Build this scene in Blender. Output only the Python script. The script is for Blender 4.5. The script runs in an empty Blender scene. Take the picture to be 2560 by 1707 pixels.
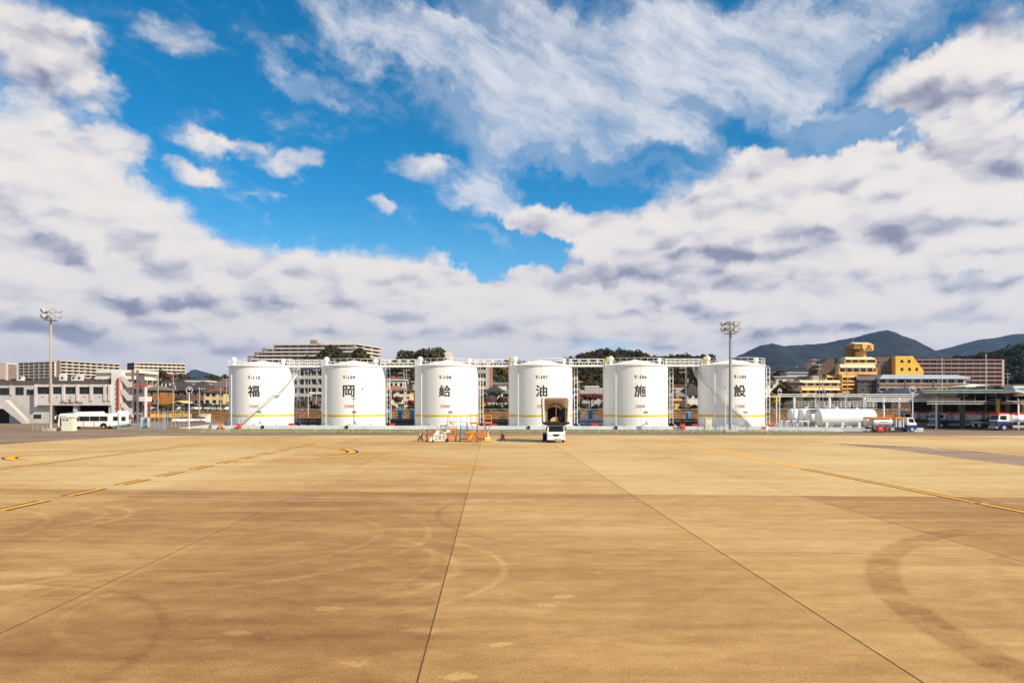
import bpy, bmesh, math, random
import numpy as np
from mathutils import Vector, Matrix, noise as mnoise
R = math.radians
PI = math.pi
random.seed(11)
F, CX, HY, H = 1839.4, 1280.0, 1010.0, 4.4      # lens in picture widths of 2560, principal point, eye height in metres
scene = bpy.context.scene
COL = scene.collection

def X(px, Y): return (px - CX) / F * Y
def Z(py, Y): return H - (py - HY) / F * Y
def gy(py): return F * H / (py - HY)
def G(px, py):
    Y = gy(py); return (X(px, Y), Y)

# ---------------------------------------------------------------- materials
MATS = {}
def mat(name, col, rough=.65, var=.12, scale=1.2, metal=0., stretch=(1, 1, 1), spec=.4, bump=0., world=False, col2=None):
    if name in MATS: return MATS[name]
    m = bpy.data.materials.new(name); m.use_nodes = True
    nt = m.node_tree; bs = nt.nodes['Principled BSDF']
    bs.inputs['Roughness'].default_value = rough
    bs.inputs['Metallic'].default_value = metal
    bs.inputs['Specular IOR Level'].default_value = spec
    tc = nt.nodes.new('ShaderNodeTexCoord'); mp = nt.nodes.new('ShaderNodeMapping')
    mp.inputs['Scale'].default_value = stretch
    if world:
        ge = nt.nodes.new('ShaderNodeNewGeometry'); nt.links.new(ge.outputs['Position'], mp.inputs['Vector'])
    else:
        nt.links.new(tc.outputs['Object'], mp.inputs['Vector'])
    no = nt.nodes.new('ShaderNodeTexNoise'); no.inputs['Scale'].default_value = scale
    no.inputs['Detail'].default_value = 6; no.inputs['Roughness'].default_value = .65
    nt.links.new(mp.outputs[0], no.inputs['Vector'])
    rp = nt.nodes.new('ShaderNodeValToRGB')
    c = col; d = col2 or tuple(v * (1 - 2 * var) for v in c)
    e = tuple(min(1, v * (1 + var)) for v in c)
    rp.color_ramp.elements[0].position = .3; rp.color_ramp.elements[0].color = (*d, 1)
    rp.color_ramp.elements[1].position = .62; rp.color_ramp.elements[1].color = (*e, 1)
    nt.links.new(no.outputs['Fac'], rp.inputs['Fac'])
    nt.links.new(rp.outputs['Color'], bs.inputs['Base Color'])
    if bump:
        b = nt.nodes.new('ShaderNodeBump'); b.inputs['Strength'].default_value = bump; b.inputs['Distance'].default_value = .3
        nt.links.new(no.outputs['Fac'], b.inputs['Height']); nt.links.new(b.outputs[0], bs.inputs['Normal'])
    MATS[name] = m
    return m

WHITE = mat('white_paint', (.80, .79, .77), .45, .04, .5, stretch=(1, 1, .25))
TANKW = mat('tank_paint', (.83, .81, .78), .42, .045, .35, stretch=(1, 1, .12))
CREAM = mat('cream_paint', (.72, .68, .56), .5, .05)
YELLOW = mat('yellow_paint', (.78, .50, .015), .5, .08)
ORANGE = mat('orange_paint', (.80, .22, .02), .5, .12)
DORANGE = mat('worn_orange_paint', (.55, .15, .03), .6, .25)
RED = mat('red_paint', (.72, .045, .02), .45, .1)
DRED = mat('dark_red_paint', (.30, .03, .02), .5, .15)
BLUE = mat('navy_paint', (.015, .05, .20), .35, .1)
SKYB = mat('sky_blue_paint', (.24, .45, .60), .5, .08)
VBLUE = mat('vessel_blue_paint', (.03, .30, .50), .4, .1)
BLACK = mat('black_rubber', (.012, .012, .013), .75, .1)
INK = mat('dark_brown_lettering', (.035, .022, .02), .7, .05)
REDINK = mat('faded_red_lettering', (.55, .12, .13), .7, .1)
GREY = mat('grey_steel', (.30, .30, .32), .5, .15, metal=.3)
LGREY = mat('galvanised_steel', (.50, .50, .52), .45, .12, metal=.4)
DGREY = mat('dark_grey_metal', (.08, .08, .09), .6, .15)
PIPEP = mat('violet_grey_pipe_paint', (.085, .072, .078), .55, .2)
LAVP = mat('lavender_grey_pipe_paint', (.42, .42, .52), .5, .1)
GLASS = mat('dark_window_glass', (.016, .017, .018), .22, .3, .8, spec=.35)
SHADE = mat('dark_interior', (.025, .022, .02), .9, .3)  # shade of interiors and openings as a near-black colour, also dark fittings
CONC = mat('pale_concrete', (.46, .42, .36), .85, .12, 1.5)
BLUEGREY = mat('blue_grey_steel', (.12, .15, .25), .5, .15)
LENS = mat('lamp_glass', (.55, .55, .5), .2, .1, spec=.7)
CHROME = mat('bright_metal', (.6, .6, .62), .3, .05, metal=.8)
WOOD = mat('pole_concrete', (.40, .33, .27), .85, .15, 3)

# ---------------------------------------------------------------- objects
def tag(o, label=None, cat=None, group=None, kind=None):
    if label: o['label'] = label
    if cat: o['category'] = cat
    if group: o['group'] = group
    if kind: o['kind'] = kind
    return o

def thing(name, label, cat, loc=(0, 0, 0), rz=0., group=None):
    o = bpy.data.objects.new(name, None); COL.objects.link(o)
    o.empty_display_size = .3
    o.location = loc; o.rotation_euler = (0, 0, rz)
    return tag(o, label, cat, group)

class MB:
    """collects shapes, then links them as ONE mesh object"""
    def __init__(s): s.v = []; s.f = []; s.m = []; s.c = 0
    def add(s, v, f):
        o = len(s.v); s.v += [tuple(p) for p in v]
        s.f += [tuple(i + o for i in q) for q in f]; s.m += [s.c] * len(f); return s
    def box(s, x0, x1, y0, y1, z0, z1):
        v = [(x0, y0, z0), (x1, y0, z0), (x1, y1, z0), (x0, y1, z0), (x0, y0, z1), (x1, y0, z1), (x1, y1, z1), (x0, y1, z1)]
        return s.add(v, [(0, 3, 2, 1), (4, 5, 6, 7), (0, 1, 5, 4), (1, 2, 6, 5), (2, 3, 7, 6), (3, 0, 4, 7)])
    def cbox(s, c, d, rz=0., rx=0., ry=0.):
        M = Matrix.Translation(c) @ Matrix.Rotation(rz, 4, 'Z') @ Matrix.Rotation(ry, 4, 'Y') @ Matrix.Rotation(rx, 4, 'X')
        t = MB().box(-d[0] / 2, d[0] / 2, -d[1] / 2, d[1] / 2, -d[2] / 2, d[2] / 2)
        return s.add([M @ Vector(p) for p in t.v], t.f)
    def cyl(s, p0, p1, r0, r1=None, n=12, cap=True):
        p0, p1 = Vector(p0), Vector(p1); r1 = r0 if r1 is None else r1
        d = (p1 - p0).normalized(); a = d.orthogonal().normalized(); b = d.cross(a)
        v = [p0 + (a * math.cos(2 * PI * i / n) + b * math.sin(2 * PI * i / n)) * r0 for i in range(n)]
        v += [p1 + (a * math.cos(2 * PI * i / n) + b * math.sin(2 * PI * i / n)) * r1 for i in range(n)]
        f = [(i, (i + 1) % n, n + (i + 1) % n, n + i) for i in range(n)]
        if cap: f += [tuple(reversed(range(n))), tuple(range(n, 2 * n))]
        return s.add(v, f)
    def tube(s, pts, r, n=6, closed=False):
        pts = [Vector(p) for p in pts]; k = len(pts); rings = []
        up = None
        for i, p in enumerate(pts):
            if closed: t = (pts[(i + 1) % k] - pts[i - 1]).normalized()
            else: t = (pts[min(i + 1, k - 1)] - pts[max(i - 1, 0)]).normalized()
            if up is None: up = t.orthogonal().normalized()
            up = (up - t * up.dot(t))
            up = up.normalized() if up.length > 1e-6 else t.orthogonal().normalized()
            w = t.cross(up)
            rings.append([p + (up * math.cos(2 * PI * j / n) + w * math.sin(2 * PI * j / n)) * r for j in range(n)])
        v = [q for g in rings for q in g]; f = []
        for i in range(k if closed else k - 1):
            a, b = i * n, ((i + 1) % k) * n
            f += [(a + j, a + (j + 1) % n, b + (j + 1) % n, b + j) for j in range(n)]
        if not closed: f += [tuple(reversed(range(n))), tuple(range((k - 1) * n, k * n))]
        return s.add(v, f)
    def lathe(s, prof, n=24, c=(0, 0, 0)):
        v = []; f = []
        for r, z in prof:
            v += [(c[0] + r * math.cos(2 * PI * i / n), c[1] + r * math.sin(2 * PI * i / n), c[2] + z) for i in range(n)]
        for k in range(len(prof) - 1):
            f += [(k * n + i, k * n + (i + 1) % n, (k + 1) * n + (i + 1) % n, (k + 1) * n + i) for i in range(n)]
        f += [tuple(reversed(range(n))), tuple(range((len(prof) - 1) * n, len(prof) * n))]
        return s.add(v, f)
    def lathe_x(s, prof, n=24, c=(0, 0, 0)):      # prof: (r, x)
        t = MB().lathe(prof, n)
        return s.add([(c[0] + p[2], c[1] + p[0], c[2] + p[1]) for p in t.v], t.f)
    def prism(s, poly, a, b, axis='y'):           # polygon (u,w): for 'y' u=x,w=z ; for 'x' u=y,w=z ; for 'z' u=x,w=y
        n = len(poly)
        if axis == 'y': P = lambda u, w, t: (u, t, w)
        elif axis == 'x': P = lambda u, w, t: (t, u, w)
        else: P = lambda u, w, t: (u, w, t)
        v = [P(u, w, a) for u, w in poly] + [P(u, w, b) for u, w in poly]
        f = [tuple(reversed(range(n))), tuple(range(n, 2 * n))] + [(i, (i + 1) % n, n + (i + 1) % n, n + i) for i in range(n)]
        return s.add(v, f)
    def sphere(s, c, r, n=10, sx=1, sy=1, sz=1):
        prof = [(max(1e-4, math.sin(PI * k / n)), -math.cos(PI * k / n)) for k in range(n + 1)]
        t = MB().lathe(prof, n + 4)
        return s.add([(c[0] + p[0] * r * sx, c[1] + p[1] * r * sy, c[2] + p[2] * r * sz) for p in t.v], t.f)
    def build(s, name, mats, parent=None, smooth=False, bevel=0.):
        me = bpy.data.meshes.new(name); me.from_pydata(s.v, [], s.f)
        if not isinstance(mats, (list, tuple)): mats = [mats]
        for m in mats: me.materials.append(m)
        if len(mats) > 1: me.polygons.foreach_set('material_index', s.m)
        bm = bmesh.new(); bm.from_mesh(me); bmesh.ops.recalc_face_normals(bm, faces=bm.faces)
        if bevel:
            bmesh.ops.remove_doubles(bm, verts=bm.verts, dist=1e-4)
            bmesh.ops.bevel(bm, geom=[e for e in bm.edges if len(e.link_faces) == 2 and e.calc_face_angle(0) > .6], offset=bevel, segments=2, affect='EDGES', profile=.5)
        bm.to_mesh(me); bm.free()
        if smooth:
            me.polygons.foreach_set('use_smooth', [True] * len(me.polygons))
            me.set_sharp_from_angle(angle=.7)
        o = bpy.data.objects.new(name, me); COL.objects.link(o)
        if parent: o.parent = parent
        return o

def dup_part(o, parent, loc=(0, 0, 0), rot=(0, 0, 0)):
    c = o.copy(); COL.objects.link(c); c.parent = parent
    c.location = loc; c.rotation_euler = rot
    for ch in list(o.children):
        d = ch.copy(); COL.objects.link(d); d.parent = c
    return c

def copy_tree(o, parent=None):
    c = o.copy(); COL.objects.link(c); c.parent = parent
    for ch in list(o.children): copy_tree(ch, c)
    return c

def np_mesh(name, V, Q, mats, parent=None):
    me = bpy.data.meshes.new(name)
    V = np.asarray(V, dtype=np.float32); Q = np.asarray(Q, dtype=np.int32)
    me.vertices.add(len(V)); me.vertices.foreach_set('co', V.ravel())
    k = Q.shape[1]
    me.loops.add(Q.size); me.loops.foreach_set('vertex_index', Q.ravel())
    me.polygons.add(len(Q)); me.polygons.foreach_set('loop_start', np.arange(0, Q.size, k, dtype=np.int32))
    me.polygons.foreach_set('loop_total', np.full(len(Q), k, dtype=np.int32))
    me.update(calc_edges=True); me.validate()
    if not isinstance(mats, (list, tuple)): mats = [mats]
    for m in mats: me.materials.append(m)
    o = bpy.data.objects.new(name, me); COL.objects.link(o)
    if parent: o.parent = parent
    return o

# ---------------------------------------------------------------- lettering
def text_geo(body, size, bold=0., sx=1., space=1.):
    cu = bpy.data.curves.new('lettering', 'FONT'); cu.body = body; cu.size = size
    cu.align_x = 'CENTER'; cu.align_y = 'CENTER'; cu.offset = bold; cu.resolution_u = 2
    cu.space_character = space
    ob = bpy.data.objects.new('lettering', cu); COL.objects.link(ob)
    bpy.context.view_layer.update()
    me = bpy.data.meshes.new_from_object(ob)
    bm = bmesh.new(); bm.from_mesh(me)
    bpy.data.objects.remove(ob); bpy.data.curves.remove(cu); bpy.data.meshes.remove(me)
    if bm.verts:
        xs = [v.co.x for v in bm.verts]; ys = [v.co.y for v in bm.verts]
        mx, my = (min(xs) + max(xs)) / 2, (min(ys) + max(ys)) / 2
        for v in bm.verts: v.co.x = (v.co.x - mx) * sx; v.co.y -= my
        w = (max(xs) - min(xs)) * sx
    else: w = 0
    return bm, w, (max(ys) - min(ys)) if w else 0

def text_flat(mb, body, size, c, bold=0., sx=1., space=1., facing=0., width=None, height=None, lift=.02):
    """flat lettering standing on a wall that looks along -Y, turned by `facing` about Z"""
    bm, w, h = text_geo(body, size, bold, sx, space)
    kx = width / w if width else 1.; ky = height / h if height else 1.
    M = Matrix.Translation(c) @ Matrix.Rotation(facing, 4, 'Z')
    bm.verts.index_update()
    v = [M @ Vector((q.co.x * kx, -lift, q.co.y * ky)) for q in bm.verts]
    f = [tuple(x.index for x in p.verts) for p in bm.faces]
    bm.free(); return mb.add(v, f)

def text_round(mb, body, size, rad, ang, z, bold=0., sx=1., space=1., width=None, height=None):
    """lettering painted round a drum: angle 0 looks along -Y, positive turns towards +X; bold strokes are laid down in a few shifted coats"""
    bm, w, h = text_geo(body, size, 0., sx, space)
    kx = width / w if width else 1.; ky = height / h if height else 1.
    n = int(w / .12) + 1
    for i in range(n + 1):
        bmesh.ops.bisect_plane(bm, geom=bm.verts[:] + bm.edges[:] + bm.faces[:], plane_co=(-w / 2 + i * w / n, 0, 0), plane_no=(1, 0, 0))
    bm.verts.index_update()
    f = [tuple(x.index for x in p.verts) for p in bm.faces]
    coats = [(0, 0)] if not bold else [(bold * math.cos(q * PI / 4), bold * math.sin(q * PI / 4)) for q in range(8)]
    for k, (ox, oz) in enumerate(coats):
        v = []
        for q in bm.verts:
            a = ang + (q.co.x * kx + ox) / rad; r_ = rad + .0006 * k
            v.append((r_ * math.sin(a), -r_ * math.cos(a), z + q.co.y * ky + oz))
        mb.add(v, f)
    bm.free(); return mb

def arc_patch(mb, rad, a0, a1, z0, z1, n=12):
    v = []; f = []
    for i in range(n + 1):
        a = a0 + (a1 - a0) * i / n
        v += [(rad * math.sin(a), -rad * math.cos(a), z0), (rad * math.sin(a), -rad * math.cos(a), z1)]
    f = [(2 * i, 2 * i + 2, 2 * i + 3, 2 * i + 1) for i in range(n)]
    return mb.add(v, f)

# ---------------------------------------------------------------- camera, sun
cam = bpy.data.cameras.new('camera'); co = bpy.data.objects.new('camera', cam); COL.objects.link(co)
cam.sensor_width = 36; cam.lens = F / 2560 * 36; cam.shift_y = (HY - 853.5) / 2560
cam.clip_start = .1; cam.clip_end = 30000
co.location = (0, 0, H); co.rotation_euler = (R(90), 0, 0)
scene.camera = co
EL = R(37); HX, HYY = .809, -.588
SUN = Vector((HX * math.cos(EL), HYY * math.cos(EL), math.sin(EL)))
sl = bpy.data.lights.new('sun', 'SUN'); sl.energy = 5.0; sl.angle = R(.5); sl.color = (1, .87, .69)
so = bpy.data.objects.new('sun', sl); COL.objects.link(so); so.location = (40, -30, 60)
so.rotation_euler = (-SUN).to_track_quat('-Z', 'Y').to_euler()
vs = scene.view_settings; vs.view_transform = 'Standard'; vs.look = 'None'; vs.exposure = .34; vs.gamma = 1
scene.cycles.max_bounces = 6; scene.cycles.diffuse_bounces = 3; scene.cycles.volume_bounces = 0
# ---------------------------------------------------------------- sky
class NT:
    def __init__(s, t): s.t = t
    def new(s, k): return s.t.nodes.new(k)
    def put(s, sock, v):
        if isinstance(v, bpy.types.NodeSocket): s.t.links.new(v, sock)
        else: sock.default_value = v
    def m(s, op, a, b=None, c=None, clamp=False):
        n = s.new('ShaderNodeMath'); n.operation = op; n.use_clamp = clamp
        s.put(n.inputs[0], a)
        if b is not None: s.put(n.inputs[1], b)
        if c is not None: s.put(n.inputs[2], c)
        return n.outputs[0]
    def sm(s, v, a, b, o0=0., o1=1.):
        n = s.new('ShaderNodeMapRange'); n.interpolation_type = 'SMOOTHSTEP'
        s.put(n.inputs['Value'], v); s.put(n.inputs['From Min'], a); s.put(n.inputs['From Max'], b)
        s.put(n.inputs['To Min'], o0); s.put(n.inputs['To Max'], o1); return n.outputs['Result']
    def mixc(s, f, a, b):
        n = s.new('ShaderNodeMix'); n.data_type = 'RGBA'
        s.put(n.inputs[0], f); s.put(n.inputs[6], a if isinstance(a, bpy.types.NodeSocket) else (*a, 1)); s.put(n.inputs[7], b if isinstance(b, bpy.types.NodeSocket) else (*b, 1))
        return n.outputs[2]
    def noise(s, vec, scale, detail=6, rough=.55, dist=0., out='Fac'):
        n = s.new('ShaderNodeTexNoise'); s.put(n.inputs['Vector'], vec)
        n.inputs['Scale'].default_value = scale; n.inputs['Detail'].default_value = detail
        n.inputs['Roughness'].default_value = rough; n.inputs['Distortion'].default_value = dist
        return n.outputs[out]
    def vm(s, op, a, b):
        n = s.new('ShaderNodeVectorMath'); n.operation = op; s.put(n.inputs[0], a); s.put(n.inputs[1], b); return n.outputs[0]
    def mapping(s, vec, loc=(0, 0, 0), rot=0., sc=(1, 1, 1), kind='POINT'):
        n = s.new('ShaderNodeMapping'); n.vector_type = kind; s.put(n.inputs['Vector'], vec)
        n.inputs['Location'].default_value = loc; n.inputs['Rotation'].default_value = (0, 0, rot); n.inputs['Scale'].default_value = sc
        return n.outputs[0]
    def comb(s, x, y, z=0.):
        n = s.new('ShaderNodeCombineXYZ'); s.put(n.inputs[0], x); s.put(n.inputs[1], y); s.put(n.inputs[2], z); return n.outputs[0]

world = bpy.data.worlds.new('World'); scene.world = world; world.use_nodes = True
W = NT(world.node_tree); wt = world.node_tree
bg = wt.nodes['Background']; bg.inputs['Strength'].default_value = SKYS = .1
sky = W.new('ShaderNodeTexSky'); sky.sky_type = 'NISHITA'; sky.sun_disc = False
sky.sun_elevation = EL; sky.sun_rotation = math.atan2(HX, HYY); sky.air_density = 1.0; sky.dust_density = .4; sky.ozone_density = 2.0
tc = W.new('ShaderNodeTexCoord'); sp = W.new('ShaderNodeSeparateXYZ'); wt.links.new(tc.outputs['Generated'], sp.inputs[0])
az = W.m('ARCTAN2', sp.outputs[0], sp.outputs[1]); el = W.m('ARCSINE', sp.outputs[2])
P = W.comb(az, el)
w1 = W.vm('SUBTRACT', W.noise(P, 5., 5, .6, out='Color'), (.5, .5, .5))
w2 = W.vm('SUBTRACT', W.noise(P, 22., 5, .6, out='Color'), (.5, .5, .5))
PW = W.vm('ADD', P, W.vm('ADD', W.vm('MULTIPLY', w1, (.13, .08, 0)), W.vm('MULTIPLY', w2, (.06, .04, 0))))
K = 2560 / 2352
def skypos(x, y):      # compass bearing and height above the horizon of a cloud seen in the photograph
    u, v = (x * K - CX) / F, (HY - y * K) / F
    return math.atan(u), math.atan(v / math.sqrt(1 + u * u))
def blobs(lst, vec, soft=.35):
    acc = None
    for x, y, rx, ry, rot, amp in lst:
        a, e = skypos(x, y); c = math.cos(a) ** 2
        v = vec if acc is None else W.vm('ADD', vec, W.m('MULTIPLY', acc, 1e-9))      # one after the other keeps the shader small
        mp = W.mapping(v, (a, e, 0), -R(rot), (rx * K / F * c * 1.25, ry * K / F * c ** .5 * 1.25, 1), 'TEXTURE')
        ln = W.new('ShaderNodeVectorMath'); ln.operation = 'LENGTH'; wt.links.new(mp, ln.inputs[0])
        o = W.sm(ln.outputs['Value'], soft, 1.15, amp, 0.)
        acc = o if acc is None else W.m('ADD', acc, o)
    return acc
CUM = [  # low cumulus banks
 (60, 470, 260, 200, 0, 1), (250, 590, 300, 150, 8, 1), (560, 680, 420, 115, 3, 1), (930, 710, 420, 105, 0, 1), (1260, 730, 400, 90, 0, .9),
 (80, 720, 320, 130, 0, 1), (400, 790, 500, 60, 0, .8), (1000, 810, 500, 60, 0, .8), (1900, 830, 600, 60, 0, .75), (250, 850, 500, 50, 0, .7), (300, 350, 80, 45, 0, .6),
 (385, 70, 80, 46, 20, .36), (500, 345, 60, 24, 0, .44), (570, 352, 46, 22, 0, .40), (665, 385, 72, 26, -8, .52), (455, 410, 68, 24, 0, .54), (590, 465, 60, 20, 0, .32),
 (860, 480, 46, 14, 0, .40), (955, 390, 80, 30, 0, .55), (625, 508, 38, 20, 0, .32),
 (1850, 490, 430, 130, -5, 1), (2200, 440, 250, 120, 0, 1), (1250, 520, 140, 44, 0, .8), (1620, 560, 320, 85, 0, 1), (1500, 610, 200, 45, 0, .8),
 (2150, 640, 330, 100, 0, .9), (1750, 700, 480, 70, 0, .95), (2250, 690, 220, 60, 0, .9), (1400, 690, 260, 50, 0, .8), (2050, 770, 420, 45, 0, .7),
 (1760, 370, 110, 55, 0, .7), (2180, 220, 170, 95, 15, .8), (2310, 110, 160, 70, 20, .6), (90, 120, 160, 110, 40, .75), (215, 120, 70, 60, 0, .5), (255, 215, 55, 50, 0, .45)]
CIR = [  # high streaky cirrus
 (900, 90, 190, 75, 33, .85), (1090, 160, 170, 60, 25, .8), (1260, 190, 330, 110, 15, 1), (1250, 270, 300, 70, 5, .85), (1700, 110, 330, 120, 0, 1), (1500, 40, 330, 70, 0, .75),
 (1950, 70, 330, 90, -10, .7), (1750, 190, 160, 60, 10, .8), (690, 190, 130, 45, 30, .42), (600, 130, 140, 40, 25, .25), (1130, 400, 120, 70, 40, .85), (1120, 480, 140, 45, 25, .8), (1240, 350, 120, 36, 20, .5),
 (1950, 260, 200, 55, 25, .55), (1560, 330, 200, 50, 28, .6), (1110, 570, 90, 22, 20, .45), (1450, 400, 180, 30, 10, .35), (2000, 330, 250, 60, 10, .4), (1180, 30, 200, 50, 20, .55)]
HOLE = [(1330, 400, 150, 60, -5, .9), (1690, 270, 200, 46, 8, .7), (1010, 260, 120, 90, 40, .4), (1150, 60, 90, 50, 25, .5), (2010, 130, 170, 34, -18, .55), (1200, 588, 190, 40, 0, 1.2), (2150, 628, 180, 18, -3, 1.1), (690, 520, 120, 30, 10, .6), (2000, 300, 160, 40, 20, .6), (1120, 560, 120, 40, 20, .7), (215, 120, 40, 40, 0, .5),
        (1340, 775, 150, 30, 0, 1.0), (480, 835, 90, 16, 0, .8), (2050, 320, 160, 30, 10, .4)]
SHD = [  # grey undersides and cloud in the shade of other cloud
 (1600, 605, 320, 44, 0, 1.3), (1480, 625, 140, 30, 0, 0.39), (1560, 722, 230, 20, 0, 0.75), (1900, 640, 260, 26, 0, 0.50), (480, 690, 330, 30, -4, 0.80), (330, 700, 170, 34, 0, 0.45), (620, 725, 140, 14, 0, 0.26),
 (2040, 512, 180, 40, 5, 0.49), (1700, 545, 200, 26, -6, 0.45), (2230, 690, 190, 44, -14, 0.62), (90, 770, 260, 50, 0, 0.80), (500, 800, 260, 22, 0, 0.50), (1230, 525, 170, 34, 0, 0.45), (1740, 375, 130, 50, 0, 0.60),
 (2190, 250, 200, 80, 15, 0.65), (2320, 390, 90, 50, 0, 0.55), (70, 120, 180, 120, 40, 0.55), (250, 180, 110, 90, 0, 0.60), (1850, 765, 260, 18, -6, 0.55), (640, 640, 260, 20, 0, 0.25), (150, 560, 260, 40, 0, 0.25),
 (1050, 690, 240, 20, 0, 0.30), (2280, 40, 260, 60, 0, 0.60), (900, 770, 300, 20, 0, 0.35), (2100, 560, 160, 26, 0, 0.36), (1500, 690, 120, 16, 0, 0.26), (350, 600, 240, 26, 6, 0.25)]
PC = W.vm('ADD', P, W.vm('ADD', W.vm('MULTIPLY', w1, (.26, .17, 0)), W.vm('MULTIPLY', w2, (.12, .08, 0))))
cum = blobs(CUM, PW); cir = blobs(CIR, PC, .1); hole = blobs(HOLE, PC, .1); PH = W.vm('ADD', P, W.vm('MULTIPLY', w2, (.05, .035, 0)))
shd = blobs(SHD, PH, .05)
# unseen clouds beyond the frame, rear ones put in for neutral fill light: scattered banks, thicker towards the horizon
absaz = W.m('ABSOLUTE', az)
side = W.m('MULTIPLY', W.m('MULTIPLY', W.sm(absaz, .60, .80), W.sm(absaz, 1.9, 1.1, .75, 1.)), W.sm(el, .75, .10))
cum = W.m('ADD', cum, W.m('MULTIPLY', side, W.noise(P, 2.2, 3, .5)))
# fluffy detail: flattened low down, seen more from below higher up
elp = W.m('POWER', W.m('MAXIMUM', W.m('ADD', el, .12), .02), .75)
Q = W.comb(W.m('MULTIPLY', az, 1.0), W.m('MULTIPLY', elp, 2.1))
Q = W.vm('ADD', Q, W.vm('MULTIPLY', w2, (.05, .05, 0)))
def billow(v, det):
    n = W.new('ShaderNodeTexVoronoi'); n.voronoi_dimensions = '2D'; n.feature = 'SMOOTH_F1' if False else 'F1'
    W.put(n.inputs['Vector'], v); n.inputs['Scale'].default_value = 11.; n.inputs['Detail'].default_value = det; n.inputs['Roughness'].default_value = .55; n.inputs['Lacunarity'].default_value = 2.3
    n.normalize = True
    return W.m('SUBTRACT', .62, n.outputs['Distance'])
def heap(v, dn, dv): return W.m('ADD', W.m('MULTIPLY', W.noise(v, 6.5, dn, .58, .2), .75), W.m('MULTIPLY', billow(v, dv), .62))
fb = heap(Q, 9, 3.)
fbl = heap(Q, 4, 1.)
fbs = heap(W.vm('ADD', Q, (.014, .034, 0)), 4, 1.)
dens = W.m('ADD', cum, W.m('MULTIPLY', W.m('SUBTRACT', fb, .50), 1.5))
dens = W.m('SUBTRACT', dens, hole)
a_c = W.m('MULTIPLY', W.sm(dens, .14, .90), .97)
core = W.sm(dens, .40, 1.25)
# streaks combed down to the right
PS = W.vm('ADD', P, W.vm('MULTIPLY', w1, (.10, .08, 0)))
ST = W.mapping(PS, (0, 0, 0), -R(27), (1 / 3.2, 1 / 11., 1), 'TEXTURE')
st = W.noise(ST, 2.1, 10, .70, .15)
st2 = W.noise(P, 7., 6, .6, .4)
cic = W.m('MINIMUM', cir, .95)
ci = W.m('ADD', cic, W.m('ADD', W.m('MULTIPLY', W.m('SUBTRACT', st, .5), 1.9), W.m('MULTIPLY', W.m('SUBTRACT', st2, .5), 1.2)))
ci = W.m('SUBTRACT', ci, W.m('MULTIPLY', hole, .8))
a_i = W.m('MULTIPLY', W.sm(ci, .0, 1.55), .95)
veil = W.m('MULTIPLY', W.sm(cir, .02, .8), .30)
a_i = W.m('MAXIMUM', a_i, veil)
relief = W.m('MULTIPLY', W.m('SUBTRACT', fbs, fbl), 3.7)
QL = W.comb(W.m('MULTIPLY', az, .62), W.m('MULTIPLY', elp, 3.0))
lay = W.m('MULTIPLY', W.m('SUBTRACT', .5, W.noise(QL, 4.5, 3, .5, .2)), .45)
lump = W.m('MULTIPLY', W.m('SUBTRACT', .5, W.noise(Q, 24., 7, .62, .2)), .35)
sh = W.m('ADD', W.m('MULTIPLY', W.m('MINIMUM', shd, 1.15), .92), W.m('ADD', relief, W.m('ADD', lump, lay)))
shf = W.sm(sh, -.60, 1.45)
rp = W.new('ShaderNodeValToRGB'); wt.links.new(shf, rp.inputs['Fac'])
E = rp.color_ramp.elements
E[0].position = 0.; E[0].color = (.78, .715, .66, 1)
E[1].position = 1.; E[1].color = (.235, .235, .315, 1)
for p_, c_ in ((.30, (.72, .672, .64)), (.55, (.59, .56, .575)), (.78, (.43, .415, .465))):
    e_ = E.new(p_); e_.color = (*c_, 1)
SC = 1 / SKYS
def scaled(col, k):
    n = W.new('ShaderNodeVectorMath'); n.operation = 'SCALE'; W.put(n.inputs[0], col); W.put(n.inputs['Scale'], k); return n.outputs[0]
cc = scaled(rp.outputs['Color'], SC)
civ = scaled(W.mixc(W.m('MULTIPLY', st, 1.2), (.55, .60, .70), (.74, .71, .70)), SC)
hs = W.new('ShaderNodeHueSaturation'); W.put(hs.inputs['Saturation'], W.sm(el, .02, .30, .75, 1.5)); hs.inputs['Value'].default_value = 1.0
wt.links.new(sky.outputs[0], hs.inputs['Color'])
blue = W.vm('MULTIPLY', hs.outputs[0], W.mixc(W.sm(el, .0, .45), (.80, 1.06, 1.30), (.26, 1.14, 1.0)))
c1 = W.mixc(a_i, blue, civ)
c1 = W.mixc(W.m('MULTIPLY', W.sm(el, .56, .85), W.sm(W.noise(P, 3., 6, .6), .3, .7, .35, .9)), c1, scaled(W.mixc(.5, (.42, .40, .38), (.42, .40, .38)), SC))      # unseen grey veil overhead, added to neutralise the blue fill light
c2 = W.mixc(a_c, c1, cc)
low = W.m('MULTIPLY', W.sm(W.m('ADD', el, W.m('MULTIPLY', W.m('SUBTRACT', W.noise(QL, 6., 5, .6), .5), .10)), .11, .0), .62)
c2 = W.mixc(low, c2, scaled(W.mixc(W.noise(QL, 5., 5, .6), (.56, .59, .68), (.86, .82, .79)), SC))
wt.links.new(c2, bg.inputs['Color']); world.cycles.sampling_method = 'NONE'

# ---------------------------------------------------------------- air
hz = MB().box(-9000, 9000, -400, 9000, -6, 620).build('haze', [])
hm = bpy.data.materials.new('air'); hm.use_nodes = True
ht = hm.node_tree; ht.nodes.remove(ht.nodes['Principled BSDF'])
pv = ht.nodes.new('ShaderNodeVolumePrincipled'); pv.inputs['Color'].default_value = (.30, .50, .95, 1); pv.inputs['Density'].default_value = 6.0e-5; pv.inputs['Anisotropy'].default_value = .3
ht.links.new(pv.outputs[0], ht.nodes['Material Output'].inputs['Volume'])
hz.data.materials.append(hm); tag(hz, kind='stuff')
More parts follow.
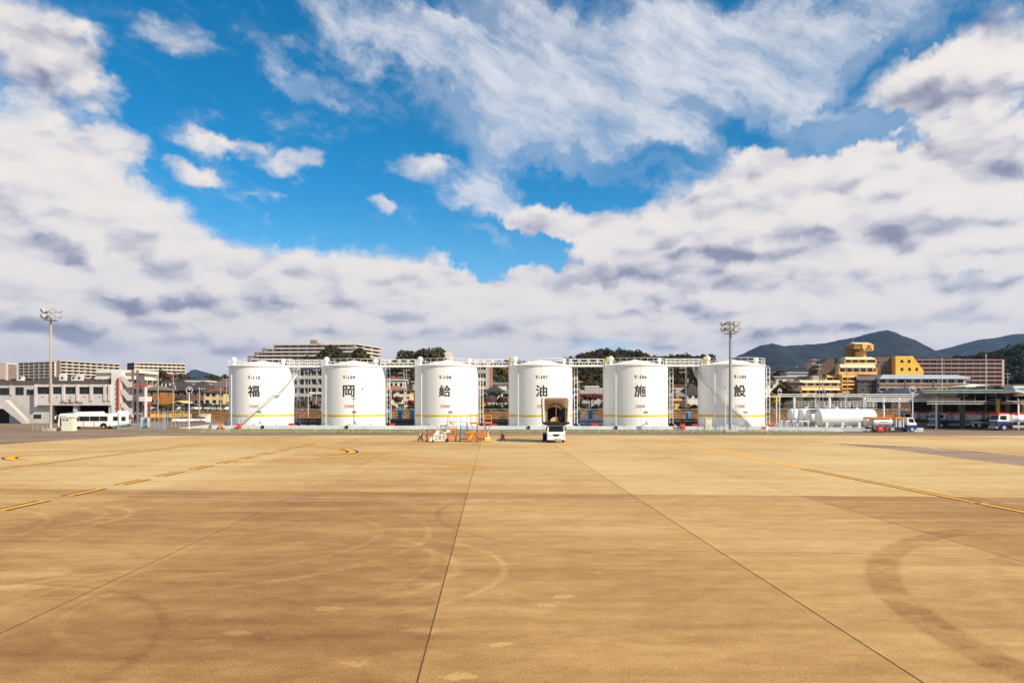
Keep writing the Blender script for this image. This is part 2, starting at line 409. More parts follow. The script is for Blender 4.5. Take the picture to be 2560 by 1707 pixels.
# ---------------------------------------------------------------- ground
def sstep(a, b, x):
    t = min(1, max(0, (x - a) / (b - a))); return t * t * (3 - 2 * t)
def lerp_tab(tab, t):
    if t <= tab[0][0]: return tab[0][1]
    for (a, u), (b, v) in zip(tab, tab[1:]):
        if t <= b: return u + (v - u) * (t - a) / (b - a)
    return tab[-1][1]
WALLY = 186.0
def th(x, y):
    if y < WALLY + .2: return 0.
    z = lerp_tab([(WALLY, 2.6), (205, 2.9), (240, 5.), (300, 8.5), (400, 13), (600, 18), (900, 20), (30000, 20)], y)
    def hill(cx, cy, rx, ry, h): return h * math.exp(-((x - cx) / rx) ** 2 - ((y - cy) / ry) ** 2)
    z += hill(X(770, 600), 610, 75, 90, 14)           # under the stepped apartment house
    z += hill(X(840, 470), 470, 45, 50, 10)
    z += hill(X(1060, 470), 470, 45, 50, 9)
    z += hill(X(1545, 520), 520, 48, 70, 16.5) + hill(X(1750, 520), 520, 22, 60, 12) + hill(X(1420, 540), 540, 60, 60, 5)
    z += hill(X(2400, 620), 640, 75, 60, 14)
    z += hill(X(2720, 600), 640, 60, 120, 27)
    return z
asph = mat('dirty_asphalt', (.23, .150, .100), .9, .22, .05, world=True, stretch=(.5, 2.2, 1), bump=0)
soil = mat('hill_soil', (.07, .055, .03), .95, .3, .06, world=True)
ys = [-300, -60, 0, 40, 80, 110, 140, 160, 180, WALLY, WALLY + .4, 196, 205, 220, 240, 260, 280, 300, 330, 360, 400, 430, 460, 490, 520, 550, 580, 620, 660, 720, 800, 1000, 1500, 2500, 4000, 7000, 9500]
xs = [-9000, -4000, -2000, -1000, -700, -500] + list(range(-420, 481, 20)) + [560, 700, 1000, 2000, 4000, 9000]
V = [(x, y, th(x, y)) for y in ys for x in xs]; nx = len(xs)
Qd = [(j * nx + i, j * nx + i + 1, (j + 1) * nx + i + 1, (j + 1) * nx + i) for j in range(len(ys) - 1) for i in range(nx - 1)]
gr = np_mesh('ground', V, Qd, [asph, soil]); tag(gr, kind='structure')
gr.data.polygons.foreach_set('material_index', [0 if ys[q[0] // nx] < WALLY - 1 else 1 for q in Qd])

def sheet(name, poly, z, m, kind='structure'):
    return tag(MB().add([(x, y, z) for x, y in poly], [tuple(range(len(poly)))]).build(name, m), kind=kind)

# the concrete apron: tinted slabs, wear streaks, tyre arcs and patches, all laid out on the ground in metres
am = bpy.data.materials.new('apron_concrete'); am.use_nodes = True
A = NT(am.node_tree); at = am.node_tree; ab = at.nodes['Principled BSDF']
ge = A.new('ShaderNodeNewGeometry'); pos = ge.outputs['Position']
sp2 = A.new('ShaderNodeSeparateXYZ'); at.links.new(pos, sp2.inputs[0]); px_, py_ = sp2.outputs[0], sp2.outputs[1]
wob = A.m('MULTIPLY', A.m('SUBTRACT', A.noise(pos, .35, 3), .5), .9)
ci_ = A.m('FLOOR', A.m('DIVIDE', A.m('ADD', A.m('ADD', px_, A.m('MULTIPLY', py_, .0283)), 1.5 - .0283 * 11.6), 8.0))
rj_ = A.m('FLOOR', A.m('DIVIDE', A.m('ADD', A.m('ADD', py_, A.m('MULTIPLY', px_, .073)), -22.4), 13.9))
wn = A.new('ShaderNodeTexWhiteNoise'); wn.noise_dimensions = '2D'; at.links.new(A.comb(ci_, rj_), wn.inputs['Vector'])
yrow = A.m('ADD', py_, A.m('MULTIPLY', px_, .073))
far = A.sm(yrow, 36.0, 36.7)
st_ = A.noise(A.mapping(pos, sc=(.16, 1.7, 1)), 1., 8, .68)
st2_ = A.noise(A.mapping(pos, sc=(.07, .6, 1)), 1., 6, .62, .4)
big = A.noise(pos, .055, 5, .6)
mott = A.noise(A.mapping(pos, sc=(.6, 1.2, 1)), 1.3, 9, .78)
grain = A.noise(pos, 26., 3, .8)
t = A.m('ADD', A.m('MULTIPLY', wn.outputs['Value'], .16), A.m('MULTIPLY', far, .30))
t = A.m('ADD', t, A.m('MULTIPLY', A.m('SUBTRACT', st_, .5), .30))
t = A.m('ADD', t, A.m('MULTIPLY', A.m('SUBTRACT', st2_, .5), .75))
t = A.m('ADD', t, A.m('MULTIPLY', A.m('SUBTRACT', big, .5), 1.3))
t = A.m('ADD', t, A.m('MULTIPLY', A.m('SUBTRACT', mott, .5), 1.15))
t = A.m('ADD', t, A.m('MULTIPLY', A.m('SUBTRACT', grain, .5), 1.5))
t = A.m('ADD', t, A.sm(yrow, 8., 34., -.08, .05))
crv = A.new('ShaderNodeValToRGB'); crv.color_ramp.interpolation = 'CONSTANT'; at.links.new(A.m('DIVIDE', A.m('ADD', ci_, 8.5), 16.), crv.inputs['Fac'])
ce = crv.color_ramp.elements
for q_, (k_, v_) in enumerate(((-8, .5), (-4, .42), (-3, .52), (-2, .40), (-1, .30), (0, .46), (1, .66), (2, .58), (3, .50), (4, .56))):
    e_ = ce[q_] if q_ < 2 else ce.new((k_ + 8) / 16)
    e_.position = (k_ + 8) / 16; e_.color = (v_, v_, v_, 1)
t = A.m('ADD', t, A.m('MULTIPLY', A.m('SUBTRACT', crv.outputs['Color'], .5), .62))
# a scraped band just behind the stop line, before the next row of slabs
band = A.m('MULTIPLY', A.sm(yrow, 33.2, 34.6), A.sm(yrow, 36.6, 36.2))
t = A.m('SUBTRACT', t, A.m('MULTIPLY', A.m('MULTIPLY', band, A.sm(big, .35, .6)), .26))
def ring(cx, cy, r, w, amp, soft=1., a0=None, lim0=.15):
    dx, dy = A.m('SUBTRACT', px_, cx), A.m('SUBTRACT', py_, cy)
    d = A.m('SQRT', A.m('ADD', A.m('MULTIPLY', dx, dx), A.m('MULTIPLY', dy, dy)))
    e = A.m('ABSOLUTE', A.m('SUBTRACT', d, A.m('ADD', r, A.m('MULTIPLY', wob, .12))))
    o = A.sm(e, w * (1 - .6 * soft), w * (1 + .6 * soft), amp, 0.)
    if a0 is not None:
        lim = A.m('ADD', A.m('MULTIPLY', dx, math.cos(a0)), A.m('MULTIPLY', dy, math.sin(a0)))
        o = A.m('MULTIPLY', o, A.sm(lim, r * lim0, r * .8))
    return A.m('MULTIPLY', o, A.sm(A.noise(pos, 1.4, 5), .3, .62, .25, 1.))
for a in ((22.3, 13.2, 14.0, .40, -.30, .45, R(168), .42), (22.3, 13.2, 11.2, .35, -.12, .8, R(160), .42), (22, 14.5, 9.5, .25, -.10, .9, R(150), .3),
          (-5.2, 19.6, 5.0, .10, .20, 1., R(0)), (-5.2, 19.6, 3.7, .16, .20, 1., R(0)), (-7.4, 20.5, 5.2, .12, .14, 1., R(30)),
          (-19, 28.2, 3.9, .14, .24, 1., R(10)), (-19, 28.2, 3.0, .12, .16, 1., R(0)), (-8.5, 15.5, 4.2, .14, .14, 1., R(160)), (3, 60, 9, .2, .12, 1., R(80)), (11.8, 19.8, 2.4, .1, .12, 1., R(-30)), (-6.0, 16.2, 3.4, .10, .12, .8, R(190)), (-6.0, 16.2, 5.0, .10, .12, .8, R(200)), (-10.5, 24.5, 6.0, .12, .14, .8, R(-20)), (-10.5, 24.5, 7.7, .12, .16, .8, R(-20)), (-24, 24.0, 7.5, .13, .13, .8, R(20)), (-24, 24.0, 9.2, .13, .10, .8, R(20)), (15.5, 17.0, 3.2, .08, .16, .8, R(60)), (6, 30, 9, .12, -.14, .8, R(200)), (-12, 12.5, 5.5, .12, -.14, .8, R(40))):
    t = A.m('ADD', t, ring(*a))
def blot(px, py, rx, ry, amp):
    x, y = G(px, py)
    dx = A.m('DIVIDE', A.m('ADD', A.m('SUBTRACT', px_, x), A.m('MULTIPLY', A.m('SUBTRACT', A.noise(pos, 3.5, 3), .5), .5)), rx)
    dy = A.m('DIVIDE', A.m('ADD', A.m('SUBTRACT', py_, y), A.m('MULTIPLY', A.m('SUBTRACT', A.noise(pos, 4.5, 3), .5), .5)), ry)
    d = A.m('SQRT', A.m('ADD', A.m('MULTIPLY', dx, dx), A.m('MULTIPLY', dy, dy)))
    return A.sm(A.m('ADD', d, A.m('MULTIPLY', A.m('SUBTRACT', A.noise(pos, 9., 4, .7), .5), 1.1)), .75, 1.0, amp * .62, 0.)
for b in ((824, 1522, .32, .26, .42), (588, 1582, .34, .16, .42), (1148, 1691, .33, .17, .5), (1252, 1610, .24, .16, .45), (1408, 1490, .30, .20, .38), (1370, 1512, .26, .14, .25),
          (885, 1660, .28, .12, .35), (515, 1601, .2, .1, .3), (1070, 1460, .4, .2, .28), (1490, 1432, .22, .13, .25), (80, 1432, 1.1, .8, .36), (20, 1468, 1.0, .4, .36), (240, 1390, 1.2, .5, .2), (1060, 1575, .5, .2, .3)):
    t = A.m('ADD', t, blot(*b))
rp2 = A.new('ShaderNodeValToRGB'); at.links.new(A.m('MULTIPLY', A.m('ADD', t, .66), .62, clamp=True), rp2.inputs['Fac'])
E = rp2.color_ramp.elements
E[0].position = .0; E[0].color = (.15, .062, .018, 1); E[1].position = 1.; E[1].color = (.68, .50, .28, 1)
for p_, c_ in ((.30, (.31, .160, .055)), (.55, (.475, .284, .103)), (.78, (.60, .416, .19))):
    e_ = E.new(p_); e_.color = (*c_, 1)
at.links.new(rp2.outputs['Color'], ab.inputs['Base Color']); ab.inputs['Roughness'].default_value = .82; ab.inputs['Specular IOR Level'].default_value = .25
bp = A.new('ShaderNodeBump'); bp.inputs['Strength'].default_value = .25; bp.inputs['Distance'].default_value = .02
at.links.new(grain, bp.inputs['Height']); at.links.new(bp.outputs[0], ab.inputs['Normal'])
fe = [G(0, 1111), G(190, 1098), G(365, 1089.3)]
poly = [(-75, -25), (75, -25), (130, 60), (130, 101.5), (60, 103.2), (20, 104.)] + [(-25, 104.)] + fe[::-1] + [(-75, 74)]
sheet('apron', poly, .004, am)
# darker asphalt service road and the wedge at the right
asph2 = mat('grey_asphalt', (.25, .165, .112), .9, .2, .08, world=True, stretch=(.4, 2, 1))
sheet('service_road', [(-120, 105.6), (150, 105.6), (150, 111.3), (-120, 112.6)], .003, asph2)
sheet('asphalt_wedge', [G(2075, 1108), G(2240, 1124), G(2600, 1170), G(2600, 1144), G(2420, 1126), G(2250, 1115)], .008, mat('worn_brown_asphalt', (.30, .20, .135), .9, .2, .08, world=True, stretch=(.4, 2, 1)))
sheet('asphalt_patch', [(-75, 118), (-36, 118), (-36, 124.6), (-75, 124.6)], .003, mat('yellowed_verge', (.25, .17, .05), .95, .25, .3, world=True))
grassm = mat('dry_turf', (.20, .185, .045), .95, .3, .12, world=True, stretch=(.4, 1.2, 1), col2=(.26, .19, .05))
sheet('verge', [(X(500, 112.6), 112.9), (X(2110, 112), 112.4), (X(2110, 118), 121.), (X(1500, 126), 127.), (X(500, 130), 131.)], .006, grassm)
sheet('tank_yard', [(X(530, 132), 131.2), (X(2310, 118), 118.2), (X(2310, 150), 160), (X(1900, 150), 166), (X(520, 166), 166)], .005, mat('yard_concrete', (.27, .25, .23), .9, .18, .3, world=True))
# short turf blades on the verge
rg = np.random.default_rng(5); n = 9000
gx = rg.uniform(X(505, 121), X(2100, 115), n); tt = rg.uniform(0, 1, n)
ylo = np.full(n, 113.0); yhi = np.interp(gx, [X(500, 130), X(1500, 126), X(2110, 118)], [130.6, 126.2, 120.5]); gyv = ylo + (yhi - ylo) * tt
hh = rg.uniform(.06, .20, n); an = rg.uniform(0, PI, n); wv = rg.uniform(.05, .14, n)
V = np.zeros((n, 3, 3)); V[:, 0] = np.c_[gx - wv * np.cos(an), gyv - wv * np.sin(an), np.full(n, .0)]; V[:, 1] = np.c_[gx + wv * np.cos(an), gyv + wv * np.sin(an), np.full(n, .0)]
V[:, 2] = np.c_[gx + rg.normal(0, .06, n), gyv + rg.normal(0, .06, n), hh]
tag(np_mesh('grass', V.reshape(-1, 3), np.arange(3 * n).reshape(-1, 3), mat('grass_blades', (.20, .19, .045), .9, .35, .25, world=True, col2=(.28, .20, .05))), kind='stuff')

# joints
jm = mat('joint_filler', (.075, .042, .02), .9, .2)
J = MB()
def strip(mb, pts, w, z):
    v = []; n = len(pts)
    for i, p in enumerate(pts):
        a = Vector(pts[max(i - 1, 0)]); b = Vector(pts[min(i + 1, n - 1)]); d = (b - a).normalized(); q = Vector((-d.y, d.x)) * w / 2
        v += [(p[0] + q.x, p[1] + q.y, z), (p[0] - q.x, p[1] - q.y, z)]
    return mb.add(v, [(2 * i, 2 * i + 1, 2 * i + 3, 2 * i + 2) for i in range(n - 1)])
for k in range(-6, 8):
    x0 = -1.5 + 8.0 * k + (-.25 if k < 0 else 0.)
    x_at = lambda y: x0 - .0283 * (y - 11.6)
    strip(J, [(x_at(-20), -20), (x_at(103), 103)], .016 + .008 * (k in (0, 1, -1)), .008)
for y0 in (-5.4, 22.4, 36.3, 50.2, 64.1, 78.0, 91.9):
    strip(J, [(-60, y0 + .073 * 60), (22, y0 - .073 * 22)], .014, .0082) if y0 < 90 else None
tag(J.build('apron_joints', jm), kind='structure')
# painted lines
pink = mat('faded_pink_line_paint', (.66, .36, .32), .8, .25, 2., world=True)
yl = mat('taxi_line_paint', (.86, .40, .008), .75, .12, 1.5, world=True); kl = mat('black_line_border', (.03, .022, .018), .8, .2, 2., world=True)
ol = mat('worn_far_line_paint', (.62, .27, .02), .8, .2, 1.5, world=True)
wl = mat('worn_white_line_paint', (.62, .58, .5), .8, .15, 1.5, world=True)
def line(pts, w=.15, border=.0, z=.012, m=yl, name='taxi_line'):
    if border: tag(strip(MB(), pts, w + 2 * border, z - .003).build('line_border', kl), kind='structure')
    tag(strip(MB(), pts, w, z).build(name, m), kind='structure')
def smooth(pts, n=6):
    o = []
    for i in range(len(pts) - 1):
        p = [Vector(pts[max(0, min(len(pts) - 1, i + k))]) for k in (-1, 0, 1, 2)]
        for j in range(n):
            t = j / n; o.append(tuple(.5 * ((2 * p[1]) + (p[2] - p[0]) * t + (2 * p[0] - 5 * p[1] + 4 * p[2] - p[3]) * t * t + (3 * p[1] - p[0] - 3 * p[2] + p[3]) * t ** 3)))
    return o + [tuple(pts[-1])]
line([G(320, 1238), G(1160, 1247), G(2560, 1258), (34, 32.4)], .15, m=pink, name='stop_line')
line([(20.95, 24), (20.9, 30.1), (19.85, 50.07)], .30, .16); line(smooth([(19.85, 50.07), (19.3, 64), (18.7, 79.3), (17.6, 86)]), .42)
for k in range(12):
    y = 25.6 + k * 4.82; line([(-21.2 - .9 * (y - 30) / 48, y), (-21.2 - .9 * (y + 3 - 30) / 48, y + 3.)], .34, .19)
line([(-35.0, 30), (-34.8, 50), (-34.3, 79.3)], .5, .1, m=ol)
line(smooth([(-34.3, 79.3), (-30, 80.4), (-26, 80), (-22.1, 78.6), (-17.7, 73.6), (-15.4, 69.8)]), 1.2, m=ol)
line(smooth([(-16.2, 71.6), (-15.3, 69.8), (-14.6, 67.4), (-14.8, 65.5), (-16.5, 62.7)]), .6, .25, z=.016)
line([(-13.9, 60.8), (-20.9, 55.4)], .8, m=ol); line([(-12.9, 60.4), (-1.64, 51.9)], .7, m=ol); line([(-13.8, 65), (-9.6, 68.6)], .9, m=ol)
line(smooth([G(330, 1126), G(250, 1130), G(120, 1136), G(60, 1138), G(25, 1143), G(30, 1148), G(55, 1150)]), .7, .2); line([G(70, 1152), G(130, 1155)], .3)
line([G(1583, 1104.5), G(1663, 1104.5)], .3, m=wl, name='white_line'); line([G(640, 1092), G(1900, 1092)], .18, m=wl, name='white_line')
for x in (300, 345, 400, 450): line([G(x, 1124), G(x + 18, 1124)], .4, m=wl, name='white_line')
for a, b, y in ((0, 75, 1089), (10, 90, 1093), (140, 180, 1096), (60, 130, 1085), (190, 230, 1092)): line([G(a, y), G(b, y)], .25, m=wl, name='white_line')
line(smooth([G(2420, 1122), G(2340, 1118), G(2345, 1124), G(2400, 1131), G(2560, 1142)]), .15, m=wl, name='white_line', z=.014)
# ---------------------------------------------------------------- the six fuel tanks
TR, TZ0, TZ1, TAP = 5.84, .6, 11.3, 12.5
qa, qb, qc, TY0 = -624.2, 231.4, -.0054, 137.0
def tank_xy(i): return (TY0 / F * (qa + qb * i), TY0 * (1 + qc * i))
NUMS = ['T-110', 'T-109', 'T-108', 'T-107', 'T-106', 'T-105']; KAN = ['福', '岡', '給', '油', '施', '設']
TANG = [4.5, 3.3, 2.2, .0, -.6, -1.4]
NAMES = ['its spiral stair climbing to the right', 'second from the fire station', 'orange maintenance stands before its foot', 'half hidden by the white lift truck', 'next to the one behind the mast', 'behind the grey light mast, stair climbing left']
def P3(rad, a, z): return (rad * math.sin(a), -rad * math.cos(a), z)
tb = MB().lathe([(TR + .35, 0), (TR + .35, .35), (TR + .1, TZ0), (.2, TZ0)], 64)
ts = MB().lathe([(TR, TZ0 - .02), (TR, TZ1), (TR - .3, TZ1 + .01)], 96)
trm = MB().lathe([(TR + .02, TZ1 - .16), (TR + .17, TZ1 - .14), (TR + .17, TZ1 + .04), (TR - .25, TZ1 + .05)], 96)
trf = MB().lathe([(TR - .05, TZ1 + .06), (TR * .66, TZ1 + .47), (TR * .33, TZ1 + .86), (.25, TAP - .03), (.001, TAP + .06)], 64)
shell_me = None
def vent(parent, x, y, k=1., yellow=False):
    m = MB().lathe([(.34 * k, 0), (.34 * k, .5 * k), (.28 * k, .55 * k), (.28 * k, .95 * k), (.50 * k, 1.0 * k), (.54 * k, 1.25 * k), (.42 * k, 1.5 * k), (.2 * k, 1.66 * k), (.001, 1.7 * k)], 16)
    o = m.build('roof_vent', TANKW, parent, True); o.location = (x, y, TZ1 + .05); return o
def railing(parent):
    m = MB(); rr = TR - .05
    gaps = [i * 2 * PI / 30 for i in range(30)]
    for a in gaps: m.cyl(P3(rr, a, TZ1), P3(rr, a, TZ1 + 1.2), .032, n=5)
    for z in (.62, 1.18): m.tube([P3(rr, i * 2 * PI / 60, TZ1 + z) for i in range(60)], .032, 5, True)
    return m.build('roof_railing', TANKW, parent)
proto = {}
for i in range(6):
    x, y = tank_xy(i); a0 = R(TANG[i])
    t = thing('fuel_storage_tank', 'white storage tank marked %s %s, %s' % (NUMS[i], KAN[i], NAMES[i]), 'fuel tank', (x, y, 0), 0, 'row of white fuel tanks')
    if i == 0:
        proto['f'] = tb.build('foundation', CONC, t, True); proto['s'] = ts.build('shell', TANKW, t, True); proto['w'] = trm.build('wind_girder', TANKW, t, True)
        proto['r'] = trf.build('roof', TANKW, t, True); proto['b'] = MB().lathe([(TR + .004, 2.17), (TR + .012, 2.18), (TR + .012, 2.55), (TR + .004, 2.56)], 96).build('yellow_band', YELLOW, t, True)
        proto['b'].data.polygons.foreach_set('use_smooth', [True] * len(proto['b'].data.polygons))
        proto['l'] = railing(t)
    else:
        for k in 'fswrbl': dup_part(proto[k], t)
    vent(t, -TR * .80, -1.6); vent(t, TR * .72, -.9, .85)
    if i >= 3: MB().cyl((-TR * .92, -1.9, TZ1), (-TR * .92, -1.9, TZ1 + 1.0), .07, n=6).lathe([(.24, 1.), (.26, 1.45), (.1, 1.55)], 10, (-TR * .92, -1.9, TZ1)).build('warning_lamp', YELLOW, t)
    # lettering painted round the shell
    m = MB(); text_round(m, NUMS[i], .72, TR + .02, a0, 9.12, .032, space=1.25, width=2.1, height=.52); m.build('number_lettering', INK, t)
    m = MB(); text_round(m, KAN[i], 2.15, TR + .02, a0 - R(.3), 6.72, .05, width=1.98, height=1.98); m.build('kanji_lettering', INK, t)
    m = MB(); text_round(m, '火気厳禁', .42, TR + .02, a0, 3.86 + .16, .008, width=1.5, height=.34)
    zc = 4.02
    arc_patch(m, TR + .02, a0 - .82 / TR, a0 + .82 / TR, zc + .24, zc + .27); arc_patch(m, TR + .02, a0 - .82 / TR, a0 + .82 / TR, zc - .27, zc - .24)
    for s in (-.82, .80): arc_patch(m, TR + .02, a0 + s / TR, a0 + (s + .03) / TR, zc - .27, zc + .27, 2)
    m.build('fire_notice', REDINK, t)
    m = MB(); arc_patch(m, TR + .02, a0 + .52 / TR, a0 + 1.30 / TR, 2.83, 3.17); pl = m.build('fuel_grade_plate', INK, t)
    m = MB(); text_round(m, 'JET A-1', .22, TR + .028, a0 + .91 / TR, 3.0, .006, width=.66, height=.17); m.build('plate_lettering', WHITE, pl)
    # pipes on the shell
    a1 = R(-44); m = MB().cyl(P3(TR + .11, a1, .3), P3(TR + .11, a1, TZ1 + .1), .065, n=8)
    for z in (2, 5, 8, 10.6): m.cyl(P3(TR, a1, z), P3(TR + .11, a1, z), .04, n=5)
    m.build('drain_pipe', TANKW, t)
    if 1 <= i <= 4:
        a1 = R(1); m = MB().cyl(P3(TR + .03, a1, .3), P3(TR + .03, a1, TZ1 + 1.1), .022, n=8)
        for z in (1.5, 3.5, 5.5, 7.5, 9.5, 10.9): m.cbox(P3(TR + .03, a1, z), (.14, .06, .06), a1)
        m.build('level_gauge_pipe', TANKW, t)
    m = MB()                                            # ladder and riser at the right flank
    ar = R(97 - 14 + TANG[i]) if i else R(104)
    r1, r2 = TR + .35, TR + .9
    for rr in (r1, r2): m.cyl(P3(rr, ar, .9), P3(rr, ar, TZ1 - .3), .06, n=6)
    for k in range(11): m.cyl(P3(r1, ar, 1.2 + k), P3(r2, ar, 1.2 + k), .03, n=5)
    for z in (3, 6, 9, TZ1 - .35): m.cyl(P3(TR, ar, z), P3(r2, ar, z), .04, n=5)
    m.cyl(P3(r2, ar, .9), P3(r2 + 1.1, ar - .28, .2), .06, n=6)
    m.build('side_ladder', TANKW, t)
    m = MB().cyl(P3(TR - .05, a0 + .24, 1.35), P3(TR + .16, a0 + .24, 1.35), .30, n=16).cyl(P3(TR + .16, a0 + .24, 1.35), P3(TR + .2, a0 + .24, 1.35), .36, n=16); m.build('manhole', TANKW, t)
    for aa, z in ((-.9, .95), (-.45, .85), (.1, .9), (.75, .95)): MB().cyl(P3(TR, aa, z), P3(TR + .3, aa, z), .08, n=8).cyl(P3(TR + .3, aa, z), P3(TR + .36, aa, z), .14, n=8).build('nozzle', LGREY, t)
def spiral(tank, knots):
    """stair hugging the shell: knots of (angle in degrees, height)"""
    pts = []
    for (a0, z0), (a1, z1) in zip(knots, knots[1:]):
        n = max(2, int(abs(a1 - a0) / 2.2)); pts += [(R(a0 + (a1 - a0) * j / n), z0 + (z1 - z0) * j / n) for j in range(n)]
    pts.append((R(knots[-1][0]), knots[-1][1]))
    st = MB()
    for k, (a, z) in enumerate(pts): st.cbox(P3(TR + .52, a, z), (.24, .72, .04), a)
    o = st.build('spiral_stair', LGREY, tank)
    s = MB()
    for rr in (TR + .16, TR + .9): 
        for dz in (-.16, .0): s.tube([P3(rr, a, z + dz) for a, z in pts], .045, 4)
    s.build('stringer', TANKW, o)
    h = MB()
    for dz in (.5, 1.0): h.tube([P3(TR + .92, a, z + dz) for a, z in pts], .026, 5)
    for a, z in pts[::3]: h.cyl(P3(TR + .92, a, z), P3(TR + .92, a, z + 1.), .024, n=5)
    h.build('handrail', TANKW, o)
    for a, z in pts[2::5]:
        pass
    return o
TANKS = [o for o in COL.objects if o.name.startswith('fuel_storage_tank')]
TANKS.sort(key=lambda o: o.location.x)
spiral(TANKS[0], [(-16, .75), (39, 6.2), (46, 6.3), (94, TZ1)])
spiral(TANKS[5], [(18, .75), (-36, 6.3), (-46, 6.4), (-101, TZ1)])
# walkway bridges from roof to roof
for i in range(5):
    (xa, ya), (xb, yb) = tank_xy(i), tank_xy(i + 1)
    L = math.hypot(xb - xa, yb - ya); rz = math.atan2(yb - ya, xb - xa)
    t = thing('roof_bridge', 'white lattice walkway bridge joining tank %s to tank %s' % (NUMS[i], NUMS[i + 1]), 'walkway bridge', ((xa + xb) / 2, (ya + yb) / 2 - 1.2, TZ1 + .1), rz, 'lattice bridges between the tank roofs')
    h = L / 2 - TR + .55
    MB().box(-h, h, -.5, .5, -.16, 0).box(-h, h, -.56, -.5, -.26, .08).box(-h, h, .5, .56, -.26, .08).build('deck', TANKW, t)
    for s in (-.55, .55):
        m = MB(); n = 8
        for z in (.58, 1.12): m.box(-h, h, s - .035, s + .035, z - .035, z + .035)
        for k in range(n + 1):
            xx = -h + 2 * h * k / n; m.box(xx - .035, xx + .035, s - .035, s + .035, 0, 1.12) if k % 2 == 0 or i in (0, 4) else None
            if k < n:
                x2 = xx + 2 * h / n
                for (za, zb) in ((((.0, .58) if k % 2 else (.58, .0)), ((.58, 1.12) if k % 2 else (1.12, .58))) if i in (0, 4) else (((.0, 1.12) if k % 2 else (1.12, .0)),)):
                    m.cyl((xx, s, za), (x2, s, zb), .035, n=4)
        m.build('lattice_railing', TANKW, t)
# bund wall
def wall_pts():
    return [(X(530, 130.6), 130.6), (X(1760, 124.2), 124.2), (X(1900, 122.6), 122.6), (X(2308, 117.2), 117.2)]
wp = wall_pts()
BW = mat('bund_wall_paint', (.66, .70, .74), .6, .08, .4, stretch=(1, 1, .3))
def wall_run(name, label, cat, pts, h, th_, m, z0=0.):
    mb = MB()
    for (x0, y0), (x1, y1) in zip(pts, pts[1:]):
        d = Vector((x1 - x0, y1 - y0)); L = d.length; a = math.atan2(d.y, d.x)
        mb.cbox(((x0 + x1) / 2, (y0 + y1) / 2, z0 + h / 2), (L, th_, h), a)
    return tag(mb.build(name, m), label, cat)
wall_run('bund_wall', 'long low white concrete wall along the front of the tank yard', 'bund wall', [wp[0], wp[1]], .66, .25, BW)
wall_run('bund_wall', 'low white wall in front of the four lying tanks', 'bund wall', [(wp[1][0] + .3, wp[1][1] - .02), wp[2], wp[3]], .64, .25, BW)
def wy(px):      # wall line depth at a picture column
    for (x0, y0), (x1, y1) in zip(wp, wp[1:]):
        p0, p1 = CX + F * x0 / y0, CX + F * x1 / y1
        if p0 - 1 <= px <= p1 + 1:
            k = (px - CX) / F; return (y0 * (x1 - x0) - x0 * (y1 - y0)) / ((x1 - x0) - k * (y1 - y0)) 
    return 125.
for k, px in enumerate((657, 867, 1322, 1540.5)):
    yy = wy(px) - .2; t = thing('sump_box', 'small black sump box on the white wall below tank %s' % (NUMS[(0, 1, 3, 4)[k]]), 'sump box', (X(px, yy), yy, 0), 0, 'black boxes on the low white wall')
    MB().box(-.2, .2, -.12, .06, .1, .62).build('box', BLACK, t); MB().box(-.24, .24, -.16, .06, .62, .67).build('lid', DGREY, t)
for k, (px, w, wh) in enumerate(((729, .95, 'at the right foot of tank T-110'), (980, .9, 'in the gap between T-109 and T-108'), (1235.5, .85, 'in the gap behind the orange stands'), (1487.5, 1.05, 'in the gap right of the lift truck'), (1739, 1.0, 'left of the foot of tank T-105'), (1928, .95, 'right of the foot of tank T-105'))):
    yy = wy(px) + 1.6 if px < 1900 else wy(px) + 1.; t = thing('foam_chest', 'low bright red chest behind the white wall ' + wh, 'equipment chest', (X(px, yy), yy, 0), 0, 'low red chests inside the wall')
    MB().box(-w / 2, w / 2, -.3, .3, .25, .92).build('chest', RED, t); MB().box(-w / 2 - .03, w / 2 + .03, -.34, .34, .92, 1.0).build('lid', RED, t)
    for s in (-1, 1): MB().box(s * w * .4 - .05, s * w * .4 + .05, -.25, .25, 0, .25).build('foot', DGREY, t)
def hose_box(px, Y, w, h, label):
    t = thing('hose_cabinet', label, 'hose cabinet', (X(px, Y), Y, 0), 0, 'red fire hose cabinets')
    MB().box(-w / 2, w / 2, -.25, .25, .18, h).build('cabinet', RED, t); MB().box(-w / 2 + .06, w / 2 - .06, -.285, -.25, .26, h - .1).build('door', RED, t)
    MB().box(-w / 2 - .04, w / 2 + .04, -.3, .29, h, h + .05).build('roof', RED, t)
    m = MB(); text_flat(m, 'HOSE', .16, (0, -.29, h * .68), .004, width=w * .5); m.build('lettering', WHITE, t)
    for s in (-1, 1): MB().box(s * w * .35 - .04, s * w * .35 + .04, -.2, .2, 0, .18).build('foot', DRED, t)
hose_box(597, 129.4, .72, .88, 'dark red hose cabinet against the wall left of tank T-110 stair'); hose_box(1707, 124.0, .70, 1.08, 'bright red hose cabinet between tanks T-106 and T-105'); hose_box(2199, 114.2, .78, .98, 'bright red hose cabinet in front of the small fuel truck')
def hydrant(px, Y, h, label):
    t = thing('fire_hydrant', label, 'hydrant', (X(px, Y), Y, 0), 0, 'red hydrants')
    MB().lathe([(.17, 0), (.17, .06), (.09, .08), (.09, h * .62), (.13, h * .64), (.13, h * .86), (.07, h * .97), (.02, h)], 12).build('barrel', RED, t, True)
    for s in (-1, 1): MB().cyl((s * .1, 0, h * .75), (s * .25, 0, h * .75), .065, n=10).build('outlet', RED, t)
hydrant(1685, 123.6, .62, 'small red hydrant before the wall right of tank T-106'); hydrant(2218, 114.1, .85, 'small red hydrant beside the wheel of the small fuel truck')

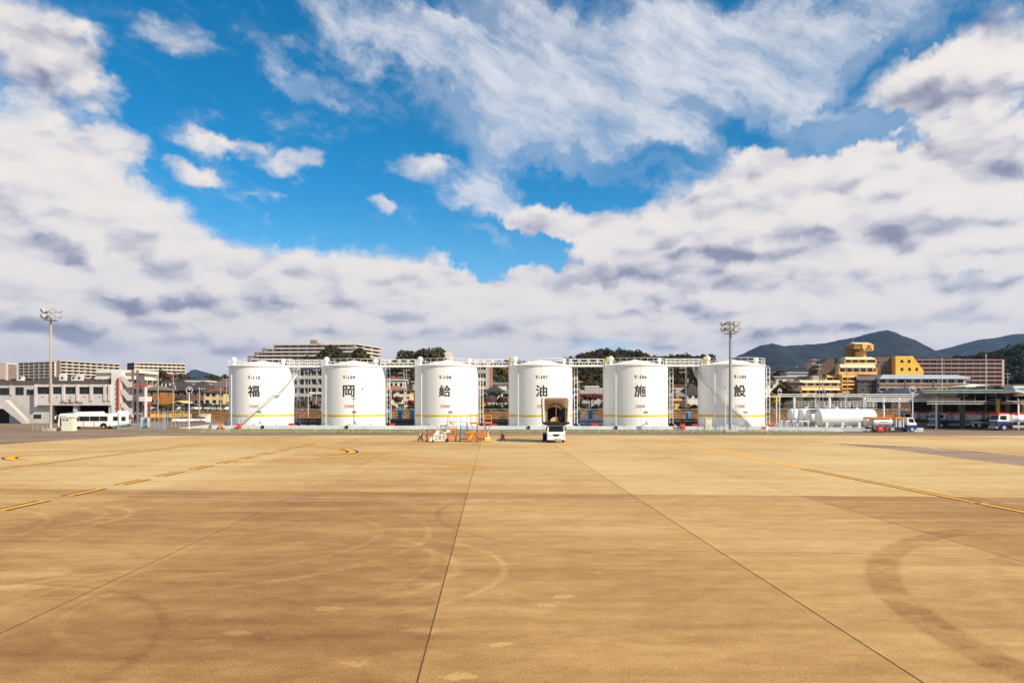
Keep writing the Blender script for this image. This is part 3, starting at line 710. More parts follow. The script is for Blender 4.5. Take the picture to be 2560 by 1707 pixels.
# pipework in the gaps
def manifold(px0, px1, Y, m, zs, label, vessels=(), flanges=True, valves=0):
    x0, x1 = X(px0, Y), X(px1, Y); t = thing('pipe_manifold', label, 'pipework', ((x0 + x1) / 2, Y, 0), 0, 'pipework between the tanks'); w = (x1 - x0) / 2
    for k, (z, r, dy) in enumerate(zs):
        p = MB().cyl((-w, dy, z), (w, dy, z), r, n=14)
        for j in range(3): p.cyl((-w + (j + .5) * 2 * w / 3 - .05, dy, z), (-w + (j + .5) * 2 * w / 3 + .05, dy, z), r * 1.45, n=14)
        p.build('pipe', m, t, True)
    for s in (-.75, 0, .75): MB().box(s * w - .09, s * w + .09, -.6, .9, 0, .35).box(s * w - .06, s * w + .06, .8, .95, 0, max(z for z, _, _ in zs)).build('support', DGREY, t)
    for k in range(valves):
        xx = -w + (k + .6) * 2 * w / valves; v = MB().cyl((xx, -.1, zs[0][0]), (xx, -.1, zs[0][0] + .65), .05, n=6).cyl((xx, -.1, zs[0][0] + .1), (xx, -.1, zs[0][0] + .34), .13, n=8)
        v.tube([(xx + .2 * math.cos(q * PI / 4), -.1 + .2 * math.sin(q * PI / 4), zs[0][0] + .66) for q in range(8)], .025, 4, True); v.build('valve', GREY, t)
manifold(738, 804, 146, PIPEP, [(.75, .32, 0), (1.35, .22, .6), (.5, .2, -.7)], 'dark violet pipework in the gap between T-110 and T-109', valves=5)
manifold(962, 1040, 145, PIPEP, [(.95, .34, 0), (1.35, .16, .6), (.45, .3, -.8)], 'dark violet pipework in the gap between T-109 and T-108', valves=8)
manifold(1194, 1274, 144, DGREY, [(.8, .30, 0), (1.3, .16, .6), (.45, .2, -.7)], 'dark pipework with white fittings in the gap between T-108 and T-107', valves=7)
manifold(1430, 1508, 143, LAVP, [(1.15, .36, 0), (.45, .3, -.4)], 'thick lavender grey pipe in the gap right of the lift truck', valves=0)
manifold(1668, 1746, 142, PIPEP, [(.8, .3, 0), (1.4, .16, .6), (.4, .2, -.8)], 'dark pipework in the gap between T-106 and T-105', valves=7)
def vessel(px, Y, r, z0, z1, label):
    t = thing('filter_vessel', label, 'filter vessel', (X(px, Y), Y, 0), 0, 'blue upright filter vessels')
    MB().lathe([(r * .5, z0), (r * .9, z0 + .12), (r, z0 + .28), (r, z1 - .42), (r * 1.12, z1 - .41), (r * 1.12, z1 - .28), (r * .95, z1 - .2), (r * .6, z1 - .05), (.01, z1)], 18).build('vessel', VBLUE, t, True)
    MB().cyl((r * .8, 0, z1 - .7), (r + .35, -.1, z1 - .7), .09, n=8).cyl((-r * .8, 0, z0 + .5), (-r - .3, -.1, z0 + .5), .09, n=8).build('nozzle', VBLUE, t)
    for k in range(3): MB().cyl(P3(r * .7, k * 2.1, 0), P3(r * .7, k * 2.1, z0 + .2), .07, n=6).build('leg', DGREY, t)
for px, wh in ((969, 'hidden halfway behind the right flank of tank T-109'), (1000, 'in the middle of the gap between T-109 and T-108'), (1030.5, 'close to the left flank of tank T-108')): vessel(px, 148, .42, 1.15, 3.35, 'bright blue upright vessel ' + wh)
vessel(1445, 146, .42, 1.05, 3.2, 'bright blue upright vessel just right of tank T-107'); vessel(1476.5, 146, .46, 1.05, 3.4, 'bright blue upright vessel left of tank T-106'); vessel(1720, 146, .44, 1.5, 2.95, 'short blue vessel on dark legs left of tank T-105')
for k, (px, wh) in enumerate(((1459.5, 'left one of the pair right of the first blue vessel'), (1465.5, 'right one of the pair right of the first blue vessel'), (1491, 'left one of the pair beside tank T-106'), (1496.5, 'right one of the pair beside tank T-106'))):
    t = thing('relief_valve', 'small white bottle shaped valve, ' + wh, 'valve', (X(px, 145), 145, 0), 0, 'white bottle valves')
    MB().lathe([(.1, 0), (.1, 1.3), (.2, 1.35), (.22, 1.75), (.1, 2.0), (.06, 2.35), (.01, 2.4)], 10).build('valve_body', WHITE, t, True); MB().cyl((-.3, 0, 1.45), (.3, 0, 1.45), .08, n=8).build('flange', WHITE, t)
# thin white lamp posts of the yard
def yard_lamp(px, Y, ztop, label, arm=0.):
    t = thing('yard_lamp_post', label, 'lamp post', (X(px, Y), Y, 0), 0, 'thin white lamp posts among the tanks')
    MB().cyl((0, 0, 0), (0, 0, ztop), .075, .05, n=8).build('post', WHITE, t); MB().cyl((0, 0, 0), (0, 0, .4), .12, n=8).build('base', WHITE, t)
    if arm: MB().cyl((0, 0, ztop - .1), (arm, 0, ztop + .05), .05, n=6).build('arm', WHITE, t); MB().cbox((arm, 0, ztop + .08), (.75, .3, .14)).build('lamp_head', WHITE, t)
    else: MB().lathe([(.08, 0), (.2, .12), (.22, .24), (.1, .4), (.01, .45)], 10, (0, 0, ztop)).build('lamp_head', LGREY, t)
yard_lamp(906.8, 129.2, Z(974, 129.2), 'slender white lamp post in front of the right half of tank T-109'); yard_lamp(1813.5, 122.8, Z(972, 122.8), 'slender white lamp post just left of the right light mast')
yard_lamp(770.5, 150, Z(983, 150), 'slender white lamp post in the gap right of tank T-110', .5); yard_lamp(978, 151, Z(981, 151), 'slender white lamp post in the gap right of tank T-109'); yard_lamp(1679.5, 148, Z(980, 148), 'white lamp post with a side arm right of tank T-106', 1.0)
# ---------------------------------------------------------------- floodlight masts
def flood(parent, x, y, z, rz, k=1.):
    o = MB().prism([(-.28 * k, -.22 * k), (.28 * k, -.34 * k), (.28 * k, .34 * k), (-.28 * k, .22 * k)], -.42 * k, .42 * k, 'y').build('floodlight', LGREY, parent)
    o.location = (x, y, z); o.rotation_euler = (0, R(24), rz)
    l = MB().box(.28 * k, .30 * k, -.38 * k, .38 * k, -.30 * k, .30 * k).build('lens', LENS, o); return o
def mast(label, px, Y, ztop, r0, lamps, m, rods=0., platform=True):
    t = thing('light_mast', label, 'light mast', (X(px, Y), Y, 0), 0, 'tall floodlight masts'); zp = ztop - 1.55
    MB().box(-.95, .95, -.95, .95, 0, .38).build('base', CONC, t)
    MB().cyl((0, 0, .38), (0, 0, zp + .6), r0, r0 * .72, n=20).build('pole', m, t, True)
    h = MB()
    for z in (zp + .1, zp + .95): h.box(-1.5, 1.5, -.05, .05, z - .05, z + .05).box(-.05, .05, -1.2, 1.2, z - .05, z + .05)
    h.cyl((0, 0, zp), (0, 0, ztop - .2), .1, n=8)
    if platform: h.lathe([(.9, zp - .45), (1.0, zp - .45), (1.0, zp - .38), (.9, zp - .38)], 16)
    h.build('lamp_frame', GREY, t)
    for k in range(lamps):
        lev = k % 2; a = -PI / 2 + (k // 2 - (lamps / 2 - 1) / 2) * R(300) / (lamps / 2)
        flood(t, 1.25 * math.cos(a), 1.0 * math.sin(a), zp + .25 + lev * .9, a, .95)
    if rods: MB().cyl((0, 0, zp + .3), (0, 0, ztop + rods), .035, .015, n=5).build('lightning_rod', LGREY, t)
    return t
RUSTP = mat('rust_stained_pole', (.40, .36, .31), .75, .2, .5, stretch=(2, 2, .3), col2=(.33, .22, .12))
mast('weathered light mast with rusty foot in front of the fire station', 127, 122, Z(771, 122), .21, 8, RUSTP, 0)
mast('tall grey light mast standing in front of tank T-105', 1826, 115.6, Z(803, 115.6), .27, 12, mat('grey_mast_paint', (.30, .28, .30), .6, .08), 2.2)
def barrier(name, label, cat, pts, h, n, m, rails=(1., .5), r=.035, grp=None):
    t = thing(name, label, cat, (pts[0][0], pts[0][1], 0), 0, grp); q = [Vector((p[0] - pts[0][0], p[1] - pts[0][1], 0)) for p in pts]
    for z in rails: MB().tube([p + Vector((0, 0, z * h)) for p in q], r * .7, 5).build('rail', m, t)
    L = [0]
    for a, b in zip(q, q[1:]): L.append(L[-1] + (b - a).length)
    pr = None
    for k in range(n):
        s = L[-1] * k / (n - 1)
        for i in range(len(q) - 1):
            if s <= L[i + 1] + 1e-6: p = q[i].lerp(q[i + 1], (s - L[i]) / max(1e-6, L[i + 1] - L[i])); break
        if pr is None: pr = MB().box(-r, r, -r, r, 0, h).build('post', m, t); pr.location = p
        else: dup_part(pr, t, p)
    return t
barrier('mast_barrier', 'grey pipe barrier round the foot of the right light mast', 'barrier', [(X(1744, 119), 119), (X(1868, 118), 118), (X(1875, 120), 121)], 1.0, 14, GREY, (1., .66, .33))
barrier('mast_barrier', 'low pale pipe barrier left of the rusty light mast', 'barrier', [(X(82, 121), 121), (X(118, 121), 121)], .85, 4, LGREY)
gx0, gx1 = X(506, 112.6), X(2112, 111.8)
gt = barrier('guard_rail', 'long low guard rail on sky blue posts along the grass verge', 'guard rail', [(gx0, 112.6), (gx1, 111.9)], .56, 35, SKYB, (.95, .45), .05)
for o in gt.children:
    if o.name.startswith('rail'): o.data.materials[0] = LGREY
# ---------------------------------------------------------------- wheels and vehicles
def wheel(parent, x, y, r, w, z=None, rim=LGREY):
    z = r if z is None else z
    o = MB().lathe_x([(r * .82, -w / 2), (r, -w / 2 + .04), (r, w / 2 - .04), (r * .82, w / 2)], 20).build('wheel', BLACK, parent, True)
    k = MB().lathe_x([(r * .62, -w / 2 - .012), (r * .62, w / 2 + .012)], 16).lathe_x([(r * .2, -w / 2 - .05), (r * .2, w / 2 + .05)], 10).build('rim', rim, o)
    o.location = (x, y, z); return o
def wheels_x(parent, xs, half, r, w, rim=LGREY):            # vehicle lies along X: wheels turn about Y
    for x in xs:
        for s in (-1, 1):
            o = wheel(parent, x, s * half, r, w, None, rim); o.rotation_euler = (0, 0, PI / 2)
def fuel_truck(label, loc, rz, L=9.0, k=1., rear=True, stripe='航空燃料'):
    """cab at -X"""
    t = thing('fuel_truck', label, 'fuel truck', loc, rz, 'fuel trucks')
    MB().box(.3 * k, L - .3, -.45, .45, .62 * k, .86 * k).box(2.2 * k, L - .1, -1.1, 1.1, .86 * k, .98 * k).build('chassis', DGREY, t)
    side = [(0.06, .55), (.0, 1.1), (.03, 1.52), (2.0, 1.52), (2.0, .95), (1.72, .95), (1.6, 1.06), (1.15, 1.12), (.72, 1.06), (.58, .9), (.52, .55)]
    MB().prism([(x * k, z * k) for x, z in side], -1.22, 1.22).build('lower_cab', BLUE, t)
    up = [(.03, 1.523), (.10, 1.75), (.34, 2.62), (.55, 2.72), (2.0, 2.74), (2.0, 1.523)]
    c = MB().prism([(x * k, z * k) for x, z in up], -1.2, 1.2).build('cab', WHITE, t)
    MB().add([(.085 * k, s * 1.05, 1.78 * k) for s in (-1, 1)] + [(.305 * k, s * 1.0, 2.52 * k) for s in (1, -1)], [(0, 1, 2, 3)]).build('windscreen', GLASS, c)
    for s in (-1, 1):
        MB().prism([(.42 * k, 1.92 * k), (.55 * k, 2.48 * k), (1.5 * k, 2.48 * k), (1.5 * k, 1.80 * k), (.9 * k, 1.78 * k)], s * 1.202, s * 1.215).build('side_window', GLASS, c)
        MB().box(-.05, .12, s * 1.32 - .05, s * 1.32 + .05, 1.85 * k, 2.3 * k).cyl((.12, s * 1.2, 2.3 * k), (.04, s * 1.34, 2.3 * k), .025).build('mirror', BLACK, t)
        MB().box(-.015, .05, s * .85 - .2, s * .85 + .2, .68 * k, .86 * k).build('headlight', LENS, t)
    MB().prism([(.05 * k, 2.75 * k), (.30 * k, 3.05 * k), (.5 * k, 2.98 * k), (1.9 * k, 2.93 * k), (1.95 * k, 2.75 * k)], -1.1, 1.1).build('roof_deflector', RED, t)
    m = MB()
    for z in (.78, .98, 1.18): m.box(-.03, .02, -.75, .75, (z - .05) * k, (z + .05) * k)
    m.build('grille', CHROME, t)
    MB().box(-.12, .06, -1.2, 1.2, .38 * k, .62 * k).build('bumper', WHITE, t)
    r = .78 * k; zc = 1.95 * k
    prof = [(.02, 2.55 * k), (r * .7, 2.58 * k), (r, 2.75 * k), (r, L - .95), (r * .7, L - .78), (.02, L - .75)]
    tk = MB().lathe_x(prof, 28, (0, 0, zc)); tk.v = [(a, b * 1.38, c) for a, b, c in tk.v]
    tank = tk.build('tank', WHITE, t, True)
    MB().lathe_x([(r * 1.005, 2.9 * k), (r * 1.005, 3.6 * k)], 28, (0, 0, zc)).build('grey_panel', LAVP, tank).scale = (1, 1.385, 1)
    m = MB(); text_flat(m, stripe, .34 * k, (5.4 * k, -r * 1.385, zc + .1), .006, lift=.02); m.build('lettering', INK, tank)
    MB().box(3.0 * k, L - 1.1, -.55, .55, zc + r * .93, zc + r * .93 + .3 * k).build('top_coaming', ORANGE if not rear else RED, t)
    for s in (-1, 1): MB().box(2.5 * k, L - 3.1 * k, s * 1.2 - .04, s * 1.2 + .04, .5 * k, .62 * k).box(2.5 * k, L - 3.1 * k, s * 1.2 - .04, s * 1.2 + .04, .74 * k, .84 * k).build('side_guard', WHITE, t)
    wheels_x(t, (1.15 * k, L - 2.6 * k, L - 1.45 * k), 1.02, .5 * k, .3)
    for s in (-1, 1): MB().prism([(L - 3.2 * k, .9 * k), (L - 3.1 * k, 1.15 * k), (L - .9 * k, 1.15 * k), (L - .8 * k, .9 * k)], s * .86, s * 1.2).build('mudguard', LGREY, t)
    return t
FT = [('white and blue fuel truck with red roof fairing at the open edge of the canopy', 2467, 122.4, 9.2), ('shaded fuel truck under the canopy, nearest behind the sunlit blue one', 2330, 131.5, 9.4), ('shaded fuel truck deepest under the canopy beside the ringed lamp post', 2240, 137., 9.4)]
fuel_truck(FT[0][0], (X(2494, 122.4), 122.4 + 1.2, 0), R(-3), 9.2)
fuel_truck(FT[1][0], (X(2338, 136), 137.2, 0), R(0), 9.6)
fuel_truck(FT[2][0], (X(2256, 142), 143.2, 0), R(0), 9.4)
fuel_truck('shaded fuel truck in the rear row under the canopy behind the others', (X(2418, 148), 149.2, 0), R(0), 9.4)
# small hydrant dispenser truck: cab faces right
def small_tanker(loc):
    t = thing('dispenser_truck', 'small fuel truck with orange deck and short white tank, cab facing right', 'fuel truck', loc, 0)
    L = 7.7
    MB().box(.2, L - .2, -.4, .4, .5, .68).box(.1, 5.9, -1., 1., .68, .78).build('chassis', DGREY, t)
    MB().prism([(6.2, .42), (6.2, 1.12), (7.66, 1.12), (7.7, .8), (7.66, .42), (7.35, .42), (7.28, .62), (6.95, .72), (6.6, .62), (6.5, .42)], -1.0, 1.0).build('lower_cab', BLUE, t)
    c = MB().prism([(6.2, 1.123), (6.2, 2.28), (7.15, 2.28), (7.42, 1.6), (7.66, 1.38), (7.66, 1.123)], -.98, .98).build('cab', WHITE, t)
    for s in (-1, 1): MB().prism([(6.42, 1.62), (6.42, 2.12), (7.08, 2.12), (7.3, 1.55), (6.9, 1.5)], s * .982, s * .992).build('side_window', GLASS, c)
    MB().add([(7.47, s * .85, 1.62) for s in (-1, 1)] + [(7.21, s * .82, 2.2) for s in (1, -1)], [(0, 1, 2, 3)]).build('windscreen', GLASS, c)
    tk = MB().lathe_x([(.02, .85), (.45, .88), (.6, 1.05), (.6, 3.95), (.45, 4.1), (.02, 4.13)], 28, (0, 0, 1.55)).build('tank', WHITE, t, True); tk.scale = (1, 1.4, 1)
    m = MB(); text_flat(m, '航空燃料給油', .22, (2.6, -.6, 1.62), .003, width=1.35, height=.17, lift=.015); m.build('lettering', BLUE, tk)
    MB().box(.3, 3.9, -.8, .8, 2.12, 2.36).box(.1, .5, -.8, .8, 2.05, 2.3).build('deck', ORANGE, t)
    MB().box(4.35, 5.75, -.95, .95, 2.08, 2.36).build('pump_roof', ORANGE, t)
    MB().box(4.45, 4.55, -.9, -.8, .78, 2.08).box(5.6, 5.7, -.9, -.8, .78, 2.08).box(4.45, 4.55, .8, .9, .78, 2.08).box(5.6, 5.7, .8, .9, .78, 2.08).build('pump_frame', WHITE, t)
    MB().box(4.95, 5.58, -.75, .75, .8, 2.05).build('pump_cabinet', LGREY, t)
    rl = MB(); rl.tube([(-.15 + .55 * math.cos(q * PI / 8), -.2, 1.35 + .55 * math.sin(q * PI / 8)) for q in range(16)], .06, 6, True).cyl((-.15, -.4, 1.35), (-.15, .4, 1.35), .3, n=14)
    for q in range(6): rl.cyl((-.15, -.22, 1.35), (-.15 + .53 * math.cos(q * PI / 3), -.22, 1.35 + .53 * math.sin(q * PI / 3)), .03, n=4)
    rl.build('hose_reel', GREY, t)
    ld = MB()
    for x in (.95, 1.45): ld.cyl((x, -1.02, .4), (x, -.95, 2.2), .03, n=5)
    for z in (.6, .95, 1.3, 1.65): ld.cyl((.95, -1., z), (1.45, -1., z), .02, n=5)
    ld.build('ladder', LGREY, t)
    MB().box(3.6, 4.2, -.95, -.4, .28, .85).build('toolbox', LGREY, t)
    wheels_x(t, (2.0, 6.95), .85, .43, .28)
    for s in (-1, 1): MB().prism([(1.4, .7), (1.5, .93), (2.5, .93), (2.6, .7)], s * .7, s * 1.0).build('mudguard', GREY, t)
small_tanker((X(2166, 115.9), 116.4, 0))
# ---------------------------------------------------------------- white lift truck on the apron
HOOD = mat('translucent_hood_fabric', (.74, .66, .58), .7, .06)
_h = HOOD.node_tree; _t = _h.nodes.new('ShaderNodeBsdfTranslucent'); _t.inputs['Color'].default_value = (.85, .70, .55, 1); _m = _h.nodes.new('ShaderNodeMixShader'); _m.inputs[0].default_value = .45
_h.links.new(_h.nodes['Principled BSDF'].outputs[0], _m.inputs[1]); _h.links.new(_t.outputs[0], _m.inputs[2]); _h.links.new(_m.outputs[0], _h.nodes['Material Output'].inputs['Surface'])
def lift_truck():
    Y = 83.6; t = thing('lift_truck', 'white lift truck facing the viewer with a raised open cabin on its back', 'lift truck', (X(1390.5, Y), Y, 0), 0)
    cw = 1.0
    MB().prism([(0, .45), (-.03, .95), (.12, 1.28), (.45, 2.02), (.75, 2.1), (1.75, 2.1), (1.75, .45)], -cw, cw, 'x').build('cab', WHITE, t, bevel=.05)
    MB().add([(-cw * .86, .115, 1.24), (cw * .86, .115, 1.24), (cw * .78, .375, 1.86), (-cw * .78, .375, 1.86)], [(0, 1, 2, 3)]).build('windscreen', GLASS, t).location = (0, -.03, .02)
    MB().prism([(-.42, 1.0), (.42, 1.0), (.34, .84), (.2, .76), (-.2, .76), (-.34, .84)], -.055, .0).build('grille', BLACK, t)
    for s in (-1, 1):
        MB().prism([(s * .95, .92), (s * .52, .88), (s * .58, .78), (s * .95, .76)], -.04, .05).build('headlight', LENS, t)
        MB().box(s * 1.1 - .06, s * 1.1 + .06, .1, .22, 1.42, 1.82).cyl((s * 1.0, .2, 1.8), (s * 1.1, .16, 1.8), .025).build('mirror', BLACK, t)
        MB().add([(s * 1.008, .55, 1.25), (s * 1.008, 1.4, 1.25), (s * 1.008, 1.4, 1.9), (s * 1.008, .62, 1.9)], [(0, 1, 2, 3)]).build('side_window', GLASS, t)
        w = wheel(t, s * .86, .85, .42, .26); w2 = wheel(t, s * .92, 5.2, .44, .5)
        MB().cyl((s * 1.25, 4.0, .05), (s * 1.25, 4.0, .95), .12, n=10).box(s * 1.25 - .2, s * 1.25 + .2, 3.8, 4.2, 0, .06).build('outrigger', ORANGE if s > 0 else BLACK, t)
    MB().box(-1.02, 1.02, -.12, .3, .33, .60).build('bumper', WHITE, t, bevel=.03)
    MB().prism([(-.25, .42), (.1, .5), (.14, .44), (-.2, .36)], -.135, -.121).build('tow_slot', BLACK, t)
    p = MB().box(.2, .55, -.14, -.121, .40, .52).build('number_plate', CREAM, t); m = MB(); text_flat(m, '12-05', .1, (.375, -.14, .46), .001, width=.28, lift=.006); m.build('plate_lettering', INK, p)
    MB().box(-.45, .45, .3, 7.4, .55, .8).box(-1., 1., 1.9, 7.3, .8, .95).build('chassis', DGREY, t)
    sc = MB()
    for s in (-.75, .75):
        sc.cbox((s, 4.4, 1.55), (.1, 3.9, .16), 0, R(16)).cbox((s * .88, 4.4, 1.55), (.1, 3.9, .16), 0, R(-16))
    sc.build('scissor_lift', BLACK, t)
    # the raised cabin: a rounded hood open to the front
    zb, zt, hw, y0, y1 = 2.12, 5.22, 1.52, .15, 5.6
    def rr(w, a, b, r, n=5):
        o = [(-w + .12, a), (w - .12, a)]
        for k in range(n + 1): q = PI / 2 * k / n; o.append((w - r + r * math.cos(q), b - r + r * math.sin(q)))
        for k in range(n + 1): q = PI / 2 * k / n; o.append((-w + r - r * math.sin(q), b - r + r * math.cos(q)))
        return o
    outer, inner = rr(hw, zb, zt, .38), rr(hw - .2, zb + .22, zt - .28, .22); n = len(outer); m = MB()
    v = [(u, y0, w) for u, w in outer] + [(u, y1, w) for u, w in outer] + [(u, y0, w) for u, w in inner] + [(u, y1 - .15, w) for u, w in inner]
    f = []
    for i in range(n):
        j = (i + 1) % n; f += [(i, j, n + j, n + i), (2 * n + i, 3 * n + i, 3 * n + j, 2 * n + j), (i, 2 * n + i, 2 * n + j, j)]
    f += [tuple(range(n, 2 * n)), tuple(range(3 * n, 4 * n))]
    cab = m.add(v, f).build('lift_cabin', HOOD, t)
    o2 = rr(hw + .03, zb - .02, zt + .03, .40); i2 = rr(hw - .11, zb + .1, zt - .12, .30); k2 = len(o2); fm_ = MB()
    fm_.add([(u, y0 - .05, w) for u, w in o2] + [(u, y0 - .05, w) for u, w in i2] + [(u, y0 + .25, w) for u, w in o2], [q for i in range(k2) for q in ((i, (i + 1) % k2, k2 + (i + 1) % k2, k2 + i), (i, 2 * k2 + i, 2 * k2 + (i + 1) % k2, (i + 1) % k2))]).build('front_frame', WHITE, cab)
    MB().box(-hw - .02, hw + .02, y0 - .075, y0 + .08, zb - .02, zb + .26).box(-1.25, 1.25, y0 + .05, y1, zb - .12, zb - .001).build('door_sill', BLACK, cab)
    MB().prism([(-1.28, zt - .36), (1.28, zt - .36), (1.25, zt - .14), (-1.25, zt - .14)], y0 - .02, y0 + .02).build('header_panel', mat('brown_header', (.30, .17, .11), .7, .1), cab)
    br = mat('brown_hoop', (.20, .11, .07), .6, .1)
    for r_, yy, zz in ((1.06, y0 + .1, 3.75), (.98, y0 + 1.5, 3.6), (.98, y0 + 2.8, 3.5)):
        MB().tube([(-r_ * 1.0, yy, zb + .3)] + [(-r_ * math.cos(q * PI / 12), yy, zz + .92 * math.sin(q * PI / 12)) for q in range(13)] + [(r_, yy, zb + .3)], .05, 6).build('hood_hoop', br, cab)
    MB().box(-.045, .045, y0 - .02, y0 + .05, zb + .26, zt - .36).build('centre_post', br, cab)
    d = [(-1.0, zb + .3)] + [(-1.0 * math.cos(q * PI / 12), 3.2 + .88 * math.sin(q * PI / 12)) for q in range(13)] + [(1.0, zb + .3)]
    MB().prism(d, y1 - 1.2, y1 - 1.1).build('rear_curtain', SHADE, cab)
    MB().prism([(-.62, zb + .3)] + [(-.62 * math.cos(q * PI / 8), zb + .38 + .42 * math.sin(q * PI / 8)) for q in range(9)] + [(.62, zb + .3)], y0 + .8, y0 + 1.1).build('seat', mat('tan_seat_cover', (.55, .38, .18), .8, .1), cab)
    s = MB().sphere((.85, y0 + .75, 3.05), .5, 10, .9, .8, 1.5).sphere((.95, y0 + .6, 3.75), .36, 8, 1, .8, .8).sphere((.6, y0 + .7, 2.75), .34, 8, 1, 1, 1.2).build('folded_curtain', BLACK, cab, True)
    MB().box(-1.24, -.98, y0 + .1, y0 + .5, zb + .3, 3.55).build('control_box', mat('mauve_box', (.34, .27, .28), .7, .1), cab)
lift_truck()
# ---------------------------------------------------------------- buses and kiosk
def bus(label, loc, rz, L=10.4):
    """front at -X"""
    t = thing('airport_bus', label, 'bus', loc, rz, 'white airport buses'); h = 2.72; w = 1.22
    MB().prism([(-L / 2, .42), (-L / 2 + .02, 1.3), (-L / 2 + .18, 2.5), (-L / 2 + .45, h), (L / 2 - .2, h), (L / 2 - .02, 2.4), (L / 2, .62), (L / 2 - 1.6, .42)], -w, w).build('body', WHITE, t, bevel=.06)
    for s in (-1, 1):
        for a, b in ((-L / 2 + 1.9, -L / 2 + 3.6), (-L / 2 + 3.66, -L / 2 + 5.4), (-L / 2 + 5.46, -L / 2 + 7.1), (-L / 2 + 7.16, -L / 2 + 8.5)): MB().box(a, b, s * w - .012 if s < 0 else s * w, s * w if s < 0 else s * w + .012, 1.38, 2.24).build('side_window', GLASS, t)
        MB().box(-L / 2 + .35, -L / 2 + 1.5, s * w - .014 if s < 0 else s * w, s * w if s < 0 else s * w + .014, .5, 2.3).build('door', GLASS, t)
        MB().box(L / 2 - 1.25, L / 2 - .35, s * w - .012 if s < 0 else s * w, s * w if s < 0 else s * w + .012, 1.45, 2.2).build('rear_window', GLASS, t)
        for x, m in ((-L / 2 + 4.3, ORANGE), (-L / 2 + 6.1, mat('pink_stripe', (.7, .22, .28), .5)), (-L / 2 + 8.1, YELLOW)): MB().box(x, x + .16, s * w - .014 if s < 0 else s * w, s * w if s < 0 else s * w + .014, .5, 1.34).build('stripe', m, t)
        MB().cyl((-L / 2 + .1, s * w, 2.4), (-L / 2 - .35, s * (w + .12), 2.3), .03).box(-L / 2 - .42, -L / 2 - .28, s * (w + .12) - .1, s * (w + .12) + .1, 1.75, 2.3).build('mirror', WHITE, t)
    MB().box(-L / 2 - .012, -L / 2 + .05, -1.0, 1.0, 1.25, 2.2).build('windscreen', GLASS, t).rotation_euler = (0, 0, 0)
    MB().box(L / 2 - .01, L / 2 + .03, -.8, .8, 1.4, 2.15).build('rear_screen', GLASS, t)
    MB().prism([(-L / 2 + 2.6, h), (-L / 2 + 3.4, h + .32), (-L / 2 + 6.9, h + .36), (-L / 2 + 7.2, h)], -.85, .85).build('roof_unit', WHITE, t)
    MB().box(-L / 2 + 1.3, -L / 2 + 1.9, -.5, .5, h - .05, h + .18).build('green_roof_vent', mat('green_vent', (.03, .22, .17), .5), t)
    wheels_x(t, (-L / 2 + 2.3, L / 2 - 2.9), 1.08, .48, .28)
    for x in (-L / 2 + 2.3, L / 2 - 2.9):
        for s in (-1, 1): MB().prism([(x - .62, .40)] + [(x - .62 * math.cos(q * PI / 8), .45 + .62 * math.sin(q * PI / 8)) for q in range(9)] + [(x + .62, .40)], s * w - .016 if s < 0 else s * w, s * w if s < 0 else s * w + .016).build('wheel_arch', BLACK, t)
    return t
bus('white airport bus with dark windows parked behind the cream kiosk', (X(221, 130.5), 131.8, 0), R(4), 10.7)
bus('white airport bus half hidden behind the tail of the other bus', (X(281, 142), 146, 0), R(-66), 10.0)
t = thing('kiosk', 'small cream service kiosk beside the rusty light mast', 'kiosk', (X(173, 121.5), 121.5, 0), 0)
MB().box(-.92, .92, -.6, .6, 0, 2.15).build('wall', CREAM, t); MB().box(-1.04, 1.04, -.72, .72, 2.15, 2.36).build('roof', CREAM, t)
for x in (-.7, -.15): MB().box(x, x + .36, -.63, -.6, 1.66, 1.86).build('vent', SHADE, t)
t = thing('control_cabinet', 'tall cream control cabinet left of the right light mast', 'cabinet', (X(1770, 121), 121, 0), 0)
MB().box(-.56, .56, -.4, .4, .12, 2.1).build('cabinet', CREAM, t); MB().box(-.64, .64, -.48, .48, 2.1, 2.2).build('roof', CREAM, t); MB().box(-.5, .5, -.44, -.4, .2, 2.02).build('door', CREAM, t); MB().box(-.08, .1, -.45, -.44, 1.9, 1.98).build('plate', SHADE, t); MB().box(-.6, .6, -.44, .44, 0, .12).build('plinth', CONC, t)
# ---------------------------------------------------------------- maintenance stands
def ladder(m, x0, x1, p0, p1, n, r=.03, rung=None):
    """p0,p1: (y,z) at the foot and top"""
    for x in (x0, x1): m.cyl((x, p0[0], p0[1]), (x, p1[0], p1[1]), r, n=5)
    for k in range(1, n): 
        y = p0[0] + (p1[0] - p0[0]) * k / n; z = p0[1] + (p1[1] - p0[1]) * k / n
        m.box(x0, x1, y - .1, y + .1, z - .015, z + .015)
def casters(t, xs, ys, r=.11):
    for x in xs:
        for y in ys:
            o = MB().cyl((x - .04, y, r), (x + .04, y, r), r, n=10).build('caster', BLACK, t)
YS = 86.6
def stand(name, px, Y, label): return thing(name, label, 'maintenance stand', (X(px, Y), Y, 0), 0, 'maintenance stands on the apron')
t = stand('step_stand', 1075.5, YS, 'low worn orange step stand behind the white mobile stair')
m = MB()
for s in (-.42, .42):
    m.box(s - .05, s + .05, -.55, -.45, .1, 1.35).box(s - .05, s + .05, .45, .55, .1, 1.35).box(s - .03, s + .03, -.5, .5, .15, .24).cbox((s, 0, .75), (.05, 1.4, .07), 0, R(45))
m.build('frame', DORANGE, t); m = MB()
for z, y in ((.35, -.4), (.7, -.2), (1.05, .0)): m.box(-.4, .4, y - .12, y + .12, z - .03, z + .03)
m.build('step', DORANGE, t); MB().box(-.5, .5, -.1, .6, 1.35, 1.41).build('platform', DRED, t); casters(t, (-.42, .42), (-.5, .5))
MB().box(-.5, -.36, -.56, -.5, .1, 1.2).build('side_plate', ORANGE, t)
t = stand('mobile_stair', 1096, 85.6, 'white mobile stair on a caged frame with a slanting tow bar')
m = MB()
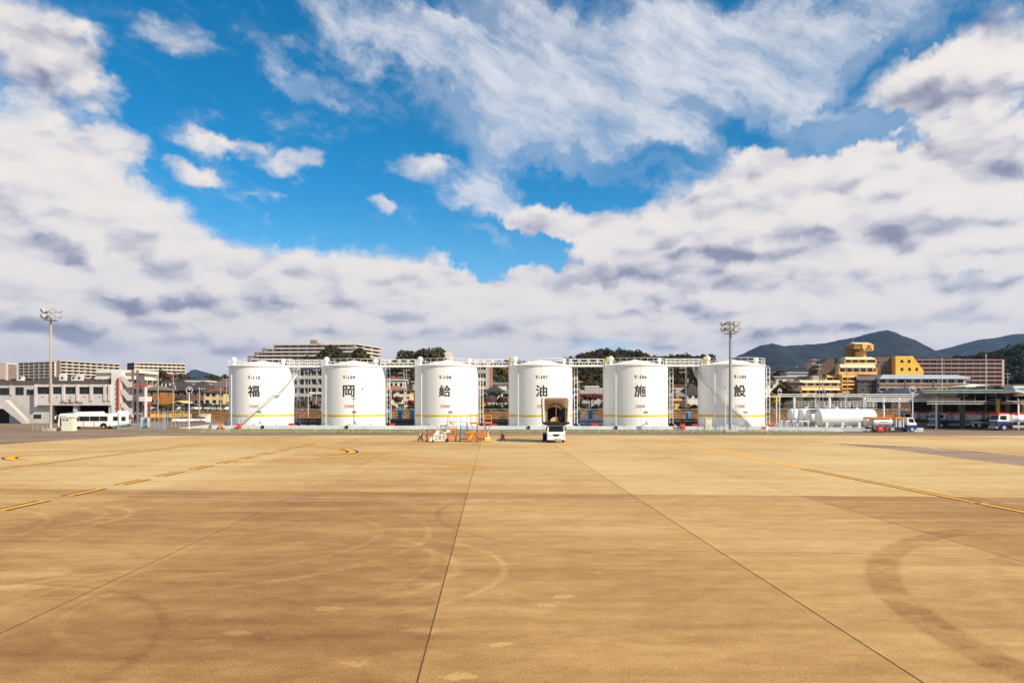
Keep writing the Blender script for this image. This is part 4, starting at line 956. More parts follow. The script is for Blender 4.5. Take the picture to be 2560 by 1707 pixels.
for y in (-.45, .45):
    m.prism([(-.98, .10), (-.60, .10), (.25, 1.28), (.25, 1.5), (.05, 1.5), (-.98, .36)], y - .03, y + .03)
m.build('stringer', WHITE, t); m = MB()
for k in range(6): m.box(-.85 + .18 * k, -.62 + .18 * k, -.43, .43, .22 + .22 * k, .25 + .22 * k)
m.build('step', LGREY, t)
m = MB()
for y in (-.55, .55):
    for z in (.18, .88): m.box(-.5, .85, y - .035, y + .035, z - .04, z + .04)
    for x in (-.48, -.08, .42, .83): m.box(x - .035, x + .035, y - .035, y + .035, .18, .88 if x < .5 else 1.15)
    m.box(.4, 1.0, y - .035, y + .035, 1.11, 1.19)
for x in (-.48, .83): m.box(x - .035, x + .035, -.55, .55, .15, .22)
m.build('cage_frame', WHITE, t)
MB().cyl((-.25, -.5, 2.0), (.55, -.5, 1.05), .06, n=8).build('tow_bar', LGREY, t)
m = MB()
for x in (.28, .8): m.box(x - .03, x + .03, .3, .36, .9, 1.85)
for z in (1.2, 1.5): m.box(.28, .8, .3, .36, z, z + .04)
m.build('back_ladder', DGREY, t); MB().box(.18, .95, .1, .6, 1.85, 1.92).build('platform', BLACK, t)
for x, r in ((.95, .2), (-.55, .14)):
    for y in (-.5, .5): MB().cyl((x, y - .06, r), (x, y + .06, r), r, n=14).build('wheel', BLACK, t)
t = stand('ladder_stand', 1129, 87.2, 'tall orange ladder stand with a white notice on its lower frame')
m = MB()
for s in (-.5, .5): m.box(s - .06, s + .06, -.5, -.38, .2, 1.42).box(s - .06, s + .06, .38, .5, .2, 1.42)
m.box(-.56, .56, -.52, -.4, 1.32, 1.46).box(-.56, .56, -.52, -.4, .2, .38).box(-.56, .56, .4, .52, .2, .3).box(-.56, -.44, -.5, .5, .2, .3).box(.44, .56, -.5, .5, .2, .3).box(-.56, .56, .4, .52, 1.32, 1.46)
m.build('lower_frame', ORANGE, t)
m = MB(); ladder(m, -.3, .3, (-.45, .3), (.1, 3.0), 11); m.build('ladder', DORANGE, t)
m = MB()
for s in (-.52, .52): m.cyl((s, .3, 1.4), (s, .3, 3.15), .028, n=5).cyl((s * .6, -.1, 2.4), (s * .6, -.1, 3.15), .024, n=5).box(s * 1.0 - .05, s * 1.0 + .05, -.2, .35, 2.25, 2.38)
m.build('upper_rail', DORANGE, t); MB().box(-.4, .4, .15, .5, 2.3, 2.35).build('platform', ORANGE, t)
n_ = MB().box(-.55, -.12, -.56, -.53, 1.06, 1.38).build('notice', WHITE, t); casters(t, (-.5, .5), (-.45, .45), .14)
t = stand('step_ladder', 1159.5, 86.6, 'tall blue grey step ladder on small wheels')
m = MB(); ladder(m, -.34, .34, (-.75, .25), (.15, 2.3), 10); m.build('ladder', BLUEGREY, t)
m = MB()
for s in (-1, 1):
    m.cyl((s * .52, .75, .2), (s * .36, .3, 2.3), .04, n=5).cyl((s * .36, .15, 2.3), (s * .36, .15, 3.05), .03, n=5).cyl((s * .36, .6, 2.3), (s * .36, .6, 3.05), .03, n=5).cyl((s * .36, .15, 3.05), (s * .36, .6, 3.05), .03, n=5).cyl((s * .52, .75, .2), (s * .42, -.7, .25), .04, n=5).cyl((s * .44, .55, 1.2), (s * .36, -.3, 1.35), .03, n=5)
m.box(-.5, .5, .72, .78, .2, .3); m.build('support_frame', BLUEGREY, t); MB().box(-.38, .38, .1, .65, 2.28, 2.33).build('platform', BLUEGREY, t); casters(t, (-.48, .48), (-.7, .75), .13)
t = stand('small_step', 1176, 85.6, 'small bright orange step box left of the big platform stand')
m = MB()
for s in (-.32, .32): m.box(s - .05, s + .05, -.4, -.3, 0, 1.1).box(s - .05, s + .05, .3, .4, 0, 1.1)
m.box(-.37, .37, -.42, -.28, .98, 1.12).box(-.37, .37, -.4, .4, .25, .33); m.build('frame', ORANGE, t); MB().box(-.38, .38, -.42, .42, 1.12, 1.16).build('platform', ORANGE, t); MB().box(-.3, .3, .3, .36, .45, .98).build('back_panel', YELLOW, t)
t = stand('platform_stand', 1203, 86.2, 'large orange stand with two railed platforms on a central ladder')
m = MB()
for x0, x1 in ((-1.28, -.48), (.40, 1.22)):
    for x in (x0, x1):
        for y in (-.4, .4): m.cyl((x, y, 2.16), (x, y, 3.16), .03, n=5)
    for z in (2.65, 3.14):
        for y in (-.4, .4): m.cyl((x0, y, z), (x1, y, z), .025, n=5)
        for x in (x0, x1): m.cyl((x, -.4, z), (x, .4, z), .025, n=5)
    m.box(x0, x1, -.43, -.39, 2.16, 2.32)
m.build('platform_rail', ORANGE, t); MB().box(-1.3, 1.26, -.45, .45, 2.08, 2.16).build('platform', DRED, t)
m = MB(); ladder(m, -.40, .40, (-.85, .15), (-.45, 2.1), 8, .045); m.build('ladder', DORANGE, t)
m = MB()
for s in (-1, 1): m.cyl((s * .45, .3, .3), (s * 1.2, .3, 2.1), .04, n=5).cyl((s * .5, -.35, .3), (s * 1.1, -.35, 2.1), .035, n=5)
m.build('brace', LGREY, t)
m = MB()
for s in (-.5, .5): m.box(s - .05, s + .05, -.7, -.6, .1, 1.05).box(s - .05, s + .05, .5, .6, .1, 2.1)
m.box(-.55, .55, -.72, -.6, .95, 1.06).box(-.55, .55, -.72, -.6, .2, .55).box(-1.2, .55, .5, .6, .3, .38); m.build('lower_frame', ORANGE, t); casters(t, (-.5, .5), (-.6, .55), .12)
t = thing('wheel_chock_drum', 'white and yellow drum shaped bollard right of the big orange stand', 'bollard', (X(1219.5, 85.6), 85.6, 0), 0)
MB().box(-.34, .34, -.3, .3, .05, .42).build('base', YELLOW, t); MB().box(-.35, .35, -.31, .31, .42, .52).build('top_plate', WHITE, t); MB().lathe([(.2, .52), (.18, .82), (.1, .9), (.08, 1.15), (.01, 1.2)], 12).build('cone', mat('pale_orange_cone', (.75, .38, .2), .6), t, True); MB().box(-.3, .3, -.34, -.3, .0, .06).build('foot', BLACK, t)
def cart(px, Y, label, body, h):
    t = thing('extinguisher_cart', label, 'fire extinguisher cart', (X(px, Y), Y, 0), 0, 'wheeled fire extinguishers')
    MB().lathe([(.03, .18), (.17, .22), (.2, .35), (.2, .8), (.12, .93), (.05, .98)], 12).build('cylinder', body, t, True)
    for s in (-1, 1): MB().cyl((s * .26 - .04, .05, .18), (s * .26 + .04, .05, .18), .18, n=12).build('wheel', BLACK, t)
    MB().cyl((0, .12, .5), (0, .12, h), .03, n=5).cyl((-.3, .12, h), (.3, .12, h), .03, n=5).build('handle', DGREY, t)
    MB().tube([(.0, -.1, .95), (.2, -.15, .8), (.24, -.1, .5), (.1, -.2, .4)], .03, 5).build('hose', BLACK, t)
cart(1256, 87.2, 'red wheeled extinguisher with a tall handle left of the lift truck', DRED, 1.22)
cart(1051, 87.5, 'pale pink wheeled extinguisher at the left end of the stands', mat('faded_pink_paint', (.62, .4, .34), .6), .85)
# ---------------------------------------------------------------- ringed lamp posts
def ring_lamp(px, Y, ztop, r, label, oval=1.):
    t = thing('ringed_lamp_post', label, 'lamp post', (X(px, Y), Y, 0), 0, 'lamp posts with a ring guard')
    MB().cyl((0, 0, 0), (0, 0, ztop - 2 * r * oval), .085, .07, n=10).build('post', WHITE, t)
    MB().tube([(r * math.cos(q * PI / 12), 0, ztop - r * oval + r * oval * math.sin(q * PI / 12)) for q in range(24)], .045, 6, True).build('ring_guard', WHITE, t)
    MB().cyl((0, 0, ztop - r * oval * .35), (0, 0, ztop), .03, n=5).lathe([(.05, .16), (.26, .02), (.28, -.06), (.2, -.16), (.01, -.2)], 12, (0, 0, ztop - r * oval * .7)).build('lamp_head', LGREY, t)
    MB().box(-.2, .2, -.2, .2, 0, .15).build('base', CONC, t)
ring_lamp(473, 128.5, Z(967, 128.5), .55, 'white lamp post with a round ring guard left of tank T-110'); ring_lamp(2281.5, 117.8, Z(965.5, 117.8), .52, 'white lamp post with a round ring guard beside the small fuel truck'); ring_lamp(1949, 128, Z(971, 128), .33, 'slim lamp post with an oval guard left of the lying tanks', 1.5)
# ---------------------------------------------------------------- lying tanks, catwalk, pipe rack
BX0, BL, BR = 51.6, 9.2, 1.42
ys_b = (124.0, 128.2, 131.4, 136.6)
for k, yy in enumerate(ys_b):
    t = thing('lying_tank', ('long white lying tank in front, on three saddles', 'white lying tank second from the front', 'white lying tank third from the front', 'white lying tank at the back by the thick white column')[k], 'lying tank', (BX0, yy, 0), 0, 'white lying tanks')
    z = 2.12
    MB().lathe_x([(BR, .18), (BR, BL - .18)], 48, (0, 0, z)).build('shell', TANKW, t, True)
    for a, b in ((.18, 0), (BL - .18, BL)):
        s = 1 if b > a else -1
        MB().lathe_x([(BR, a), (BR * .985, a + s * .14), (BR * .9, a + s * .26), (BR * .6, a + s * .40), (.01, a + s * .46)], 48, (0, 0, z)).build('end_cap', TANKW, t, True)
    for x in (1.0, 3.6, 6.4, 8.4): MB().box(x - .22, x + .22, -1.1, 1.1, 0, 1.0).prism([(-1.2, .9), (1.2, .9), (1.2, 1.3), (.7, .95), (-.7, .95), (-1.2, 1.3)], x - .2, x + .2, 'x').build('saddle', WHITE, t)
    MB().cyl((3, 0, z + BR - .05), (3, 0, z + BR + .35), .35, n=14).cyl((6.5, 0, z + BR - .05), (6.5, 0, z + BR + .3), .25, n=12).build('manhole', TANKW, t)
t = thing('catwalk', 'grey railed catwalk running over the lying tanks', 'catwalk', (0, 0, 0), 0)
cx0, cx1 = X(1992, 127), X(2186, 127)
MB().box(cx0, cx1, 126.2, 127.6, 3.62, 3.74).build('deck', GREY, t); m = MB()
for y in (126.2, 127.6):
    for k in range(25): xx = cx0 + (cx1 - cx0) * k / 24; m.cyl((xx, y, 3.7), (xx, y, 4.85), .03, n=4)
    for z in (4.1, 4.48, 4.85): m.cyl((cx0, y, z), (cx1, y, z), .03, n=5)
m.build('railing', LGREY, t)
for x in (cx0 + .3, (cx0 + cx1) / 2, cx1 - .3): MB().cyl((x, 126.9, 0), (x, 126.9, 3.62), .09, n=8).build('leg', GREY, t)
m = MB()
for k in range(9): xx = cx0 + 2 + k * 1.4; m.cyl((xx, 127, 3.7), (xx, 127, 4.3 + .3 * (k % 3)), .12, n=8).cbox((xx, 127, 4.3), (.3, .3, .12))
m.build('valve', LGREY, t)
t = thing('pipe_rack', 'white overhead pipe rack on columns from tank T-105 to the canopy', 'pipe rack', (0, 0, 0), 0)
Yp = 129.5; zt = Z(986, Yp); za = X(1914, Yp); zb = X(2395, Yp)
for z, y, r, x0 in ((zt, Yp, .08, X(1944, Yp)), (zt - .34, Yp + .5, .08, za)): MB().cyl((x0, y, z), (zb, y, z), r, n=10).build('pipe', WHITE, t)
for px, r in ((1944, .08), (1988.5, .20), (2042, .06), (2077, .20), (2117, .07), (2164, .24), (2252, .16), (2213, .16), (2345, .14)): MB().cyl((X(px, Yp), Yp + .5, 0), (X(px, Yp), Yp + .5, zt - .25), r, n=14).build('column', WHITE, t)
m = MB(); x0, x1 = X(2166, Yp), X(2400, Yp); z0, z1 = Z(1004, Yp), Z(995, Yp)
m.box(x0, x1, Yp - .1, Yp, z0, z0 + .14).box(x0, x1, Yp - .1, Yp, z1 - .14, z1)
for k in range(34):
    a = x0 + (x1 - x0) * k / 34; m.cyl((a, Yp - .05, z0 + .1), (a + (x1 - x0) / 68, Yp - .05, z1 - .1), .05, n=4).cyl((a + (x1 - x0) / 68, Yp - .05, z1 - .1), (a + (x1 - x0) / 34, Yp - .05, z0 + .1), .05, n=4)
m.build('lattice_girder', WHITE, t)
# small pipework left of the lying tanks
t = thing('pipe_manifold', 'white and grey low pipework left of the lying tanks', 'pipework', (X(1985, 122), 123.6, 0), 0, 'pipework between the tanks'); 
m = MB().cyl((-1.6, 0, 1.5), (3.2, 0, 1.5), .1, n=10).cyl((-2.1, .4, 1.15), (2.4, .4, 1.15), .07, n=8)
for x in (-1.5, -.6, .6, 2.0, 3.0): m.cyl((x, 0, 0), (x, 0, 1.5), .08, n=8)
m.build('pipe', WHITE, t, True)
for x in (-1.0, .2, 1.3): MB().cyl((x, 0, 1.5), (x, 0, 2.1), .05, n=6).tube([(x + .22 * math.cos(q * PI / 5), .22 * math.sin(q * PI / 5), 2.1) for q in range(10)], .03, 4, True).lathe([(.2, -.22), (.22, .0), (.2, .22)], 10, (x, 0, 1.5)).build('valve', GREY, t)
t = thing('pump_skid', 'dark low pump skid at the end of the white wall', 'pump', (X(2002, 122.2), 122.4, 0), 0); MB().box(-.75, .75, -.3, .5, 0, .2).build('base', DGREY, t); MB().cyl((-.6, 0, .5), (.2, 0, .5), .26, n=14).cyl((.2, 0, .5), (.6, 0, .5), .36, n=14).build('pump', mat('brown_pump', (.2, .13, .1), .6), t, True)
# ---------------------------------------------------------------- canopy at the right
t = thing('refuelling_canopy', 'wide green edged canopy roof sheltering the fuel trucks', 'canopy', (0, 0, 0), 0)
x0, x1, y0, y1 = 69.6, 150, 124.6, 166; zr = 6.3; xb0 = 90.
GRN = mat('grey_green_fascia', (.16, .19, .16), .7, .12)
v = [(x0, y0 + .05, zr), (x1, y0 + .05, zr + .2), (x1, y1, zr + .2), (xb0, y1, zr)]
MB().add(v + [(a, b, c + .14) for a, b, c in v], [(0, 3, 2, 1), (4, 5, 6, 7), (0, 1, 5, 4), (1, 2, 6, 5), (2, 3, 7, 6), (3, 0, 4, 7)]).build('roof', mat('dark_roof_sheet', (.13, .13, .125), .7, .12), t)
MB().prism([(x0, zr - .08), (x1, zr + .05), (x1, zr + .60), (x0, zr + .42)], y0 - .04, y0 + .05).build('fascia', GRN, t)
MB().prism([(x0 - .2, zr + .42), (x1, zr + .60), (x1, zr + .74), (x0 - .2, zr + .52)], y0 - .16, y0 + .1).build('gutter', mat('pale_teal_gutter', (.36, .55, .56), .5), t)
MB().box(xb0, x1, y1 - .15, y1, 0, zr).build('back_panel', mat('canopy_back_shade', (.055, .05, .035), .9, .3), t)  # added dark panel, stands in for the deep shade under the roof
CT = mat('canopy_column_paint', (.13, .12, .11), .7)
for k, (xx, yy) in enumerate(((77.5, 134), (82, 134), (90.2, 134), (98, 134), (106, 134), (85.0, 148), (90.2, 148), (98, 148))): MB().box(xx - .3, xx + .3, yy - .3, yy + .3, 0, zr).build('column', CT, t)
for xx in (X(2496, 132), X(2560, 132)): MB().box(xx - .22, xx + .22, 132.0, 132.4, 2.9, 5.2).build('yellow_pillar', YELLOW, t)
MB().box(X(2510, 132), x1, 132.1, 132.3, 4.5, 4.8).build('yellow_beam', YELLOW, t)
m = MB()
for k in range(16): xx = x0 + 2 + k * 1.8; m.cyl((xx, y0 + .6, zr - 1.9), (xx, y0 + .6, zr), .03, n=4)
for z in (zr - 1.4, zr - 1.65, zr - 1.9): m.cyl((x0 + 1, y0 + .6, z), (x0 + 30, y0 + .6, z), .04, n=5)
m.build('hanging_pipe', GREY, t)
for xx in (86, 91, 97): MB().box(xx, xx + 2.2, 140, 140.15, zr - 1.0, zr - .9).build('lamp_tube', LENS, t)
def panel_mask():
    pass
t = thing('corner_roof', 'small pale blue sloping roof edge at the far right of the canopy', 'roof', (X(2541, 121), 121.4, 0), 0)
MB().prism([(0, 6.75), (7, 5.2), (7, 5.5), (0, 7.05)], 0, 2.6).build('roof', SKYB, t); MB().prism([(.1, 6.55), (7, 5.0), (7, 5.18), (.1, 6.73)], .0, 2.6).build('soffit', WHITE, t)
for x in (1.5, 6.5): MB().box(x - .1, x + .1, 1.2, 1.4, 0, 5.3).build('post', WHITE, t)
# worker on the right-hand fuel truck
def person(loc, label):
    me = bpy.data.meshes.new('person'); bm = bmesh.new()
    P_ = {'pel': (0, 0, .92), 'che': (.02, 0, 1.28), 'nec': (.02, 0, 1.46), 'hd0': (.0, 0, 1.54), 'hd1': (-.02, 0, 1.70), 'hl': (0, .1, .9), 'kl': (-.03, .12, .5), 'al': (.02, .12, .08), 'tl': (-.14, .12, .04), 'hr': (0, -.1, .9), 'kr': (-.03, -.12, .5), 'ar': (.02, -.12, .08), 'tr': (-.14, -.12, .04),
          'sl': (.02, .2, 1.4), 'el': (-.04, .28, 1.14), 'wl': (-.24, .22, 1.0), 'fl': (-.33, .2, .99), 'sr': (.02, -.2, 1.4), 'er': (-.04, -.28, 1.14), 'wr': (-.24, -.22, 1.0), 'fr': (-.33, -.2, .99)}
    RD = dict(pel=.15, che=.17, nec=.06, hd0=.085, hd1=.10, hl=.1, kl=.065, al=.05, tl=.045, hr=.1, kr=.065, ar=.05, tr=.045, sl=.075, el=.05, wl=.038, fl=.03, sr=.075, er=.05, wr=.038, fr=.03)
    ED = ['pel che', 'che nec', 'nec hd0', 'hd0 hd1', 'pel hl', 'hl kl', 'kl al', 'al tl', 'pel hr', 'hr kr', 'kr ar', 'ar tr', 'che sl', 'sl el', 'el wl', 'wl fl', 'che sr', 'sr er', 'er wr', 'wr fr']
    vv = {k: bm.verts.new(p) for k, p in P_.items()}
    for e in ED: a, b = e.split(); bm.edges.new((vv[a], vv[b]))
    bm.verts.index_update(); idx = {k: v.index for k, v in vv.items()}; bm.to_mesh(me); bm.free()
    o = bpy.data.objects.new('person', me); COL.objects.link(o); sk = o.modifiers.new('skin', 'SKIN')
    for k, i in idx.items():
        d = me.skin_vertices[0].data[i]; d.radius = (RD[k],) * 2; d.use_root = (k == 'pel')
    o.modifiers.new('sub', 'SUBSURF').levels = 1
    me.materials.append(mat('blue_overalls', (.04, .07, .22), .8, .15)); o.location = loc
    MB().lathe([(.14, 0), (.135, .06), (.1, .12), (.01, .15)], 14, (-.02, 0, 1.68)).box(-.2, -.1, -.1, .1, 1.68, 1.7).build('helmet', WHITE, o, True)
    return tag(o, label, 'person')
person((X(2551, 123.5), 123.6, 2.92), 'worker in blue overalls and white helmet on top of the sunlit fuel truck')
# ---------------------------------------------------------------- buildings
WINC = {}
WFR = mat('window_frame_paint', (.45, .44, .43), .5, .05)
def window(parent, x, y, z, w, h, rz=0., frame=None, sub=True):
    """window on a wall that looks along -Y (turned by rz); x, y on the wall face, z at the middle"""
    frame = frame or WFR
    k = (round(w, 2), round(h, 2), frame.name)
    if k not in WINC:
        m = MB(); t = .07
        m.box(-w / 2 - t, w / 2 + t, -.06, .02, h / 2, h / 2 + t).box(-w / 2 - t, w / 2 + t, -.08, .02, -h / 2 - t, -h / 2).box(-w / 2 - t, -w / 2, -.06, .02, -h / 2, h / 2).box(w / 2, w / 2 + t, -.06, .02, -h / 2, h / 2)
        if w > 1.1: m.box(-.03, .03, -.05, .0, -h / 2, h / 2)
        o = m.build('window', frame); MB().box(-w / 2, w / 2, -.03, .01, -h / 2, h / 2).build('pane', GLASS, o)
        WINC[k] = o; o.parent = parent; o.location = (x, y, z); o.rotation_euler = (0, 0, rz); return o
    return dup_part(WINC[k], parent, (x, y, z), (0, 0, rz))
def slope_roof(kind, x0, x1, y0, y1, ze, zr, ov=.6, th_=.22):
    """hip / gable roofs as solid shapes; gx = ridge along X, gy = ridge along Y"""
    a, b, c, d = x0 - ov, x1 + ov, y0 - ov, y1 + ov; ym, xm = (c + d) / 2, (a + b) / 2
    if kind == 'hip':
        s = min((b - a) / 2 - .3, (d - c) / 2 * 1.0)
        top = [(a + s, ym, zr), (b - s, ym, zr)]
        base = [(a, c, ze), (b, c, ze), (b, d, ze), (a, d, ze)]; low = [(p[0], p[1], ze - th_) for p in base]
        v = base + low + top
        f = [(0, 1, 9, 8), (2, 3, 8, 9), (1, 2, 9), (3, 0, 8), (4, 7, 6, 5), (0, 4, 5, 1), (1, 5, 6, 2), (2, 6, 7, 3), (3, 7, 4, 0)]
        return MB().add(v, f)
    if kind == 'gx': return MB().prism([(c, ze - th_), (c, ze), (ym, zr), (d, ze), (d, ze - th_), (ym, zr - th_)], a, b, 'x')
    if kind == 'gy': return MB().prism([(a, ze - th_), (a, ze), (xm, zr), (b, ze), (b, ze - th_), (xm, zr - th_)], c, d, 'y')
    return MB().box(a, b, c, d, ze - th_, max(zr, ze + .15))
def house(label, px0, px1, pr, pe, pb, Y, depth, wm, rm, kind='hip', floors=2, nwin=3, name='house', cat='house', group='houses behind the tank yard', rz=0., wins=True, gable=None, skirt=False):
    x0, x1 = X(px0, Y), X(px1, Y); zr, ze = Z(pr, Y), Z(pe, Y); zb = th((x0 + x1) / 2, Y + depth / 2) - .6
    zb = min(zb, Z(pb, Y) if pb else 1e9, ze - 2.5)
    t = thing(name, label, cat, ((x0 + x1) / 2, Y, zb), rz, group); w = (x1 - x0) / 2; h = ze - zb
    MB().box(-w, w, 0, depth, 0, h).build('wall', wm, t)
    slope_roof(kind, -w, w, 0, depth, h + .02, zr - zb).build('roof', rm, t)
    if kind == 'gy': MB().add([(-w, .01, h - .1), (w, .01, h - .1), (0, .01, zr - zb - .3)], [(0, 1, 2)]).build('gable_wall', wm, t)
    if kind == 'gx':
        for s in (-w + .01, w - .01): MB().add([(s, 0, h - .1), (s, depth, h - .1), (s, depth / 2, zr - zb - .3)], [(0, 1, 2)]).build('gable_wall', wm, t)
    zvis = Z(pb, Y) - zb if pb else 0
    if wins:
        fh = (h - zvis) / floors
        for f in range(floors):
            for k in range(nwin):
                ww = min(1.6, 2 * w / nwin * .5)
                window(t, -w + (k + .5) * 2 * w / nwin + .15 * ((k + f) % 2), 0, zvis + fh * (f + .5), ww, min(1.2, fh * .45))
        window(t, w, depth * .5, zvis + fh * (floors - .5), 1.2, 1.1, PI / 2)
    if skirt:
        MB().prism([(-1.3, h * .5 - .25), (.0, h * .5 + .25), (.0, h * .5 + .05)], -w * .9, w * .6, 'x').build('porch_roof', rm, t)
    return t
def wing(t, p0, p1, z0, floors, fh, bays, depth, wm, pm, rm=None, skip=None, fins=True, win_w=.62, roof=True, cut=None, first=0, railh=1.05):
    """one wing of a balcony block: facade from p0 to p1 (plan, left to right seen from the front); local to t"""
    p0, p1 = Vector(p0), Vector(p1); d = p1 - p0; L = d.length; a = math.atan2(d.y, d.x)
    def put(o): o.location = (p0.x, p0.y, z0); o.rotation_euler = (0, 0, a); return o
    h = floors * fh; rm = rm or SHADE
    ext = lambda k: cut(k) if cut else (0., L)
    m = MB()
    if cut:
        for k in range(floors):
            e = ext(k); m.box(e[0], e[1], 1.3, depth, k * fh + (.0 if k == 0 else .001), (k + 1) * fh)
    else: m.box(0, L, 1.3, depth, 0, h)
    put(m.build('wall', wm, t))
    bw = L / bays; sb = None; sf = None; nw = 0; rest = MB()
    for k in range(first, floors):
        e = ext(k)
        o = MB().box(e[0], e[1], 0, 1.29, k * fh - .08, k * fh + .1).box(e[0], e[1], 0, .14, k * fh + .1, k * fh + railh).build('balcony', pm, t); put(o)
        for b in range(bays + 1):
            x = b * bw
            if x < e[0] - .01 or x > e[1] + .01: continue
            if fins:
                if sf is None: sf = MB().box(-.11, .11, -.02, 1.3, 0, fh - .02).build('partition_fin', pm, t); q = sf
                else: q = dup_part(sf, t)
                q.location = Vector((p0.x, p0.y, z0 + k * fh + .01)) + d.normalized().to_3d() * x; q.rotation_euler = (0, 0, a)
            if b < bays and x + bw <= e[1] + .01:
                c = p0 + d.normalized() * (x + bw / 2); n_ = Vector((-math.sin(a), math.cos(a)))
                c = c + n_ * 1.28
                if nw < 96: window(t, c.x, c.y, z0 + k * fh + fh * .5 + .05, bw * win_w, fh * .66, a); nw += 1
                else: rest.box(x + bw * (.5 - win_w / 2), x + bw * (.5 + win_w / 2), 1.24, 1.29, k * fh + fh * .2, k * fh + fh * .86)
    if rest.v: tag(put(rest.build('window', GLASS, t)), kind='stuff')
    if roof:
        e = ext(floors - 1); put(MB().box(e[0] - .2, e[1] + .2, -.05, depth + .1, h, h + .35).box(e[0] - .2, e[1] + .2, -.05, .15, h + .35, h + .7).build('roof', pm, t))
RECESS = mat('shaded_recess_wall', (.37, .265, .215), .85, .1, .4); PARA = mat('cream_parapet', (.68, .57, .46), .85, .07, .4)  # recess colour carries the shadow of the balcony slabs
BEIGE = mat('beige_render', (.60, .50, .40), .85, .08, .4); PINKB = mat('pinkish_render', (.56, .42, .34), .85, .08, .4); OFFW = mat('off_white_render', (.70, .66, .58), .85, .06, .4)
MAUVE = mat('mauve_tile', (.26, .18, .16), .8, .12, .4); GREYW = mat('grey_mortar', (.44, .41, .40), .85, .08, .3); BROWNW = mat('brown_brick', (.22, .115, .08), .85, .2, .8)
DKROOF = mat('dark_tile_roof', (.058, .045, .042), .8, .25, 1.2, stretch=(4, 1, 1)); BLUROOF = mat('navy_slate_roof', (.045, .045, .075), .7, .2, 1.2); GRNROOF = mat('grey_green_roof', (.15, .15, .105), .8, .15, 1.2); REDROOF = mat('red_brown_roof', (.20, .065, .042), .8, .2, 1.2); ORROOF = mat('orange_tile_roof', (.34, .15, .07), .8, .2, 1.2); GRYROOF = mat('grey_sheet_roof', (.24, .21, .21), .6, .15, 1.)
SHED = mat('corrugated_sheet', (.34, .29, .28), .6, .25, 2.5, stretch=(6, .2, .2)); YELW = mat('yellow_ochre_wall', (.74, .43, .14), .8, .1, .3); PALEY = mat('pale_yellow_wall', (.86, .66, .40), .8, .06, .3); CREAMW = mat('cream_house_wall', (.70, .53, .26), .85, .08, .5); ORW = mat('orange_wood_wall', (.36, .145, .035), .8, .2, 1.5, stretch=(.3, 1, 5)); DKW = mat('dark_brown_wall', (.12, .07, .055), .85, .2, 1.)

# --- fire station at the left
Ys = 168.
fs = thing('fire_station', 'grey fire station with a dark roof band, garage bays and zigzag outdoor stair', 'fire station', (X(88, Ys), Ys, 0), 0)
bx = lambda px: X(px, Ys) - X(88, Ys)
FW = mat('station_render', (.50, .46, .44), .85, .07, .35); FB = mat('station_panel', (.56, .51, .49), .8, .06, .4)
z1, z2, z3, z4 = Z(1013, Ys), Z(985, Ys), Z(967, Ys), Z(960.5, Ys); zf = Z(951, Ys); xr = bx(277); xl = bx(-70)
MB().box(xl, 0, 1.2, 14, 0, z4).build('wall', FW, fs)
MB().box(xl, xr + .5, 1.0, 14.2, z4, zf).build('roof_fascia', mat('dark_fascia', (.105, .075, .07), .8, .15), fs)
m = MB().box(0, xr, 0, .5, z1, z2).box(0, xr, 0, .5, z3, z4 - .02).box(0, xr, .5, 12, z1, z1 + .3)
m.build('upper_front', FB, fs)
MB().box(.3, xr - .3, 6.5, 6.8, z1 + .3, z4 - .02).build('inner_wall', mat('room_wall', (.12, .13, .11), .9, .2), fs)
piers = [88, 128, 159, 194, 228.5, 262.5, 274]
for px in piers[1:]: MB().box(bx(px) - .28, bx(px) + .28, -.25, .5, Z(1002, Ys), z4).build('pier', FB, fs)
MB().box(-.15, .35, -.2, 1.2, z1 - .3, z4).build('pier', FB, fs)
for a, b in zip(piers, piers[1:]): 
    wd = bx(b) - bx(a) - .6
    if wd > .3: window(fs, (bx(a) + bx(b)) / 2, .3, (z2 + z3) / 2, wd, z3 - z2 - .15, frame=DGREY)
for px in (106, 142, 177, 212, 248): MB().cyl((bx(px), -.06, Z(992.5, Ys)), (bx(px), .0, Z(992.5, Ys)), .13, n=10).build('drain_spout', SHADE, fs)
# garage
MB().box(bx(132), bx(268), 11.5, 11.9, 0, z1).box(bx(131), bx(132), .6, 11.5, 0, z1).box(bx(268), bx(269), .6, 11.5, 0, z1).build('garage_wall', SHADE, fs)  # gloom of the garage put into the near-black wall colour
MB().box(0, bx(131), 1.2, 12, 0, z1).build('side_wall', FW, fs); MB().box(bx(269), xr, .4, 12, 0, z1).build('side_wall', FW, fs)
MB().box(bx(179), bx(188), .6, 2.0, 0, z1).build('column', FW, fs)
m = MB(); text_flat(m, '博多消防署空港出張所', .55, ((bx(149) + bx(206)) / 2, 0, Z(1007.2, Ys)), .018, space=1.5, width=bx(206) - bx(149), height=.52, lift=.06); m.build('sign_lettering', INK, fs)
m = MB().cyl((bx(175), -.1, Z(1000.6, Ys)), (bx(175), 0, Z(1000.6, Ys)), .22, n=6); m.build('emblem', DRED, fs)
m = MB().prism([(bx(175) + .5 * math.cos(q * PI / 5 + PI / 2) * (1 if q % 2 == 0 else .45), Z(1000.6, Ys) + .5 * math.sin(q * PI / 5 + PI / 2) * (1 if q % 2 == 0 else .45)) for q in range(10)], -.07, -.01); m.build('emblem_star', mat('gold', (.5, .32, .06), .5), fs)
